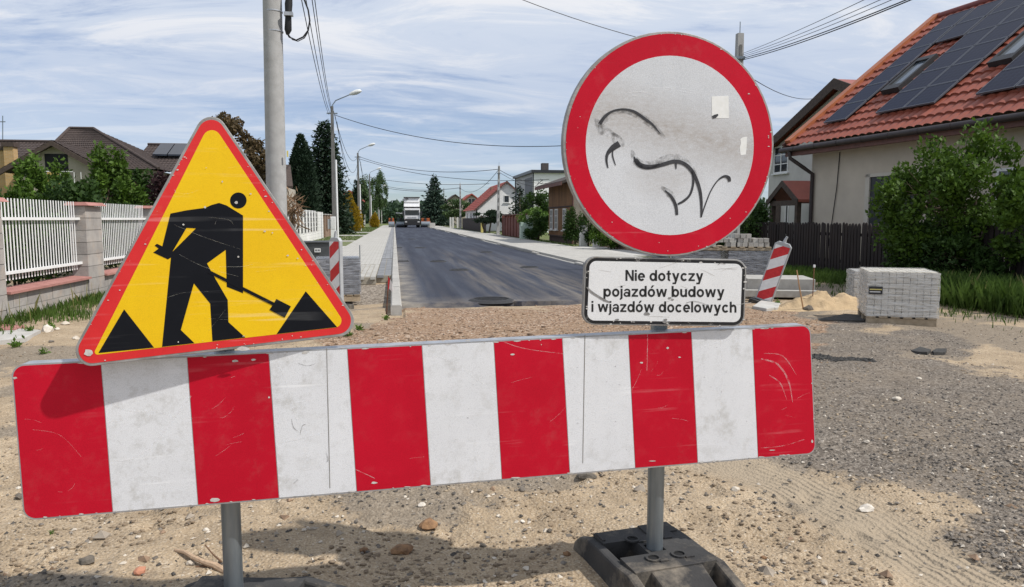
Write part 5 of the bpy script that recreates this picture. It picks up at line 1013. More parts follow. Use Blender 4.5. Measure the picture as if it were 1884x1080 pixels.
# ---------------------------------------------------------------- white wall, brick walls, gates on the left
WX = -4.9
ww = thing('white_block_fence', 'white block fence with dark slatted gaps beside the pavement', 'fence', (WX, 42, 0)); MB().box(WX-.22, WX, 31, 52, -.05, .52).build('plinth', m_wblock, ww)
yy = 31.; 
while yy < 48.6:
    MB().box(WX-.25, WX+.012, yy, yy+.62, .523, 1.80).build('pillar', m_wblock, ww); MB().box(WX-.28, WX+.02, yy-.01, yy+.63, 1.803, 1.86).build('pillar_cap', m_wpaint, ww)
    for k in range(4): MB().box(WX-.06, WX-.015, yy+.64, yy+1.48, .60+k*.3, .84+k*.3).build('slat', mat('charcoal_metal', (.045, .047, .05), (.03, .03, .032), 8, .5, metal=.3), ww)
    yy += 1.5
MB().box(WX-.30, WX+.05, 49.2, 52.6, .0, 1.82).build('end_pillar', m_wblock, ww)
def brick_fence(y0, y1, mb_, label, gate, gl_):
    t = thing('brick_fence', label, 'fence', (WX, (y0+y1)/2, 0), 0, 'brick fences along the left pavement'); n = max(2, int((y1-y0)/2.2)); st = (y1-y0)/n
    MB().box(WX-.18, WX, y0, y1, -.05, .5).build('plinth', mb_, t)
    for i in range(n+1): MB().box(WX-.24, WX+.06, y0+i*st-.25, y0+i*st+.25, .503 if 0 < i < n else 0, 1.65).build('pillar', mb_, t); MB().box(WX-.28, WX+.1, y0+i*st-.3, y0+i*st+.3, 1.653, 1.72).build('pillar_cap', m_conc, t)
    for i in range(n): MB().box(WX-.12, WX-.07, y0+i*st+.26, y0+(i+1)*st-.26, .6, 1.45).build('infill_panel', gate, t)
brick_fence(54.2, 58.4, m_brbrick, 'brown brick fence next to the white end pillar', m_dwood, 0); brick_fence(62, 70, m_obrick, 'orange brick fence behind the first street lamp', MATS['charcoal_metal'], 0); brick_fence(79, 92, m_obrick, 'orange brick fence with wooden panels past the dark gate', mat('orange_wood', (.42, .21, .07), (.32, .15, .05), 6, .8), 0)
dgte = thing('dark_gate', 'dark metal mesh gate between the orange brick fences', 'gate', (WX, 74.5, 0)); MB().box(WX-.05, WX, 70.5, 78.6, .1, .16).build('bottom_rail', MATS['charcoal_metal'], dgte); MB().box(WX-.05, WX, 70.5, 78.6, 1.5, 1.56).build('top_rail', MATS['charcoal_metal'], dgte)
for i in range(40): o = MB().box(WX-.04, WX-.01, 70.55+i*.2, 70.62+i*.2, .163, 1.497).build('bar', MATS['charcoal_metal'], dgte)
tag(MB().box(WX-.2, WX, 108, 126, 0, 1.5).build('white_wall', m_wpaint), 'short white wall far along the left pavement', 'wall')
grass_patch('verge_grass', 'green verge between the left pavement and the fences', strip_pts(-4.85, -2.35, 46, 125, lambda P: .4), .10, g_blade, 14000, .03); 
tag(grid_np('verge', np.stack(np.meshgrid(np.linspace(-4.9, -2.28, 8), np.linspace(26, 150, 60), indexing='ij')+[np.full((8, 60), .05)], -1), mat('verge_green', (.10, .15, .04), (.16, .14, .08), 1.2, .95), pivot=False), kind='structure')

# ---------------------------------------------------------------- poles, street lamps and cables
m_pole = mat('pole_concrete', (.40, .395, .385), (.32, .315, .305), 6, .9, bump=.25, bscale=70, dirt=(.24, .23, .21), dscale=1.5); m_pole2 = mat('weathered_pole', (.20, .195, .185), (.12, .115, .11), 10, .9, stretch=(1, 1, .2)); m_cable = mat('black_cable', (.015, .015, .017), (.01, .01, .01), 10, .6); m_lamp = mat('lamp_white', (.72, .72, .70), (.6, .6, .58), 10, .4)
up = thing('utility_pole', 'thick round spun concrete utility pole with black cable splice', 'pole', (-2.33, 15.6, 0)); MB().tube([(-2.36, 15.6, -.1), (-2.33, 15.6, 3), (-2.27, 15.6, 9.2)], [.205, .193, .165], 28).build('shaft', m_pole, up, True)
for z in (5.02, 5.40): MB().tube([(-2.297, 15.6, z), (-2.297, 15.6, z+.022)], .187, 28).build('steel_band', m_alu, up, True)
sp_ = oY(531, 45, 15.5); MB().tube([oY(533, -18, 15.5), oY(531, 8, 15.5), oY(530.5, 30, 15.5), oY(530, 55, 15.5), oY(529, 64, 15.5)], [.05, .075, .06, .07, .03], 12).build('splice_closure', m_cable, up, True); MB().cbox(oY(531, 26, 15.46), (.17, .12, .07)).build('splice_bracket', m_alu, up)
MB().tube([oY(527, 58, 15.5), oY(532, 68, 15.5), oY(545, 74, 15.5), oY(558, 68, 15.5), oY(567, 56, 15.5), oY(570, 38, 15.5), oY(567, 18, 15.5), oY(560, 0, 15.5), oY(553, -25, 15.5), oY(535, -60, 15.5)], .016, 7).build('cable_loop', m_cable, up, True); MB().tube([oY(528, 60, 15.48), oY(538, 73, 15.48), oY(548, 76, 15.48), oY(560, 70, 15.48), oY(566, 60, 15.48)], .009, 6).build('cable_loop', m_cable, up, True)
MB().cbox(oY(529, 283, 15.42), (.03, .03, .12)).build('number_tag', mat('tag_yellow', (.7, .6, .2), (.6, .5, .15), 5, .7), up)
def lamp(Y, label, X=-3.95, h=8.75, s=1.):
    t = thing('street_lamp', label, 'street lamp', (X, Y, 0), 0, 'street lamps along the left pavement'); MB().hexa([(X-.15, Y-.12, -.1), (X+.15, Y-.12, -.1), (X+.15, Y+.12, -.1), (X-.15, Y+.12, -.1), (X-.09, Y-.08, h), (X+.09, Y-.08, h), (X+.09, Y+.08, h), (X-.09, Y+.08, h)]).build('pole', m_pole2, t)
    MB().tube([(X, Y, h-.6), (X+.05, Y, h+.1), (X+.25, Y, h+.38), (X+1.25, Y, h+.82)], .035, 8).build('arm', m_galv, t, True)
    b = MB().tube([(X+1.15, Y, h+.78), (X+1.3, Y, h+.86), (X+1.6, Y, h+.98), (X+1.85, Y, h+1.04), (X+1.95, Y, h+1.02)], [.06, .12, .15, .12, .03], 10); hd = b.build('lamp_head', m_lamp, t, True); MB().tube([(X+1.32, Y, h+.80), (X+1.6, Y, h+.90), (X+1.82, Y, h+.97)], [.07, .11, .07], 8).build('lens', mat('lamp_lens', (.55, .56, .55), (.45, .46, .45), 5, .2), hd, True)
    MB().tube([(X+.19, Y-.05, 0), (X+.17, Y-.05, h*.6)], .07, 8).build('white_riser', m_wpaint, t, True)
    MB().box(X-.35, X+.35, Y-.04, Y+.04, h-.5, h-.42).build('insulator_bar', m_galv, t)
for i, (Y, lb) in enumerate(((51., 'street lamp beside the white end pillar'), (86., 'street lamp beside the dark mesh gate'), (126., 'street lamp in front of the birches'), (190., 'street lamp next past the white wall'), (235., 'street lamp second past the white wall'), (300., 'street lamp at the far end of the row'))): lamp(Y, lb)
def cable(label, a, b, sag, r=.014, n=24):
    a, b = Vector(a), Vector(b); tag(MB().tube([a.lerp(b, k/n)-Vector((0, 0, 4*sag*(k/n)*(1-k/n))) for k in range(n+1)], r, 5).build('overhead_cable', m_cable, None, True), label, 'cable', 'overhead cables')
for k, (dx, dz, lb) in enumerate(((.0, 0, 'lowest'), (.12, .25, 'second'), (.35, .45, 'third'), (.42, .75, 'uppermost'))): cable(lb+' overhead cable from the utility pole to the first street lamp', (-1.95+dx*.6, 15.5, 6.9+dz*1.3), (-4.15+dx*.5, 51, 8.2+dz*.5), .5+.1*k, .013)
for k, (y0, y1, nmx) in enumerate(((51, 86, 'first and second'), (86, 126, 'second and third'))):
    for j in range(3): cable(('outer', 'middle', 'inner')[j]+' sagging cable between the '+nmx+' street lamps', (-3.85+j*.1, y0, 8.45-.35*j), (-3.95, y1, 8.4-.6*j), 1.6+.7*j, .018)
cable('cable from the first street lamp across the road', (-3.8, 51, 8.2), oY(1120, 262, 38), .9, .02); cable('cable from the second street lamp to the leaning pole', (-3.8, 86, 8.35), (8.25, 59, 5.3), .8, .024); cable('second cable from the second street lamp across the road', (-3.8, 86, 8.1), oY(1010, 330, 62), .9, .024); cable('cable from the third street lamp across the road', (-3.8, 126, 8.2), oY(900, 338, 92), .5, .03); cable('cable from the third street lamp to the far pole', (-3.8, 126, 7.4), (8.5, 97, 5.4), .7, .03); cable('far cable above the truck', (-3.8, 190, 9.5), (9, 150, 7.0), .5, .05)

# ---------------------------------------------------------------- small things by the left pavement
m_hair = mat('reflector_white', (.78, .78, .78), (.68, .68, .68), 20, .45); m_hred = mat('reflector_red', (.60, .03, .035), (.48, .02, .025), 20, .45); m_gplast = mat('grey_plastic', (.42, .43, .44), (.34, .35, .36), 10, .6)
def guide_board(base, h, w_, rz, tilt, label, n=5, lampc=True, parent_name='guide_board'):
    """red and white diagonal guide board in a grey plastic frame; local x across, z up, face to -y"""
    t = thing(parent_name, label, 'guide board', base, 0, 'red and white guide boards'); t.rotation_euler = (0, tilt, rz)
    M = Matrix.Translation(Vector(base)) @ t.rotation_euler.to_matrix().to_4x4(); WM[t.name] = M
    b = w_/2; fr = MB(); pts = [(-b, 0, .0), (b, 0, .0), (b, 0, h-.05), (b-.05, 0, h), (-b+.05, 0, h), (-b, 0, h-.05)]; fr.prism(pts, (0, .06, 0)); fr.build('frame', m_gplast, t, world=False, bevel=.008)
    fw = b-.02; z0, z1 = .03, h-.06; st = (z1-z0)/n*1.0; sl_ = w_*.62
    for i in range(-2, n+2):
        za, zb_ = z0+i*st, z0+(i+1)*st; poly = [(-fw, za-sl_/2), (fw, za+sl_/2), (fw, zb_+sl_/2), (-fw, zb_-sl_/2)]
        for lim, sg in ((z0, 1), (z1, -1)):      # clip to the face
            out = []
            for k in range(len(poly)):
                p, q = poly[k], poly[(k+1) % len(poly)]; ip, iq = (p[1]-lim)*sg >= 0, (q[1]-lim)*sg >= 0
                if ip: out.append(p)
                if ip != iq: tt = (lim-p[1])/(q[1]-p[1]); out.append((p[0]+(q[0]-p[0])*tt, lim))
            poly = out
            if len(poly) < 3: break
        if len(poly) >= 3: MB().prism([(x, -.003, z) for x, z in poly], (0, .002, 0)).build('red_stripe' if i % 2 == 0 else 'white_stripe', m_hred if i % 2 == 0 else m_hair, t, world=False)
    MB().tube([(0, .03, h-.01), (0, .03, h+.05), (.012, .03, h+.10)], [.03, .022, .018], 8).build('carry_knob', m_gplast, t, True, world=False)
    MB().box(-.2, .2, -.14, .2, -.08, -.004).build('foot', m_rubber, t, world=False, bevel=.01)
    return t
pm = oY(617, 545, 11.55); guide_board((pm.x, 11.55, .05), 1.02, .27, R(-50), R(0), 'upright guide board beside the wrapped pavers at the kerb end', 5)
# wrapped pallet of grey pavers
def mat_film(name, c, alpha, sc=30, lines=True):
    m = bpy.data.materials.new(name); m.use_nodes = True; t = m.node_tree; b = t.nodes['Principled BSDF']; b.inputs['Base Color'].default_value = (*c, 1); b.inputs['Roughness'].default_value = .22; pos = t.nodes.new('ShaderNodeNewGeometry').outputs['Position']
    q = t.nodes.new('ShaderNodeMapping'); q.inputs['Scale'].default_value = (1, 1, 7); t.links.new(pos, q.inputs[0]); n = t.nodes.new('ShaderNodeTexNoise'); n.inputs['Scale'].default_value = sc*.2; n.inputs['Detail'].default_value = 6; t.links.new(q.outputs[0], n.inputs['Vector'])
    tr = t.nodes.new('ShaderNodeBsdfTransparent'); ms = t.nodes.new('ShaderNodeMixShader'); t.links.new(ramp(t, n.outputs['Fac'], [(.35, alpha*.35), (.65, min(1, alpha*1.5))], 'LINEAR').outputs[0], ms.inputs[0]); t.links.new(tr.outputs[0], ms.inputs[1]); t.links.new(b.outputs[0], ms.inputs[2]); t.links.new(ms.outputs[0], t.nodes['Material Output'].inputs[0])
    bp = t.nodes.new('ShaderNodeBump'); bp.inputs['Strength'].default_value = .7; bp.inputs['Distance'].default_value = .02; t.links.new(n.outputs['Fac'], bp.inputs['Height']); t.links.new(bp.outputs[0], b.inputs['Normal']); return m
m_film = mat_film('stretch_film', (.80, .79, .76), .42); m_filmd = mat_film('stretch_film_grey', (.32, .33, .36), .55); m_wood = mat('pallet_wood', (.42, .34, .24), (.28, .22, .15), 12, .9, bump=.3, bscale=50); m_gpav = mat('paver_grey', (.36, .355, .345), (.28, .275, .265), 6, .92, bump=.25, bscale=110, rnd=.13); m_gpavd = mat('paver_charcoal', (.16, .165, .175), (.11, .113, .12), 6, .92, bump=.25, bscale=110, rnd=.15)
def paver_pallet(label, loc, rz, L_, W_, layers, lh, nl, nw, pav, film=None, pallet=True, group='wrapped pallets of paving blocks', tags=False, z0=0., film_top=True):
    """wooden pallet, outer blocks of every layer as single pieces, film round them"""
    t = thing('paver_pallet', label, 'pallet', loc, rz, group); ph = .12 if pallet else 0
    if pallet:
        for k in (-1, 0, 1): MB().box(-L_/2, L_/2, k*(W_/2-.05)-.05, k*(W_/2-.05)+.05, 0, .092).build('runner', m_wood, t, world=False)
        for k in range(6): x = -L_/2+(L_-.1)*k/5; MB().box(x, x+.1, -W_/2-.01, W_/2+.01, .095, .117).build('deck_board', m_wood, t, world=False)
    MB().box(-L_/2+.03, L_/2-.03, -W_/2+.03, W_/2-.03, ph, ph+layers*lh-.01).build('stack_core', pav, t, world=False)
    cl, cw = L_/nl, W_/nw; meshes = {}
    def blk(x, y, z, dx, dy, dz):
        k = (round(dx, 3), round(dy, 3))
        if k not in meshes:
            m = MB(); i = .004; m.hexa([(-dx/2, -dy/2, 0), (dx/2, -dy/2, 0), (dx/2, dy/2, 0), (-dx/2, dy/2, 0), (-dx/2+i, -dy/2+i, dz), (dx/2-i, -dy/2+i, dz), (dx/2-i, dy/2-i, dz), (-dx/2+i, dy/2-i, dz)]); me = bpy.data.meshes.new('paving_block'); me.from_pydata(m.v, [], m.f); me.update(); me.materials.append(pav); meshes[k] = me
        o = bpy.data.objects.new('paving_block', meshes[k]); link(o, t); o.location = (x+random.uniform(-.003, .003), y+random.uniform(-.003, .003), z)
    for l in range(layers):
        z = ph+.002+l*lh
        for i in range(nl):
            x = -L_/2+cl*(i+.5)
            for y in (-W_/2+cw/2, W_/2-cw/2): blk(x, y, z, cl-.005, cw-.005, lh-.006)
        for j in range(1, nw-1):
            y = -W_/2+cw*(j+.5)
            for x in (-L_/2+cl/2, L_/2-cl/2): blk(x, y, z, cl-.005, cw-.005, lh-.006)
        if l == layers-1:
            for i in range(1, nl-1):
                for j in range(1, nw-1): blk(-L_/2+cl*(i+.5), -W_/2+cw*(j+.5), z, cl-.005, cw-.005, lh-.006)
    if film:
        P = []; rows = 14; per = 40; Hh = layers*lh
        for a in range(rows+1):
            ring = []
            for s in range(per+1):
                q = (s % per)/per*4; sd = int(q); f = q-sd; cx_, cy_ = ((-1+2*f, -1), (1, -1+2*f), (1-2*f, 1), (-1, 1-2*f))[sd]; e_ = .010+.012*random.random()
                ring.append((cx_*(L_/2+e_), cy_*(W_/2+e_), ph-.01+Hh*1.0*a/rows+.004))
            P.append(ring)
        P = np.array(P); P[:, -1] = P[:, 0]; me_o = grid_np('stretch_film', P, film, None); bpy.data.objects.remove(me_o) if False else None
        me_o.parent = t; me_o.location = Vector(me_o.location); WM[me_o.name] = WM[t.name]
        if film_top: MB().quad((-L_/2, -W_/2, ph+Hh+.006), (L_/2, -W_/2, ph+Hh+.006), (L_/2, W_/2, ph+Hh+.006), (-L_/2, W_/2, ph+Hh+.006)).build('film_top', film, t, world=False)
    return t
pp = G(630, 560); pq1 = paver_pallet('grey wrapped pallet of pavers behind the upright guide board', (pp.x-.12, pp.y+.85, .0), R(4), .70, .9, 7, .083, 4, 5, m_gpavd, m_filmd)
st = thing('marker_stake', 'thin rusty stake with red and white tape flag at the kerb end', 'stake', tuple(G(711, 580))); sb, stp = G(711, 581, -.03), oY(715, 508, G(711, 580).y); m_rod = mat('rusty_steel', (.22, .10, .055), (.13, .06, .035), 30, .9); MB().tube([sb, stp], .008, 6).build('rod', m_rod, st)
fy = stp.y-.01; 
MB().add([oY(714, 509, fy), oY(718, 513, fy-.01), oY(716, 530, fy+.01), oY(714, 534, fy)], [(0, 1, 2, 3)]).build('flag_red', m_hred, st); MB().add([oY(718, 513, fy-.01), oY(721, 520, fy-.02), oY(726, 534, fy), oY(722, 538, fy), oY(716, 531, fy+.01)], [(0, 1, 2, 3, 4)]).build('flag_white', m_hair, st)
p6 = G(663, 512); tag(MB().tube([(p6.x, p6.y, .05), (p6.x, p6.y, oY(662, 451, p6.y).z)], .012, 6).build('steel_rod', m_galv), 'thin steel rod standing at the end of the left pavement', 'rod')
bb = G(592, 480); bn = thing('grey_container', 'dark grey plastic container with white label behind the guide board', 'container', (bb.x, bb.y, 0)); gcm = mat('container_grey', (.085, .09, .095), (.06, .065, .07), 6, .6); x0, x1 = oY(573, 450, bb.y).x, oY(608, 450, bb.y).x; zt_ = oY(590, 447, bb.y).z
MB().hexa([(x0-.25, bb.y, 0), (x1, bb.y, 0), (x1, bb.y+.8, 0), (x0-.25, bb.y+.8, 0), (x0-.3, bb.y-.04, zt_), (x1+.04, bb.y-.04, zt_), (x1+.04, bb.y+.84, zt_), (x0-.3, bb.y+.84, zt_)]).build('tub', gcm, bn, bevel=.02); MB().box(x0-.34, x1+.08, bb.y-.08, bb.y+.88, zt_+.003, zt_+.05).build('lid', gcm, bn, bevel=.01)
la, lb2 = oY(578.5, 457, bb.y-.04), oY(590, 464, bb.y-.04); MB().box(la.x, lb2.x, bb.y-.046, bb.y-.038, lb2.z, la.z).build('label_plate', m_wpaint, bn)
lm = MB(); ww_ = lb2.x-la.x
for a, b in ((.15, .30), (.36, .44), (.54, .68), (.74, .86)): lm.box(la.x+ww_*a, la.x+ww_*b, bb.y-.049, bb.y-.0465, lb2.z+.03, la.z-.03)
lmo = lm.build('label_mark', m_ink, bn); lmo['kind'] = 'stuff'
cb = thing('cable_cabinet', 'tall white cable cabinet beside the first street lamp', 'cabinet', (-3.7, 46, 0)); cx0, cx1 = XatY(608, 46), XatY(617, 46); MB().box(cx0, cx1, 46, 46.3, -.02, 1.5).build('body', m_wpaint, cb, bevel=.01); MB().box(cx0+.03, cx1-.03, 45.985, 45.997, .75, 1.42).build('door', m_lamp, cb); MB().box(XatY(602.5, 46), cx0-.004, 46.05, 46.25, .75, 1.35).build('meter_box', m_gplast, cb)
# ---------------------------------------------------------------- right house with red tile roof and solar panels
m_beige = mat('beige_render', (.56, .495, .405), (.49, .43, .35), 1.6, .95, bump=.25, bscale=90); m_gutter = mat('brown_gutter', (.050, .036, .034), (.03, .022, .022), 8, .45); m_fascia = mat('brown_fascia', (.16, .075, .062), (.11, .055, .045), 8, .7); m_verge = mat('verge_flashing', (.42, .14, .055), (.33, .10, .04), 4, .45); m_door = mat('anthracite_door', (.035, .037, .042), (.028, .03, .033), 4, .35)
hO = Vector((12.018, 19.5, 3.903)); hw = Vector((.1058, -.9944, 0)); hp = Vector((.9944, .1058, 0)); pit = R(37.99); hv = hp*math.cos(pit)+Vector((0, 0, math.sin(pit))); hn = hw.cross(hv).normalized(); hn = hn if hn.z > 0 else -hn
RP = lambda u, v, d=0.: hO+hw*u+hv*v+hn*d
hr = thing('red_roofed_house', 'beige house with red tile roof covered in solar panels', 'house', tuple((hO+hw*5+hp*4)[:2])+(0,))
U0, U1, V0, V1 = -.92, 12.5, -.80, 5.70; ez = RP(0, V0).z
rg = RP(U0, V1); far_e0 = Vector((*(rg+hp*(rg-RP(U0, V0)).dot(hp))[:2], ez)); far_e1 = far_e0+hw*(U1-U0)
tile_sheet('roof', RP(U1, V0), RP(U0, V0), RP(U0, V1), RP(U1, V1), .255, .40, m_otile, hr, .045, .045, 8)
tile_sheet('roof', far_e0, far_e1, RP(U1, V1), RP(U0, V1), .21, .36, m_otile, hr, .032, .035, 4)
MB().tube([RP(U0-.05, V1, .04), RP(U1, V1, .04)], .11, 10).build('ridge_cap', mat('ridge_red', (.20, .045, .035), (.15, .035, .03), 4, .5), hr, True)
vg = MB(); 
for a, b, c, d in ((U0-.10, U0+.14, -.02, .15),): vg.hexa([RP(a, V0+.15, c), RP(b, V0+.15, c), RP(b, V1+.05, c), RP(a, V1+.05, c), RP(a, V0+.15, d), RP(b, V0+.15, d), RP(b, V1+.05, d), RP(a, V1+.05, d)])
vg.build('verge_flashing', m_verge, hr); vb = MB(); vb.hexa([RP(U0-.16, V0+.05, -.24), RP(U0-.10, V0+.05, -.24), RP(U0-.10, V1, -.24), RP(U0-.16, V1, -.24), RP(U0-.16, V0+.05, .10), RP(U0-.10, V0+.05, .10), RP(U0-.10, V1, .10), RP(U0-.16, V1, .10)]); vb.build('bargeboard', m_fascia, hr)
# walls: long wall under the eave and the gable end
W = lambda u, q, z=0.: Vector((*(hO+hw*u+hp*(q+(RP(0, V0)-hO).dot(hp)))[:2], z))    # q metres in from the eave line
wu0 = -.42; iw = .55; wd = 2*((V1-V0)*math.cos(pit))-2*iw
wall = MB(); wall.hexa([W(wu0, iw), W(wu0, iw+wd), W(12, iw+wd), W(12, iw), W(wu0, iw, ez+.25), W(wu0, iw+wd, ez+.25), W(12, iw+wd, ez+.25), W(12, iw, ez+.25)]); wall.build('wall', m_beige, hr)
gb = MB(); gb.prism([W(wu0+.003, iw+.02, ez+.25), W(wu0+.003, iw+wd-.02, ez+.25), W(wu0+.003, iw+wd/2, rg.z-.35)], hw*.3); gb.build('gable_wall', m_beige, hr)
sf = MB(); sf.hexa([W(U0, .03, ez-.20), W(U0, iw+.02, ez-.20), W(12, iw+.02, ez-.20), W(12, .03, ez-.20), W(U0, .03, ez-.17), W(U0, iw+.02, ez-.17), W(12, iw+.02, ez-.17), W(12, .03, ez-.17)]); sf.build('soffit', m_fascia, hr)
fa = MB(); fa.hexa([W(U0, -.0, ez-.26), W(U0, .03, ez-.26), W(12, .03, ez-.26), W(12, -.0, ez-.26), W(U0, -.0, ez-.02), W(U0, .03, ez-.02), W(12, .03, ez-.02), W(12, -.0, ez-.02)]); fa.build('fascia', m_fascia, hr)
MB().tube([W(U0-.12, -.075, ez-.075), W(12, -.075, ez-.075)], .075, 12).build('gutter', m_gutter, hr, True)
for k in range(14): MB().tube([W(U0+.5+k*.9, -.075, ez-.075), W(U0+.53+k*.9, -.075, ez-.075)], .083, 10).build('gutter_bracket', m_gutter, hr)
MB().tube([W(-.62, -.075, ez-.12), W(-.60, -.06, ez-.32), W(-.38, .28, ez-.62), W(-.30, iw-.07, ez-.78), W(-.30, iw-.07, ez-1.4), W(-.30, iw-.07, 0)], .055, 10).build('downpipe', m_gutter, hr, True)
MB().tube([W(.75, iw-.02, ez-.25), W(.70, iw-.03, ez-1.2), W(.45, iw-.03, .5)], .012, 5).build('wall_cable', m_cable, hr)
fW = Frame(W(0, iw), hw)
fW.n = -hp
def fbox(name, u0, u1, z0, z1, d0, d1, m, par=None): q = MB(); fW.box(q, u0, u1, z0, z1, d0, d1); return q.build(name, m, par or hr)
dr = fbox('patio_door', 1.95, 3.6, 0., 2.42, -.05, .012, m_door); fbox('door_reveal', 1.80, 1.947, 0, 2.50, -.02, .05, mat('reveal', (.56, .52, .45), (.5, .46, .4), 3, .95)); fbox('door_lintel', 1.80, 3.75, 2.423, 2.51, -.02, .05, MATS['reveal']); fbox('door_frame', 2.74, 2.80, .05, 2.4, .013, .03, m_gutter, dr); window(fW, hr, 5.6, 7.2, .9, 2.4)
def mat_pv():
    m = bpy.data.materials.new('solar_cells'); m.use_nodes = True; t = m.node_tree; b = t.nodes['Principled BSDF']; b.inputs['Roughness'].default_value = .3; b.inputs['Specular IOR Level'].default_value = .08
    g = t.nodes.new('ShaderNodeTexCoord'); s = t.nodes.new('ShaderNodeSeparateXYZ'); t.links.new(g.outputs['Object'], s.inputs[0])
    def line(o, n_): f = mth(t, 'FRACT', mth(t, 'MULTIPLY', o, n_)); return mth(t, 'LESS_THAN', mth(t, 'ABSOLUTE', mth(t, 'SUBTRACT', f, .5)), .45)
    cell = mth(t, 'MULTIPLY', line(s.outputs[0], 6.9), line(s.outputs[1], 6.9)); mx = t.nodes.new('ShaderNodeMix'); mx.data_type = 'RGBA'; t.links.new(cell, mx.inputs[0]); mx.inputs[6].default_value = (.022, .027, .050, 1); mx.inputs[7].default_value = (.005, .007, .022, 1); t.links.new(mx.outputs[2], b.inputs['Base Color']); return m
m_pvc = mat_pv(); m_pvf = mat('panel_frame', (.13, .14, .17), (.10, .11, .13), 8, .4, metal=.3)
pvme = {}
def solar(u0, v0, u1, v1):
    """one solar module: glass with cells, thin frame"""
    a, b = u1-u0-.02, v1-v0-.02; k = (round(a, 2), round(b, 2)); M = Matrix((hw, hv, hn)).transposed().to_4x4(); M.translation = RP(u0+.01, v0+.01, .13)
    if k not in pvme:
        g = MB().box(.018, a-.018, .018, b-.018, 0, .034); gm2 = bpy.data.meshes.new('glass'); gm2.from_pydata(g.v, [], g.f); gm2.update(); gm2.materials.append(m_pvc)
        f = MB(); [f.box(*q, -.002, .040) for q in ((0, a, 0, .018), (0, a, b-.018, b), (0, .018, .0185, b-.0185), (a-.018, a, .0185, b-.0185))]; fm2 = bpy.data.meshes.new('frame'); fm2.from_pydata(f.v, [], f.f); fm2.update(); fm2.materials.append(m_pvf); pvme[k] = (gm2, fm2)
    o = bpy.data.objects.new('solar_panel', pvme[k][0]); link(o, hr); o.matrix_basis = WM[hr.name].inverted() @ M; WM[o.name] = WM[hr.name]
    f = bpy.data.objects.new('panel_frame', pvme[k][1]); link(f, o)
ph_ = .865
for c, (u0, u1, rows) in enumerate(((0, .89, range(6)), (.98, 1.90, range(4, 6)), (1.99, 2.91, range(6)), (2.93, 3.85, range(6)), (3.98, 4.90, range(4, 6)), (4.95, 5.87, range(6)), (5.89, 6.81, range(6)), (6.83, 7.75, range(6)), (7.77, 8.69, range(6)))):
    for r_ in rows: solar(u0, r_*ph_, u1, (r_+1)*ph_)
for u0, v0 in ((1.12, 1.15), (4.22, 1.35)):
    f = MB(); [f.hexa([RP(a, c, .06), RP(b, c, .06), RP(b, d, .06), RP(a, d, .06), RP(a, c, .20), RP(b, c, .20), RP(b, d, .20), RP(a, d, .20)]) for a, b, c, d in ((u0, u0+.62, v0, v0+.22), (u0, u0+.62, v0+1.32, v0+1.5), (u0, u0+.08, v0+.223, v0+1.317), (u0+.54, u0+.62, v0+.223, v0+1.317))]; so_ = f.build('roof_window', mat('roof_window_frame', (.030, .031, .034), (.02, .02, .022), 5, .5), hr)
    g = MB(); g.hexa([RP(u0+.08, v0+.2, .10), RP(u0+.54, v0+.2, .10), RP(u0+.54, v0+1.35, .10), RP(u0+.08, v0+1.35, .10), RP(u0+.08, v0+.2, .15), RP(u0+.54, v0+.2, .15), RP(u0+.54, v0+1.35, .15), RP(u0+.08, v0+1.35, .15)]); g.build('pane', mat('sky_glass', (.10, .12, .14), (.08, .10, .12), 1, .03, spec=1.), so_)

# ---------------------------------------------------------------- grey house behind it with a timber porch
m_grey_r = mat('grey_render', (.50, .485, .45), (.43, .42, .39), 1.8, .95, bump=.2, bscale=60); m_redm = mat('red_metal_roof', (.30, .085, .06), (.24, .07, .05), 4, .5)
GX_ = 17.; GY_ = 29.; hg = thing('grey_house', 'grey rendered gabled house with timber porch behind the red roofed house', 'house', (GX_+4, 28, 0))
Q = lambda px, py, X=GX_: oX(px, py, X)
ap = Q(1527, 153, GX_-.5); lv = Q(1418, 257, GX_-.5); sl2 = (ap.z-lv.z)/(lv.y-ap.y); hwid = 5.4; XD = Vector((9.5, 0, 0))     # gable end faces the road
MB().prism([(GX_, ap.y+hwid, 0), (GX_, ap.y-hwid, 0), (GX_, ap.y-hwid, ap.z-hwid*sl2-.12), (GX_, ap.y, ap.z-.15), (GX_, ap.y+hwid, ap.z-hwid*sl2-.12)], (9, 0, 0)).build('wall', m_grey_r, hg)
for s in (-1, 1):
    e_ = Vector((GX_-.3, ap.y+s*(hwid+.7), ap.z-(hwid+.7)*sl2)); a_ = Vector((GX_-.3, ap.y, ap.z)); U_ = Vector((0, 0, .16)); MB().hexa([e_, a_, a_+XD, e_+XD, e_+U_, a_+U_, a_+XD+U_, e_+XD+U_]).build('roof', m_redm, hg)
    D_ = Vector((0, 0, -.20)); o_ = Vector((-.06, 0, 0)); o2 = Vector((-.003, 0, 0)); MB().hexa([e_+D_+o_, a_+D_+o_, a_+D_+o2, e_+D_+o2, e_+U_*1.2+o_, a_+U_*1.2+o_, a_+U_*1.2+o2, e_+U_*1.2+o2]).build('bargeboard', m_dwood, hg)
fG = Frame((GX_, 0, 0), (0, -1, 0)); fG.n = Vector((-1, 0, 0))
def gwin(px0, px1, py0, py1, **kw): a, b = Q(px0, py1), Q(px1, py0); window(fG, hg, -a.y, -b.y, a.z, b.z, None, None, **kw)
gwin(1424, 1452, 266, 320, mull=1, bars=2)
PX = GX_-1.9; pa, pl = Q(1440, 337, PX), Q(1411, 374, PX); hw_ = pl.y-pa.y; pd = Vector((1.9, 0, 0))
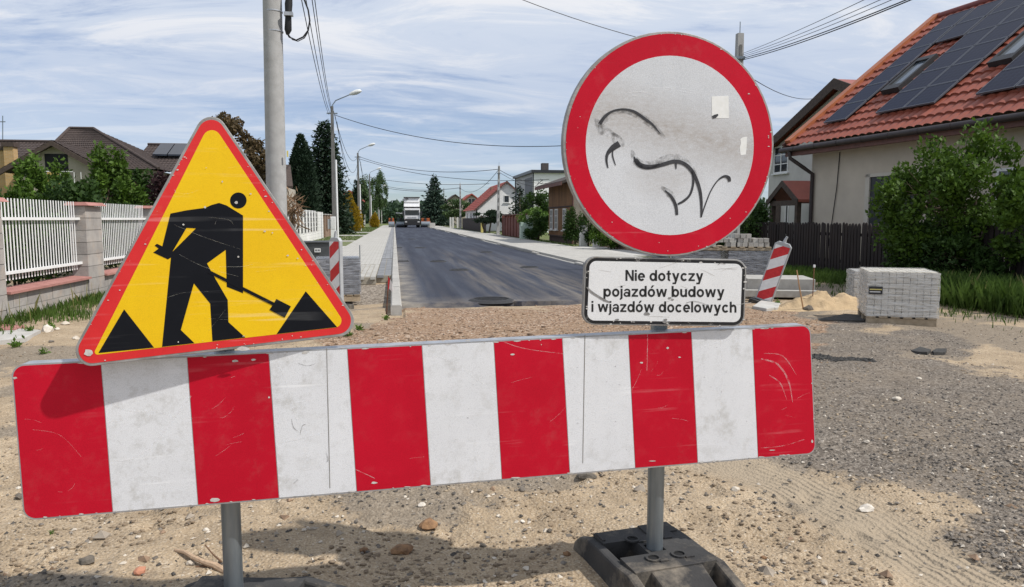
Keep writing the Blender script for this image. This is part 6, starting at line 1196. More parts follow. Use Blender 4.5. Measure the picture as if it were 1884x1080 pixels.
for s in (-1, 1):
    e_ = Vector((PX, pa.y+s*hw_, pl.z)); a_ = Vector((PX, pa.y, pa.z)); U_ = Vector((0, 0, .10)); MB().hexa([e_, a_, a_+pd, e_+pd, e_+U_, a_+U_, a_+pd+U_, e_+pd+U_]).build('porch_roof', m_redm, hg); D_ = Vector((0, 0, -.14)); o_ = Vector((-.05, 0, 0)); o2 = Vector((-.003, 0, 0)); MB().hexa([e_+D_+o_, a_+D_+o_, a_+D_+o2, e_+D_+o2, e_+U_+o_, a_+U_+o_, a_+U_+o2, e_+U_+o2]).build('porch_bargeboard', m_dwood, hg)
    MB().box(PX+.05, PX+.22, pa.y+s*hw_*.8-.09, pa.y+s*hw_*.8+.09, 0, pl.z+.15).build('porch_post', m_dwood, hg)
MB().box(PX+.06, PX+.2, pa.y-hw_*.8, pa.y+hw_*.8, pl.z-.12, pl.z+.08).build('porch_beam', m_dwood, hg)
gwin(1402, 1410, 375, 430, mull=0); gwin(1444, 1452, 376, 430, mull=0); fd = MB(); a, b = Q(1424, 372), Q(1437, 372); fG.box(fd, -a.y, -b.y, 0, a.z, -.02, .04); fd.build('front_door', m_dwood, hg)

# ---------------------------------------------------------------- dark wooden picket fence on the right
m_fence = mat('dark_stained_wood', (.022, .014, .012), (.011, .007, .007), 12, .75, bump=.3, bscale=50, stretch=(1, 1, .15), rnd=.15); FR = 10.15
fr_ = thing('wooden_picket_fence', 'dark brown wooden picket fence in front of the red roofed house', 'fence', (FR, 16, 0)); pk2 = MB().prism([(0, -.045, .08), (0, .045, .08), (0, .045, 1.20), (0, .030, 1.245), (0, 0, 1.265), (0, -.030, 1.245), (0, -.045, 1.20)], (.022, 0, 0)); pme = bpy.data.meshes.new('picket'); pme.from_pydata(pk2.v, [], pk2.f); pme.update(); pme.materials.append(m_fence)
y = 8.0; k = 0
while y < 30: o = bpy.data.objects.new('picket', pme); link(o, fr_); o.location = (-.03, y-16, random.uniform(-.015, .015)); o.rotation_euler = (random.uniform(-.012, .012), random.uniform(-.01, .01), 0); y += .122; k += 1
for z in (.38, 1.0): MB().box(FR+.0, FR+.045, 7.9, 30, z-.035, z+.035).build('rail', m_fence, fr_)
for i in range(9): MB().box(FR+.047, FR+.14, 8.2+i*2.6, 8.3+i*2.6, -.05, 1.2).build('fence_post', m_fence, fr_)

# ---------------------------------------------------------------- big shrubs and tall grass by the fence
SG = 'shrubs along the dark picket fence'
tree('lilac_shrub', 'large bright leafed shrub leaning over the dark picket fence', 'shrub', (10.35, 12.5, 0), 2.85, (1.3, 1.35, 1.38), 80, 21000, .092, f_green, SG, .05, limbs=7, stems=6, clr=.22, up=.5); tree('lilac_shrub', 'rounded leafy shrub next to the large one over the fence', 'shrub', (10.5, 10.3, 0), 2.3, (1.05, .95, 1.05), 56, 12000, .085, f_green, SG, .05, limbs=5, stems=4, clr=.2, up=.5)
tree('lilac_shrub', 'dark lower shrub under the large bright one', 'shrub', (9.8, 12.3, 0), 1.35, (.42, 1.5, .66), 40, 6500, .085, f_dark, SG, .04, limbs=4, stems=3, clr=.3); tree('dark_bush', 'dark bush behind the stacked pavers at the fence end', 'shrub', (9.9, 20.6, 0), 1.9, (.9, 1.3, .95), 30, 7000, .10, f_dark, None, .04, limbs=4, stems=3, clr=.3); tree('dark_bush', 'low dark bush beside the timber porch', 'shrub', (11.6, 26.2, 0), 2.0, (1.2, 1.0, 1.0), 30, 5000, .12, f_green, None, .04, limbs=4, stems=3, clr=.3)
for k in range(9): pass
grass_patch('tall_grass', 'tall uncut grass right of the big paver pallet', strip_pts(8.35, 10.1, 8.0, 11.6, lambda P: .2+.25*(P[:, 0]-8.3)), .42, g_blade, 8000, .005, .45); grass_patch('tall_grass', 'seeding pale grass stalks by the picket fence', strip_pts(8.6, 10.1, 8.0, 11.5), .5, g_dry, 260, .003, .25)
grass_patch('tall_grass', 'uncut grass strip along the dark picket fence', strip_pts(8.9, 10.05, 11.4, 24, lambda P: .15), .22, g_blade, 13000, .005, .4); grass_patch('short_grass', 'short grass patches at the sandy edge', strip_pts(7.2, 9.2, 7.6, 16, lambda P: -.28+.22*(P[:, 0]-7.6)), .11, g_blade, 9000, .006, .5)

# ---------------------------------------------------------------- building materials on the right
mp_ = paver_pallet('film wrapped pallet of light grey pavers on the sand', (6.56, 8.84, gz(6.56, 8.84)-.01), R(-27), .80, .88, 8, .071, 10, 5, mat('paver_pale', (.60, .565, .50), (.50, .47, .415), 6, .92, bump=.25, bscale=110, rnd=.10), m_film)
MB().box(-.395, -.235, -.462, -.457, .40, .50).build('printed_label', m_ink, mp_, world=False); MB().box(-.385, -.245, -.4655, -.4635, .455, .468).build('label_line', MATS['tag_yellow'], mp_, world=False); MB().box(-.385, -.26, -.4655, -.4635, .425, .436).build('label_line', m_wpaint, mp_, world=False)
MB().box(.412, .417, -.38, -.12, .42, .50).build('printed_label', mat('label_yellow', (.62, .48, .03), (.5, .38, .02), 8, .5), mp_, world=False)
paver_pallet('small wrapped pallet half hidden behind the pale paver pallet', (7.62, 10.75, 0), R(-24), .75, .7, 5, .083, 5, 4, m_gpav, m_film)
sa = oY(1375, 500, 14.6); sb_ = oY(1283, 500, 14.9)
paver_pallet('grey wrapped paver stack left of the leaning guide board', (sa.x, 14.6, 0), R(-16), .92, .9, 7, .083, 5, 4, m_gpavd, m_filmd); paver_pallet('dark wrapped paver stack behind the text plate', (sb_.x-.05, 14.95, 0), R(-16), .92, .9, 7, .083, 5, 4, m_gpavd, m_filmd)
lp = thing('loose_pavers', 'pallet deck with loosely stacked concrete blocks on the wrapped paver stack', 'pavers', (sa.x-.25, 14.7, .708), R(-16))
for k in (-.4, 0, .4): MB().box(-.85, .65, k-.05, k+.05, 0, .05).build('runner', m_wood, lp, world=False)
for k in range(9): MB().box(-.85+k*.175, -.75+k*.175, -.46, .46, .053, .075).build('deck_board', m_wood, lp, world=False)
bme = MB().box(-.048, .048, -.098, .098, 0, .085); bm_ = bpy.data.meshes.new('paving_block'); bm_.from_pydata(bme.v, [], bme.f); bm_.update(); bm_.materials.append(mat('block_beige', (.46, .44, .40), (.38, .36, .33), 8, .92, bump=.25, bscale=110, rnd=.12))
for z, xs in ((.077, [-.62, -.50, -.2, -.1, .03, .14, .26, .36, .46, .57]), (.164, [-.35, -.24, -.13, .04, .15, .34, .45, .56]), (.251, [-.02, .10, .21])):
    for x in xs:
        for yb in (-.3, -.08): 
            if yb > -.2 and random.random() < .35: continue
            o = bpy.data.objects.new('paving_block', bm_); link(o, lp); o.location = (x+random.uniform(-.004, .004), yb+random.uniform(-.015, .015), z); o.rotation_euler = (0, 0, random.uniform(-.05, .05))
mb_ = G(1404, 556); guide_board((mb_.x, mb_.y, .02), 1.0, .27, R(-38), R(17), 'leaning guide board in front of the grey wrapped paver stack', 5)
ks = G(1530, 549); kt = thing('kerbstone_stack', 'row of new concrete kerbstones lying before the dark fence', 'kerbstones', (ks.x-.1, ks.y+.35, 0), R(-18))
for i in range(6): MB().box(-1.15, .0, i*.155, i*.155+.15, 0, .30).build('kerbstone', m_kerb, kt, world=False, bevel=.008)
MB().box(-1.4, .0, -.28, -.13, 0, .12).build('kerbstone', m_kerb, kt, world=False, bevel=.008)
spc = G(1512, 566); xs = np.linspace(-1, 1, 60); XX, YY = np.meshgrid(xs*1.05, xs*.55, indexing='ij'); ZZ = .24*np.exp(-((XX/.55)**2+(YY/.26)**2))*(1+.9*fbm(XX+9, YY, 3.5, 3, 70))+.07*np.exp(-(((XX-.5)/.3)**2+(YY/.25)**2))+.05*fbm(XX, YY+5, 9, 3, 71)*np.exp(-((XX/.7)**2+(YY/.36)**2))*3.2-.02-.05*((np.abs(XX/1.05) > .93) | (np.abs(YY/.55) > .93))
tag(grid_np('sand_heap', np.stack([XX+spc.x, YY+spc.y, ZZ+gz(spc.x, spc.y)], -1), mat('yellow_sand', (.50, .37, .22), (.36, .26, .155), 9, .98, bump=.8, bscale=35, contrast=.8)), 'low heap of yellow sand before the kerbstones', 'sand heap')
s1, s1t = G(1480, 571), oY(1466, 497, G(1480, 571).y); tag(MB().tube([(s1.x, s1.y, gz(s1.x, s1.y)-.05), s1.lerp(s1t, .6)+Vector((-.01, 0, 0)), s1t], [.012, .010, .008], 6).build('wooden_stake', mat('raw_wood', (.48, .29, .15), (.36, .21, .11), 20, .85)), 'thin orange wooden stake by the sand heap', 'stake')
s2 = G(1494, 568); s2t = oY(1498, 492, s2.y); sr = thing('survey_rod', 'thin dark rod with white tip by the sand heap', 'rod', (s2.x, s2.y, 0)); MB().tube([(s2.x, s2.y, -.05), s2t], .007, 6).build('rod', m_rod, sr); MB().tube([s2t, s2t+Vector((0, 0, .04))], .016, 8).build('white_tip', m_wpaint, sr); sk2 = G(1488, 571); stone(1487, 571, 22, m_soil, 'black clod at the foot of the survey rod', .6)
def slabpiece(pts, h, label, material):
    q = [G(*p) for p in pts]; z = min(gz(p.x, p.y) for p in q); return tag(MB().prism([(p.x, p.y, z+h+random.uniform(-.008, .012)) for p in q], (0, 0, -h-.02)).build('asphalt_piece', material, bevel=.006), label, 'asphalt piece', 'broken asphalt pieces on the gravel')
m_asp = mat('old_asphalt', (.065, .062, .058), (.035, .034, .032), 30, .95, bump=.6, bscale=80); slabpiece([(1675, 647), (1692, 642), (1713, 647), (1706, 653), (1690, 652)], .03, 'left flat piece of broken asphalt on the gravel edge', m_asp); slabpiece([(1714, 647), (1722, 643), (1742, 645), (1739, 650), (1718, 652)], .03, 'right flat piece of broken asphalt on the gravel edge', m_asp)
def streak(n):
    t_ = rng.random(n); P = np.stack([np.interp(t_, [0, 1], [G(1492, 659).x, G(1605, 668).x]), np.interp(t_, [0, 1], [G(1492, 659).y, G(1605, 668).y])], 1); return P+rng.normal(size=P.shape)*np.stack([.05*(1.1-t_), .07*(1.15-t_)], 1)
tag(pebble_field('asphalt_crumbs', 900, streak, .008, .03, m_asp), 'line of black asphalt crumbs on the grey gravel', 'crumbs', kind='stuff')
slabpiece([(1385, 566), (1400, 556), (1436, 561), (1432, 569), (1410, 572)], .05, 'pale concrete remnant at the leaning guide board', m_conc); stone(1440, 567, 14, m_dark, 'black lump beside the concrete remnant'); tag(MB().prism([G(1555, 577, .02), G(1500, 588, .02), G(1590, 590, .02), G(1600, 580, .02)], (0, 0, -.04)).build('pallet_shadow', m_asp), 'flat dark scrap painted as the cast shade of the paver pallet', 'shadow_patch')  # last piece: flat dark sheet painting the shadow beside the paver pallet

# ---------------------------------------------------------------- poles and cables on the right
def concrete_pole(px, py, Y, h, label, lean=0.):
    x = XatY(px, Y); t = thing('concrete_pole', label, 'pole', (x, Y, 0), 0, 'square concrete poles on the right'); MB().hexa([(x-.12, Y-.10, -.1), (x+.12, Y-.10, -.1), (x+.12, Y+.10, -.1), (x-.12, Y+.10, -.1), (x-.075+lean, Y-.07, h), (x+.075+lean, Y-.07, h), (x+.075+lean, Y+.07, h), (x-.075+lean, Y+.07, h)]).build('shaft', m_pole, t)
    for z in np.arange(h*.15, h-.3, .62): MB().box(x+lean*z/h-.03, x+lean*z/h+.03, Y-.125+.045*z/h-.004, Y-.1+.045*z/h, z, z+.34).build('slot', m_pole2, t)
    MB().tube([(x+lean, Y, h-.02), (x+lean, Y, h+.28)], .012, 5).build('spike', m_galv, t); MB().box(x+lean-.16, x+lean+.10, Y-.12, Y+.12, h-.62, h-.56).build('cable_bracket', m_galv, t); return Vector((x+lean, Y, h))
cp = concrete_pole(1351, 440, 17.4, oY(1365, 62, 17.4).z, 'square concrete pole standing behind the round sign', .0); concrete_pole(916, 430, 59, oY(920, 305, 59).z, 'square concrete pole by the red brown fence', .1); concrete_pole(847, 420, 97, oY(848, 338, 97).z, 'square concrete pole before the drooping tree'); concrete_pole(817, 416, 150, 7.5, 'square concrete pole beside the big spruce')
for k, (px, py) in enumerate(((1618, -14), (1650, -14), (1672, -14), (1700, -14), (1708, -14))): cable(('first', 'second', 'third', 'fourth', 'fifth')[k]+' cable running from the pole behind the round sign towards the red roof', oY(1367, 98+3*k, 17.4), oY(px, py, 8.6), .03+.01*k, .005 if k < 3 else .009)
cable('cable crossing high from the utility pole to the pole behind the round sign', (-2.2, 15.5, 7.9), oY(1366, 108, 17.4), .55, .008); cable('cable from the pole behind the round sign to the grey house', oY(1366, 112, 17.4)+Vector((0, .1, -.2)), Q(1500, 181, GX_-.5), .25, .010); cable('cable between the leaning pole and the far pole', (8.25, 59, 5.25), (8.6, 97, 5.3), 1.0, .02); cable('cable from the leaning pole towards the flat roofed house', (8.25, 59, 5.3), P3(1045, 326, 66), .8, .02); cable('second cable from the leaning pole to the flat roofed house', (8.25, 59, 5.1), P3(1045, 335, 66), .8, .016)

# ---------------------------------------------------------------- timber house, flat roofed house, white house on the right
m_plank = mat('brown_planks', (.21, .105, .040), (.13, .062, .024), 9, .8, bump=.3, bscale=40, stretch=(1, 1, .12), rnd=.18); m_dplank = mat('dark_trim', (.055, .030, .022), (.035, .02, .016), 8, .8); m_wdwhite = mat('old_white', (.60, .59, .56), (.5, .49, .46), 8, .8); m_stonew = mat('old_plaster', (.30, .27, .22), (.20, .18, .15), 1.5, .95, bump=.4, bscale=25)
TX = 9.1; ht = thing('timber_house', 'brown boarded timber house with tall white windows behind the verge', 'house', (TX+2.5, 41, 0)); y0, y1, eh = 37.6, 43.4, 3.15
MB().box(TX+.03, TX+6, y0, y1, 0, eh+.21).build('wall', m_dplank, ht); fT = Frame((TX, y1, 0), (0, -1, 0)); fT.n = Vector((-1, 0, 0))
n = 26
for i in range(n):
    a = (y1-y0)*i/n
    for z_a, z_b, d_ in ((.45, 1.97, .012), (2.055, eh+.15, .02)): q = MB(); fT.box(q, a+.01, a+(y1-y0)/n-.01, z_a, z_b, -.025, d_); q.build('plank', m_plank, ht)
for z in (.38, 1.98): q = MB(); fT.box(q, -.05, y1-y0+.05, z, z+.07, -.02, .06); q.build('trim_board', m_dplank, ht)
for u in (.55, 1.85, 3.9): window(fT, ht, u, u+.72, .75, 1.92, m_wdwhite, None, 1, True, 2, .07, .03); 
for u in (.2, 1.5, 3.55): pass
q = MB(); q.hexa([(TX-.65, y0-.5, eh+.0), (TX+3.2, y0-.5, eh+1.3), (TX+3.2, y1+.8, eh+1.3), (TX-.65, y1+.8, eh+.0), (TX-.65, y0-.5, eh+.14), (TX+3.2, y0-.5, eh+1.44), (TX+3.2, y1+.8, eh+1.44), (TX-.65, y1+.8, eh+.14)]); q.build('roof', mat('brown_felt', (.075, .060, .052), (.05, .04, .036), 4, .9), ht)
MB().prism([(TX+.03, y0-.003, eh), (TX+6, y0-.003, eh), (TX+3.1, y0-.003, eh+1.2)], (0, .2, 0)).build('gable_wall', m_stonew, ht); MB().box(TX+.05, TX+6, y0-.05, y0-.004, 0, eh-.003).build('plaster_wall', m_stonew, ht); MB().tube([(TX-.1, y0-.1, eh-.1), (TX-.05, y0-.12, eh-.35), (TX+.02, y0-.1, eh-.5), (TX+.02, y0-.1, 0)], .05, 8).build('downpipe', m_fascia, ht, True); MB().box(TX-.72, TX-.655, y0-.5, y1+.8, eh-.08, eh+.1).build('gutter', m_fascia, ht)
# flat roofed house
m_white_r = mat('white_render', (.86, .85, .83), (.80, .79, .77), 1.2, .95); m_lgrey = mat('light_grey_render', (.50, .50, .49), (.44, .44, .43), 1.5, .95); CY = 72.; cxl = XatY(982, CY); czt = P3(982, 318, CY).z; hc = thing('flat_roofed_house', 'white cube shaped two storey house with black roof edge and chimney', 'house', (cxl+4, 77, 0)); MB().box(cxl, cxl+9, CY, 83, 0, czt).build('wall', m_white_r, hc); MB().box(cxl-.30, cxl+9.3, CY-.3, 83.3, czt+.003, czt+.28).build('roof_edge', m_door, hc)
fC = Frame((cxl, 83, 0), (0, -1, 0)); fC.n = Vector((-1, 0, 0))
def cb_(nm, u0, u1, z0, z1, d0, d1, m): q = MB(); fC.box(q, u0, u1, z0, z1, d0, d1); return q.build(nm, m, hc)
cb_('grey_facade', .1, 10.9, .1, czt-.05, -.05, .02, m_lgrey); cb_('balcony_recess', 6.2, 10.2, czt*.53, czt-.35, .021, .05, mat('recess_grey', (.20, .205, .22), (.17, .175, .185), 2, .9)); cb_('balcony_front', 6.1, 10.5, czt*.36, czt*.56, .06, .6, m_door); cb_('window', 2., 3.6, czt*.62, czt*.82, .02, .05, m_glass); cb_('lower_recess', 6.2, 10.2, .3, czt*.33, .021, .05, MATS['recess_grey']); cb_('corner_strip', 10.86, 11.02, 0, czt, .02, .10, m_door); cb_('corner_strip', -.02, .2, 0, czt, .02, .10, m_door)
dsh = MB(); c_ = fC.p(3.6, czt*.72, .5); dsh.add([c_+Vector((-.05, .62*math.cos(6.283*i/16), .62*math.sin(6.283*i/16))) for i in range(16)]+[c_+Vector((.12, 0, 0))], [(i, (i+1) % 16, 16) for i in range(16)]); dsh.build('satellite_dish', m_door, hc, True)
ch = P3(1003, 300, CY+3); MB().box(XatY(997, CY+3), XatY(1009, CY+3), CY+3, CY+3.7, czt+.2, ch.z).build('chimney', mat('chimney_dark', (.10, .085, .08), (.07, .06, .055), 6, .9), hc)
bd = MB(); pw = Plane((0, CY-.01, 0), (0, -1, 0))     # bird-like wall drawing
for pts, w_ in (([(985, 343), (990, 338), (996, 333), (999, 330)], [.6, .8, 1, .8]), ([(989, 341), (991, 337), (990, 333)], [.4, .8, .4]), ([(993, 337), (997, 338), (999, 335)], [.5, .8, .4]), ([(996, 331), (994, 329)], .6), ([(999, 330), (997, 333)], .8)): ribbon(bd, pw, pts, w_, 0.)
bdo = bd.build('wall_drawing', m_ink, hc); bdo['kind'] = 'stuff'
# white house with red roof
WY = 85.; wxl = XatY(878, WY); wap = P3(932, 334, WY); wez = P3(877, 382, WY).z; hw2 = thing('white_house', 'white gabled house with red roof behind the far dark fence', 'house', (wap.x, 92, 0)); wxr = 2*wap.x-wxl
MB().prism([(wxl, WY, 0), (wxr, WY, 0), (wxr, WY, wez), (wap.x, WY, wap.z-.12), (wxl, WY, wez)], (0, 14, 0)).build('wall', m_white_r, hw2); k = (wap.z-wez)/(wap.x-wxl)
for s in (-1, 1):
    e_ = Vector((wap.x+s*(wap.x-wxl+.35), WY-.25, wez-.35*k)); a_ = Vector((wap.x, WY-.25, wap.z)); bk_ = Vector((0, 14.5, 0)); tile_sheet('roof', e_, e_+bk_, a_+bk_, a_, .3, .4, mat('deep_red_tile', (.36, .075, .05), (.27, .055, .04), 2, .7), hw2, .03, .03, 3) if s < 0 else tile_sheet('roof', e_+bk_, e_, a_, a_+bk_, .3, .4, MATS['deep_red_tile'], hw2, .03, .03, 3)
    MB().hexa([e_+Vector((0, -.05, -.12)), a_+Vector((0, -.05, -.12)), a_+Vector((0, .0, -.12)), e_+Vector((0, .0, -.12)), e_+Vector((0, -.05, .1)), a_+Vector((0, -.05, .1)), a_+Vector((0, .0, .1)), e_+Vector((0, .0, .1))]).build('bargeboard', m_fascia, hw2)
fWg = Frame((0, WY, 0), (1, 0, 0)); a, b = P3(927, 373, WY), P3(937, 359.5, WY); window(fWg, hw2, a.x, b.x, a.z, b.z, None, None, 0); a, b = P3(927, 405, WY), P3(938, 393, WY); window(fWg, hw2, a.x, b.x, a.z, b.z, None, None, 0)
fWs = Frame((wxl, WY+14, 0), (0, -1, 0)); fWs.n = Vector((-1, 0, 0))
for u in (2, 6.5, 10.): window(fWs, hw2, u, u+1.2, .9, 2.1, None, None, 1)
MB().tube([(wxl-.1, WY-.1, wez-.1), (wxl-.1, WY-.1, 0)], .06, 6).build('downpipe', m_gutter, hw2); cz = P3(913, 344, WY+6); MB().box(cz.x-.5, cz.x+.5, WY+7, WY+8, cz.z-2.2, cz.z).build('chimney', m_brbrick, hw2)
# far gables
for lb, px, top, Y, wpx, mm, rm in (('distant beige gabled house behind the drooping tree', 838, 359, 150, 34, m_cream, MATS['brown_tile']), ('distant house with low red roof next to the white house', 868, 358, 125, 36, m_cream, MATS['deep_red_tile']), ('distant red roofed house behind the golden conifer', 644, 352, 105, 34, m_cream, MATS['deep_red_tile'])):
    x = XatY(px, Y); zt_ = oY(px, top, Y).z; hwid = wpx/2/F_PX*Y; t = thing('distant_house', lb, 'house', (x, Y+4, 0)); ze = zt_-hwid*.75; MB().prism([(x-hwid, Y, 0), (x+hwid, Y, 0), (x+hwid, Y, ze), (x, Y, zt_-.1), (x-hwid, Y, ze)], (0, 9, 0)).build('wall', mm, t)
    for s in (-1, 1): MB().hexa([(x+s*(hwid+.4), Y-.4, ze-.3), (x, Y-.4, zt_), (x, Y+9.4, zt_), (x+s*(hwid+.4), Y+9.4, ze-.3), (x+s*(hwid+.4), Y-.4, ze-.1), (x, Y-.4, zt_+.2), (x, Y+9.4, zt_+.2), (x+s*(hwid+.4), Y+9.4, ze-.1)]).build('roof', rm, t)
    window(Frame((x, Y, 0), (1, 0, 0)), t, -.6, .6, ze-.6, ze+.6)
# fences and garden things on the right side of the road
m_rbf = mat('red_brown_board', (.17, .058, .045), (.11, .04, .032), 6, .8, rnd=.2); rf = thing('red_brown_fence', 'red brown panelled fence behind the leaning concrete pole', 'fence', (8.5, 52, 0)); yy = 47.6
while yy < 57.5: MB().box(8.45, 8.52, yy, yy+1.05, .1, 1.45).build('fence_board', m_rbf, rf); MB().box(8.40, 8.58, yy+1.06, yy+1.30, 0, 1.62).build('fence_post', m_rbf, rf); yy += 1.32
MB().box(8.36, 8.60, 47.2, 57.8, 1.625, 1.70).build('coping', m_fascia, rf); MB().box(8.40, 9.1, 46.95, 47.3, 0, 1.6).build('end_pillar', m_conc, rf)
df = thing('dark_board_fence', 'dark board fence in front of the white house', 'fence', (8.6, 80, 0)); yy = 70.
while yy < 94: MB().box(8.55, 8.60, yy, yy+.7, .05, 1.45).build('fence_board', m_fence, df); yy += .74
yb = thing('yellow_box', 'yellow meter box beside the dark board fence', 'meter box', (8.5, 69, 0)); a, b = XatY(885, 68), XatY(889, 68); MB().box(a, b, 68, 68.3, 0, 1.35).build('body', MATS['tag_yellow'], yb, bevel=.02); MB().box(a-.03, b+.03, 67.97, 68.33, 1.353, 1.42).build('lid', m_conc, yb)
gpal = paver_pallet('greenish wrapped pallet of pavers at the end of the red brown fence', (8.15, 45.8, .0), R(-5), .75, 1.0, 8, .13, 3, 4, mat('paver_greenish', (.50, .56, .48), (.42, .48, .41), 6, .9, rnd=.1), mat_film('film_green', (.55, .75, .65), .3))
wp = thing('gate_posts', 'pale concrete gate post with house number beside the vines', 'post', (9.0, 33.5, 0)); x = XatY(1074, 33.5); MB().box(x-.16, x+.16, 33.4, 33.7, 0, 1.05).build('shaft', m_wdwhite, wp); 
for i, zz_ in enumerate((.62, .78, .9)): MB().box(x-.045, x+.03, 33.392, 33.398, zz_, zz_+.08).build('number_mark', m_ink, wp)
wp2 = thing('gate_post', 'second pale gate post next to the vine covered one', 'post', (9.6, 33, 0)); x = XatY(1098, 32.5); MB().box(x-.13, x+.13, 32.4, 32.7, 0, 1.2).build('shaft', m_wdwhite, wp2); MB().box(x-.15, x+.15, 32.38, 32.72, 1.203, 1.26).build('cap', m_conc, wp2)
tree('vine_shrub', 'dark vine covered shrub between the pale gate posts', 'shrub', (XatY(1086, 33.2), 33.4, 0), 2.0, (.45, .4, 1.0), 24, 3500, .10, f_dark, None, .04, stems=2); tree('vine_shrub', 'leafy climber at the corner of the timber house', 'shrub', (XatY(1058, 36.5), 36.6, 0), 1.9, (.5, .5, .95), 24, 3000, .11, f_dark, None, .04, stems=2); tree('dark_bush', 'dark bush behind the rim of the round sign', 'shrub', (XatY(1130, 30), 30, 0), 1.3, (1.0, .8, .65), 24, 3500, .11, f_green, None, .04, stems=2)
tag(MB().box(9.35, 9.5, 24, 33, 0, 1.1).build('garden_wall', m_brbrick), 'low brown brick garden wall behind the round sign', 'wall')
tree('hedge_shrub', 'bright green hedge next to the greenish pallet', 'shrub', (XatY(985, 47), 47.5, 0), 1.95, (1.0, 1.3, .95), 34, 7000, .13, f_fresh, None, .05, stems=3); tree('dark_bush', 'dark hedge base next to the timber house', 'shrub', (XatY(988, 45.4), 45.4, 0), 1.7, (1.0, .9, .85), 26, 5000, .12, f_dark, None, .05, stems=3); tree('garden_tree', 'rounded dark green tree before the flat roofed house', 'tree', (XatY(990, 56), 56, 0), 3.4, (1.1, 1.1, 1.3), 34, 5000, .17, f_dark, None, .08)
conifer('small_spruce', 'young dark spruce in front of the flat roofed house', at_base(956, 60), oY(956, 345, 60).z, 1.5, 24, 12, .28, f_con, None, .15, 8, .1, .9, .35); tree('spreading_pine', 'low spreading pine behind the red brown fence', 'shrub', at_base(897, 66), oY(897, 391, 66).z+.1, (1.5, 1.3, .55), 30, 4200, .18, f_con, None, .09, clr=.28, stems=2)
conifer('big_spruce', 'big grey green spruce beyond the truck', at_base(800, 140), oY(800, 327, 140).z, 3.0, 40, 24, .62, f_spr, None, .1, 8, .04, .85, .4); conifer('big_spruce', 'lower dark spruce left of the drooping tree', at_base(818, 150), oY(818, 372, 150).z, 2.2, 18, 12, .55, f_con, None, .15, 8, .04, .8, .4)
tree('drooping_tree', 'pale green tree with drooping branches by the far pole', 'tree', at_base(843, 108), oY(840, 368, 108).z, (2.4, 2.0, 1.5), 40, 6000, .28, f_birch, None, .12, clr=.2, up=-.8, limbs=8)
for k, px in enumerate((806, 827, 832, 838)): MB()
gpst = thing('white_gate_posts', 'white gate posts under the drooping tree', 'post', (9.2, 104, 0)); [MB().box(XatY(px, 104)-.12, XatY(px, 104)+.12, 104, 104.25, 0, 1.6).build('post', m_wdwhite, gpst) for px in (829, 833.5, 842)]
grass_patch('verge_grass', 'green verge between the right pavement and the fences', strip_pts(8.1, 9.1, 33, 110, lambda P: .4), .11, g_blade, 9000, .03); tag(grid_np('verge', np.stack(np.meshgrid(np.linspace(8.06, 10.1, 6), np.linspace(24, 150, 60), indexing='ij')+[np.full((6, 60), .055)], -1), MATS['verge_green'], pivot=False), kind='structure')
tag(MB().box(8.052, 9.6, 24.5, 33, -.05, .1).build('drive_crossing', m_conc), kind='structure'); tag(MB().box(8.052, 8.44, 57.8, 66, -.05, .1).build('drive_crossing', m_conc), kind='structure')

# ---------------------------------------------------------------- road machines at the far end of the asphalt
def wheel(parent, c, r, w_, ax='x'):
    c = Vector(c); d = Vector((w_/2, 0, 0)); o = MB().tube([c-d, c-d*.6, c+d*.6, c+d], [r*.9, r, r, r*.9], 18).build('wheel', mat('tyre', (.02, .02, .02), (.014, .014, .014), 10, .85), parent, True); MB().tube([c-d*1.04, c+d*1.04], r*.5, 12).build('rim', m_galv, o, True)
TY = 118.; tx = XatY(758.5, TY); m_trw = mat('truck_white', (.78, .78, .78), (.7, .7, .7), 4, .35); m_trd = mat('truck_dark', (.03, .03, .033), (.02, .02, .022), 6, .6); tk = thing('tipper_truck', 'white tipper truck with raised body facing down the new asphalt', 'truck', (tx, TY, .02)); B = lambda nm, x0, x1, y0, y1, z0, z1, m, par=None, bv=0: MB().box(tx+x0, tx+x1, TY+y0, TY+y1, z0, z1).build(nm, m, par or tk, bevel=bv)
cabp = B('cab', -1.22, 1.22, 0, 2.1, 1.25, 3.0, m_trw, None, .08); B('windscreen', -1.08, 1.08, -.03, -.003, 1.95, 2.72, m_glass, cabp); B('sun_visor', -1.15, 1.15, -.28, -.02, 2.74, 2.90, m_trw, cabp); B('grille', -1.1, 1.1, -.04, -.004, 1.30, 1.40, m_trd, cabp); B('front_lettering', -.75, .75, -.05, -.03, 1.58, 1.70, mat('lettering_grey', (.35, .36, .40), (.7, .7, .7), 9, .6, contrast=.1), cabp); B('bumper', -1.24, 1.24, -.12, 1.2, .38, 1.24, m_trd, None, .06)
for s in (-1, 1): B('headlight', s*.98-.16, s*.98+.16, -.15, -.122, .82, 1.0, m_lamp); B('mirror', s*1.42-.12, s*1.42+.12, -.2, -.05, 1.9, 2.6, m_trd); wheel(tk, (tx+s*1.02, TY+1.1, .52), .52, .36); wheel(tk, (tx+s*1.02, TY+4.8, .52), .52, .5); wheel(tk, (tx+s*1.02, TY+6.1, .52), .52, .5)
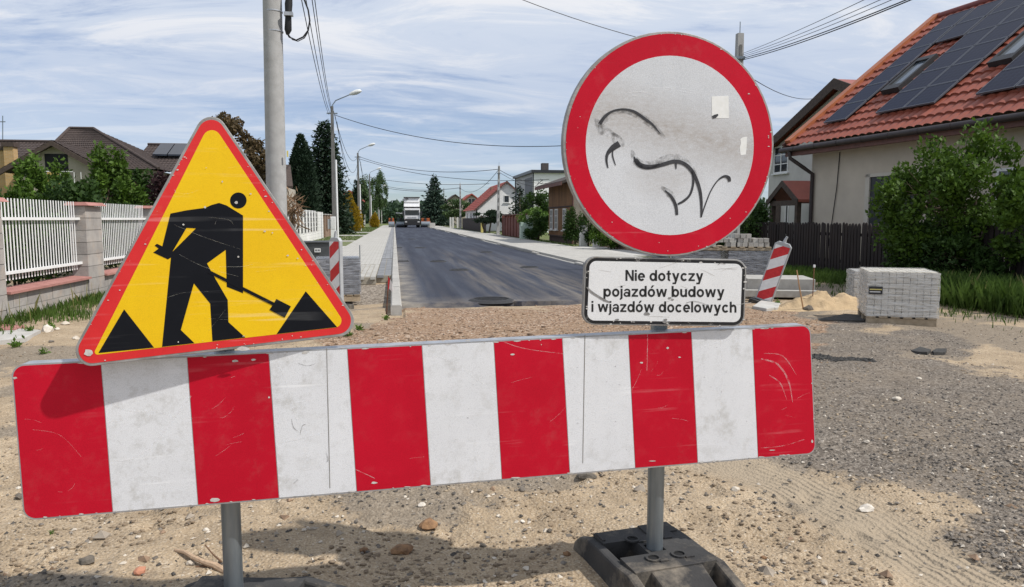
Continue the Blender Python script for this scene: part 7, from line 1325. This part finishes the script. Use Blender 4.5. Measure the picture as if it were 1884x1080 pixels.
B('chassis', -.45, .45, 1.2, 7.4, .62, .95, m_trd); q = MB(); q.hexa([(tx-1.25, TY+1.9, 3.35), (tx+1.25, TY+1.9, 3.35), (tx+1.25, TY+7.6, 1.35), (tx-1.25, TY+7.6, 1.35), (tx-1.25, TY+2.3, 4.75), (tx+1.25, TY+2.3, 4.75), (tx+1.25, TY+8.1, 2.8), (tx-1.25, TY+8.1, 2.8)]); bdy = q.build('tipper_body', m_trw, tk); q = MB(); q.box(tx-1.3, tx+1.3, TY+2.0, TY+2.4, 4.753, 4.86); q.build('body_rim', m_trd, bdy); q = MB().box(tx-1.2, tx+1.2, TY+1.96, TY+2.05, 4.02, 4.06); q.build('body_rib', m_trd, bdy); q = MB().box(tx-1.0, tx-.55, TY+2.0, TY+2.12, 4.50, 4.62); q.build('body_badge', m_trd, bdy); B('shade_gap_panel', -1.15, 1.15, 2.15, 2.3, 2.4, 3.42, m_trd); B('ram', -.12, .12, 2.2, 2.5, .95, 3.5, m_galv); B('tail_shield', -1.28, -1.22, 2.0, 2.6, 1.0, 4.6, m_trd)  # dark panel added to paint the shaded gap between cab and tipper body
m_orange = mat('machine_orange', (.42, .11, .03), (.30, .08, .025), 5, .5); m_grn = mat('machine_green', (.06, .11, .09), (.04, .07, .06), 5, .5)
def machine(label, px, Y, w_, body_m, roof=True, name='road_roller'):
    x = XatY(px, Y); t = thing(name, label, 'road machine', (x, Y, .02), 0, 'road building machines'); b = lambda nm, x0, x1, y0, y1, z0, z1, m, par=None, bv=.04: MB().box(x+x0*w_, x+x1*w_, Y+y0, Y+y1, z0, z1).build(nm, m, par or t, bevel=bv)
    MB().tube([(x-.46*w_, Y, .5), (x+.46*w_, Y, .5)], .48, 20).build('drum', m_galv, t, True); b('yoke', -.5, .5, -.1, .15, .55, 1.0, body_m); b('hood', -.42, .42, .5, 2.0, .6, 1.5, body_m); b('seat', -.12, .12, .3, .6, 1.0, 1.5, m_trd); MB().tube([(x-.46*w_, Y+1.8, .45), (x+.46*w_, Y+1.8, .45)], .45, 20).build('rear_drum', m_galv, t, True)
    if roof:
        for sx in (-.4, .4):
            for sy in (.1, 1.2): b('canopy_post', sx-.025, sx+.025, sy, sy+.06, 1.0, 2.25, m_trd, None, 0)
        b('canopy', -.5, .5, -.05, 1.4, 2.253, 2.36, m_trw)
machine('road machine with white canopy left of the tipper truck', 737, 121, 1.5, m_grn); machine('small orange roller at the left kerb before the trees', 720, 116, .95, m_orange, False); machine('orange paving machine right of the tipper truck', 783, 123, 1.6, m_orange, False, 'paving_machine'); machine('orange canopy machine behind the tipper truck', 743, 132, 1.4, m_orange)
for px, lb in ((793, 'pale concrete block by the right kerb next to the machines'), (798, 'second pale concrete block by the right kerb')): x = XatY(px, 116); tag(MB().box(x-.22, x+.22, 116, 116.5, 0, .75).build('concrete_block', m_conc, bevel=.02), lb, 'concrete block')

# ---------------------------------------------------------------- far wood, pylon
def wood(label, x0, x1, y0, y1, h, n, size, seed):
    X = x0+(x1-x0)*rng.random(n); Y = y0+(y1-y0)*rng.random(n); top = h*(.72+.9*(fbm(X, Y*0, .02, 3, seed)+.1)+.5*fbm(X, Y*0+3, .11, 2, seed+3)); P = np.stack([X, Y, top*rng.random(n)**.55], 1); tag(quads_np('far_wood', leaf_quads(P, size, None, 0, .3, .7), f_far, pivot=False), label, 'wood', kind='stuff')
wood('far wooded hill at the end of the road', -160, 260, 430, 520, 10.5, 26000, 3.2, 5); wood('low trees closing the road behind the machines', -14, 60, 215, 250, 4.2, 9000, 1.3, 15); wood('row of trees behind the right hand houses', 22, 150, 150, 190, 6.5, 14000, 1.5, 25); wood('row of trees behind the left hand houses', -150, -16, 120, 160, 6.0, 14000, 1.5, 35)
py_ = thing('power_pylon', 'small distant lattice pylon above the wooded hill', 'pylon', (XatY(742, 700), 700, 0)); xx = XatY(742, 700); zt_ = oY(742, 367, 700).z
for sx, sy in ((-1, -1), (1, -1), (1, 1), (-1, 1)): MB().tube([(xx+sx*2.2, 700+sy*2.2, 0), (xx+sx*.5, 700+sy*.5, zt_)], .22, 4).build('leg', m_pole2, py_)
for z in np.linspace(2, zt_-1, 8): w_ = 2.2-1.7*z/zt_; MB().tube([(xx-w_, 700-w_, z), (xx+w_, 700-w_, z+1.6)], .14, 4).build('brace', m_pole2, py_); MB().tube([(xx+w_, 700-w_, z), (xx-w_, 700-w_, z+1.6)], .14, 4).build('brace', m_pole2, py_)
for z in (zt_-5, zt_-2): MB().tube([(xx-3, 700, z), (xx+3, 700, z)], .2, 4).build('cross_arm', m_pole2, py_)
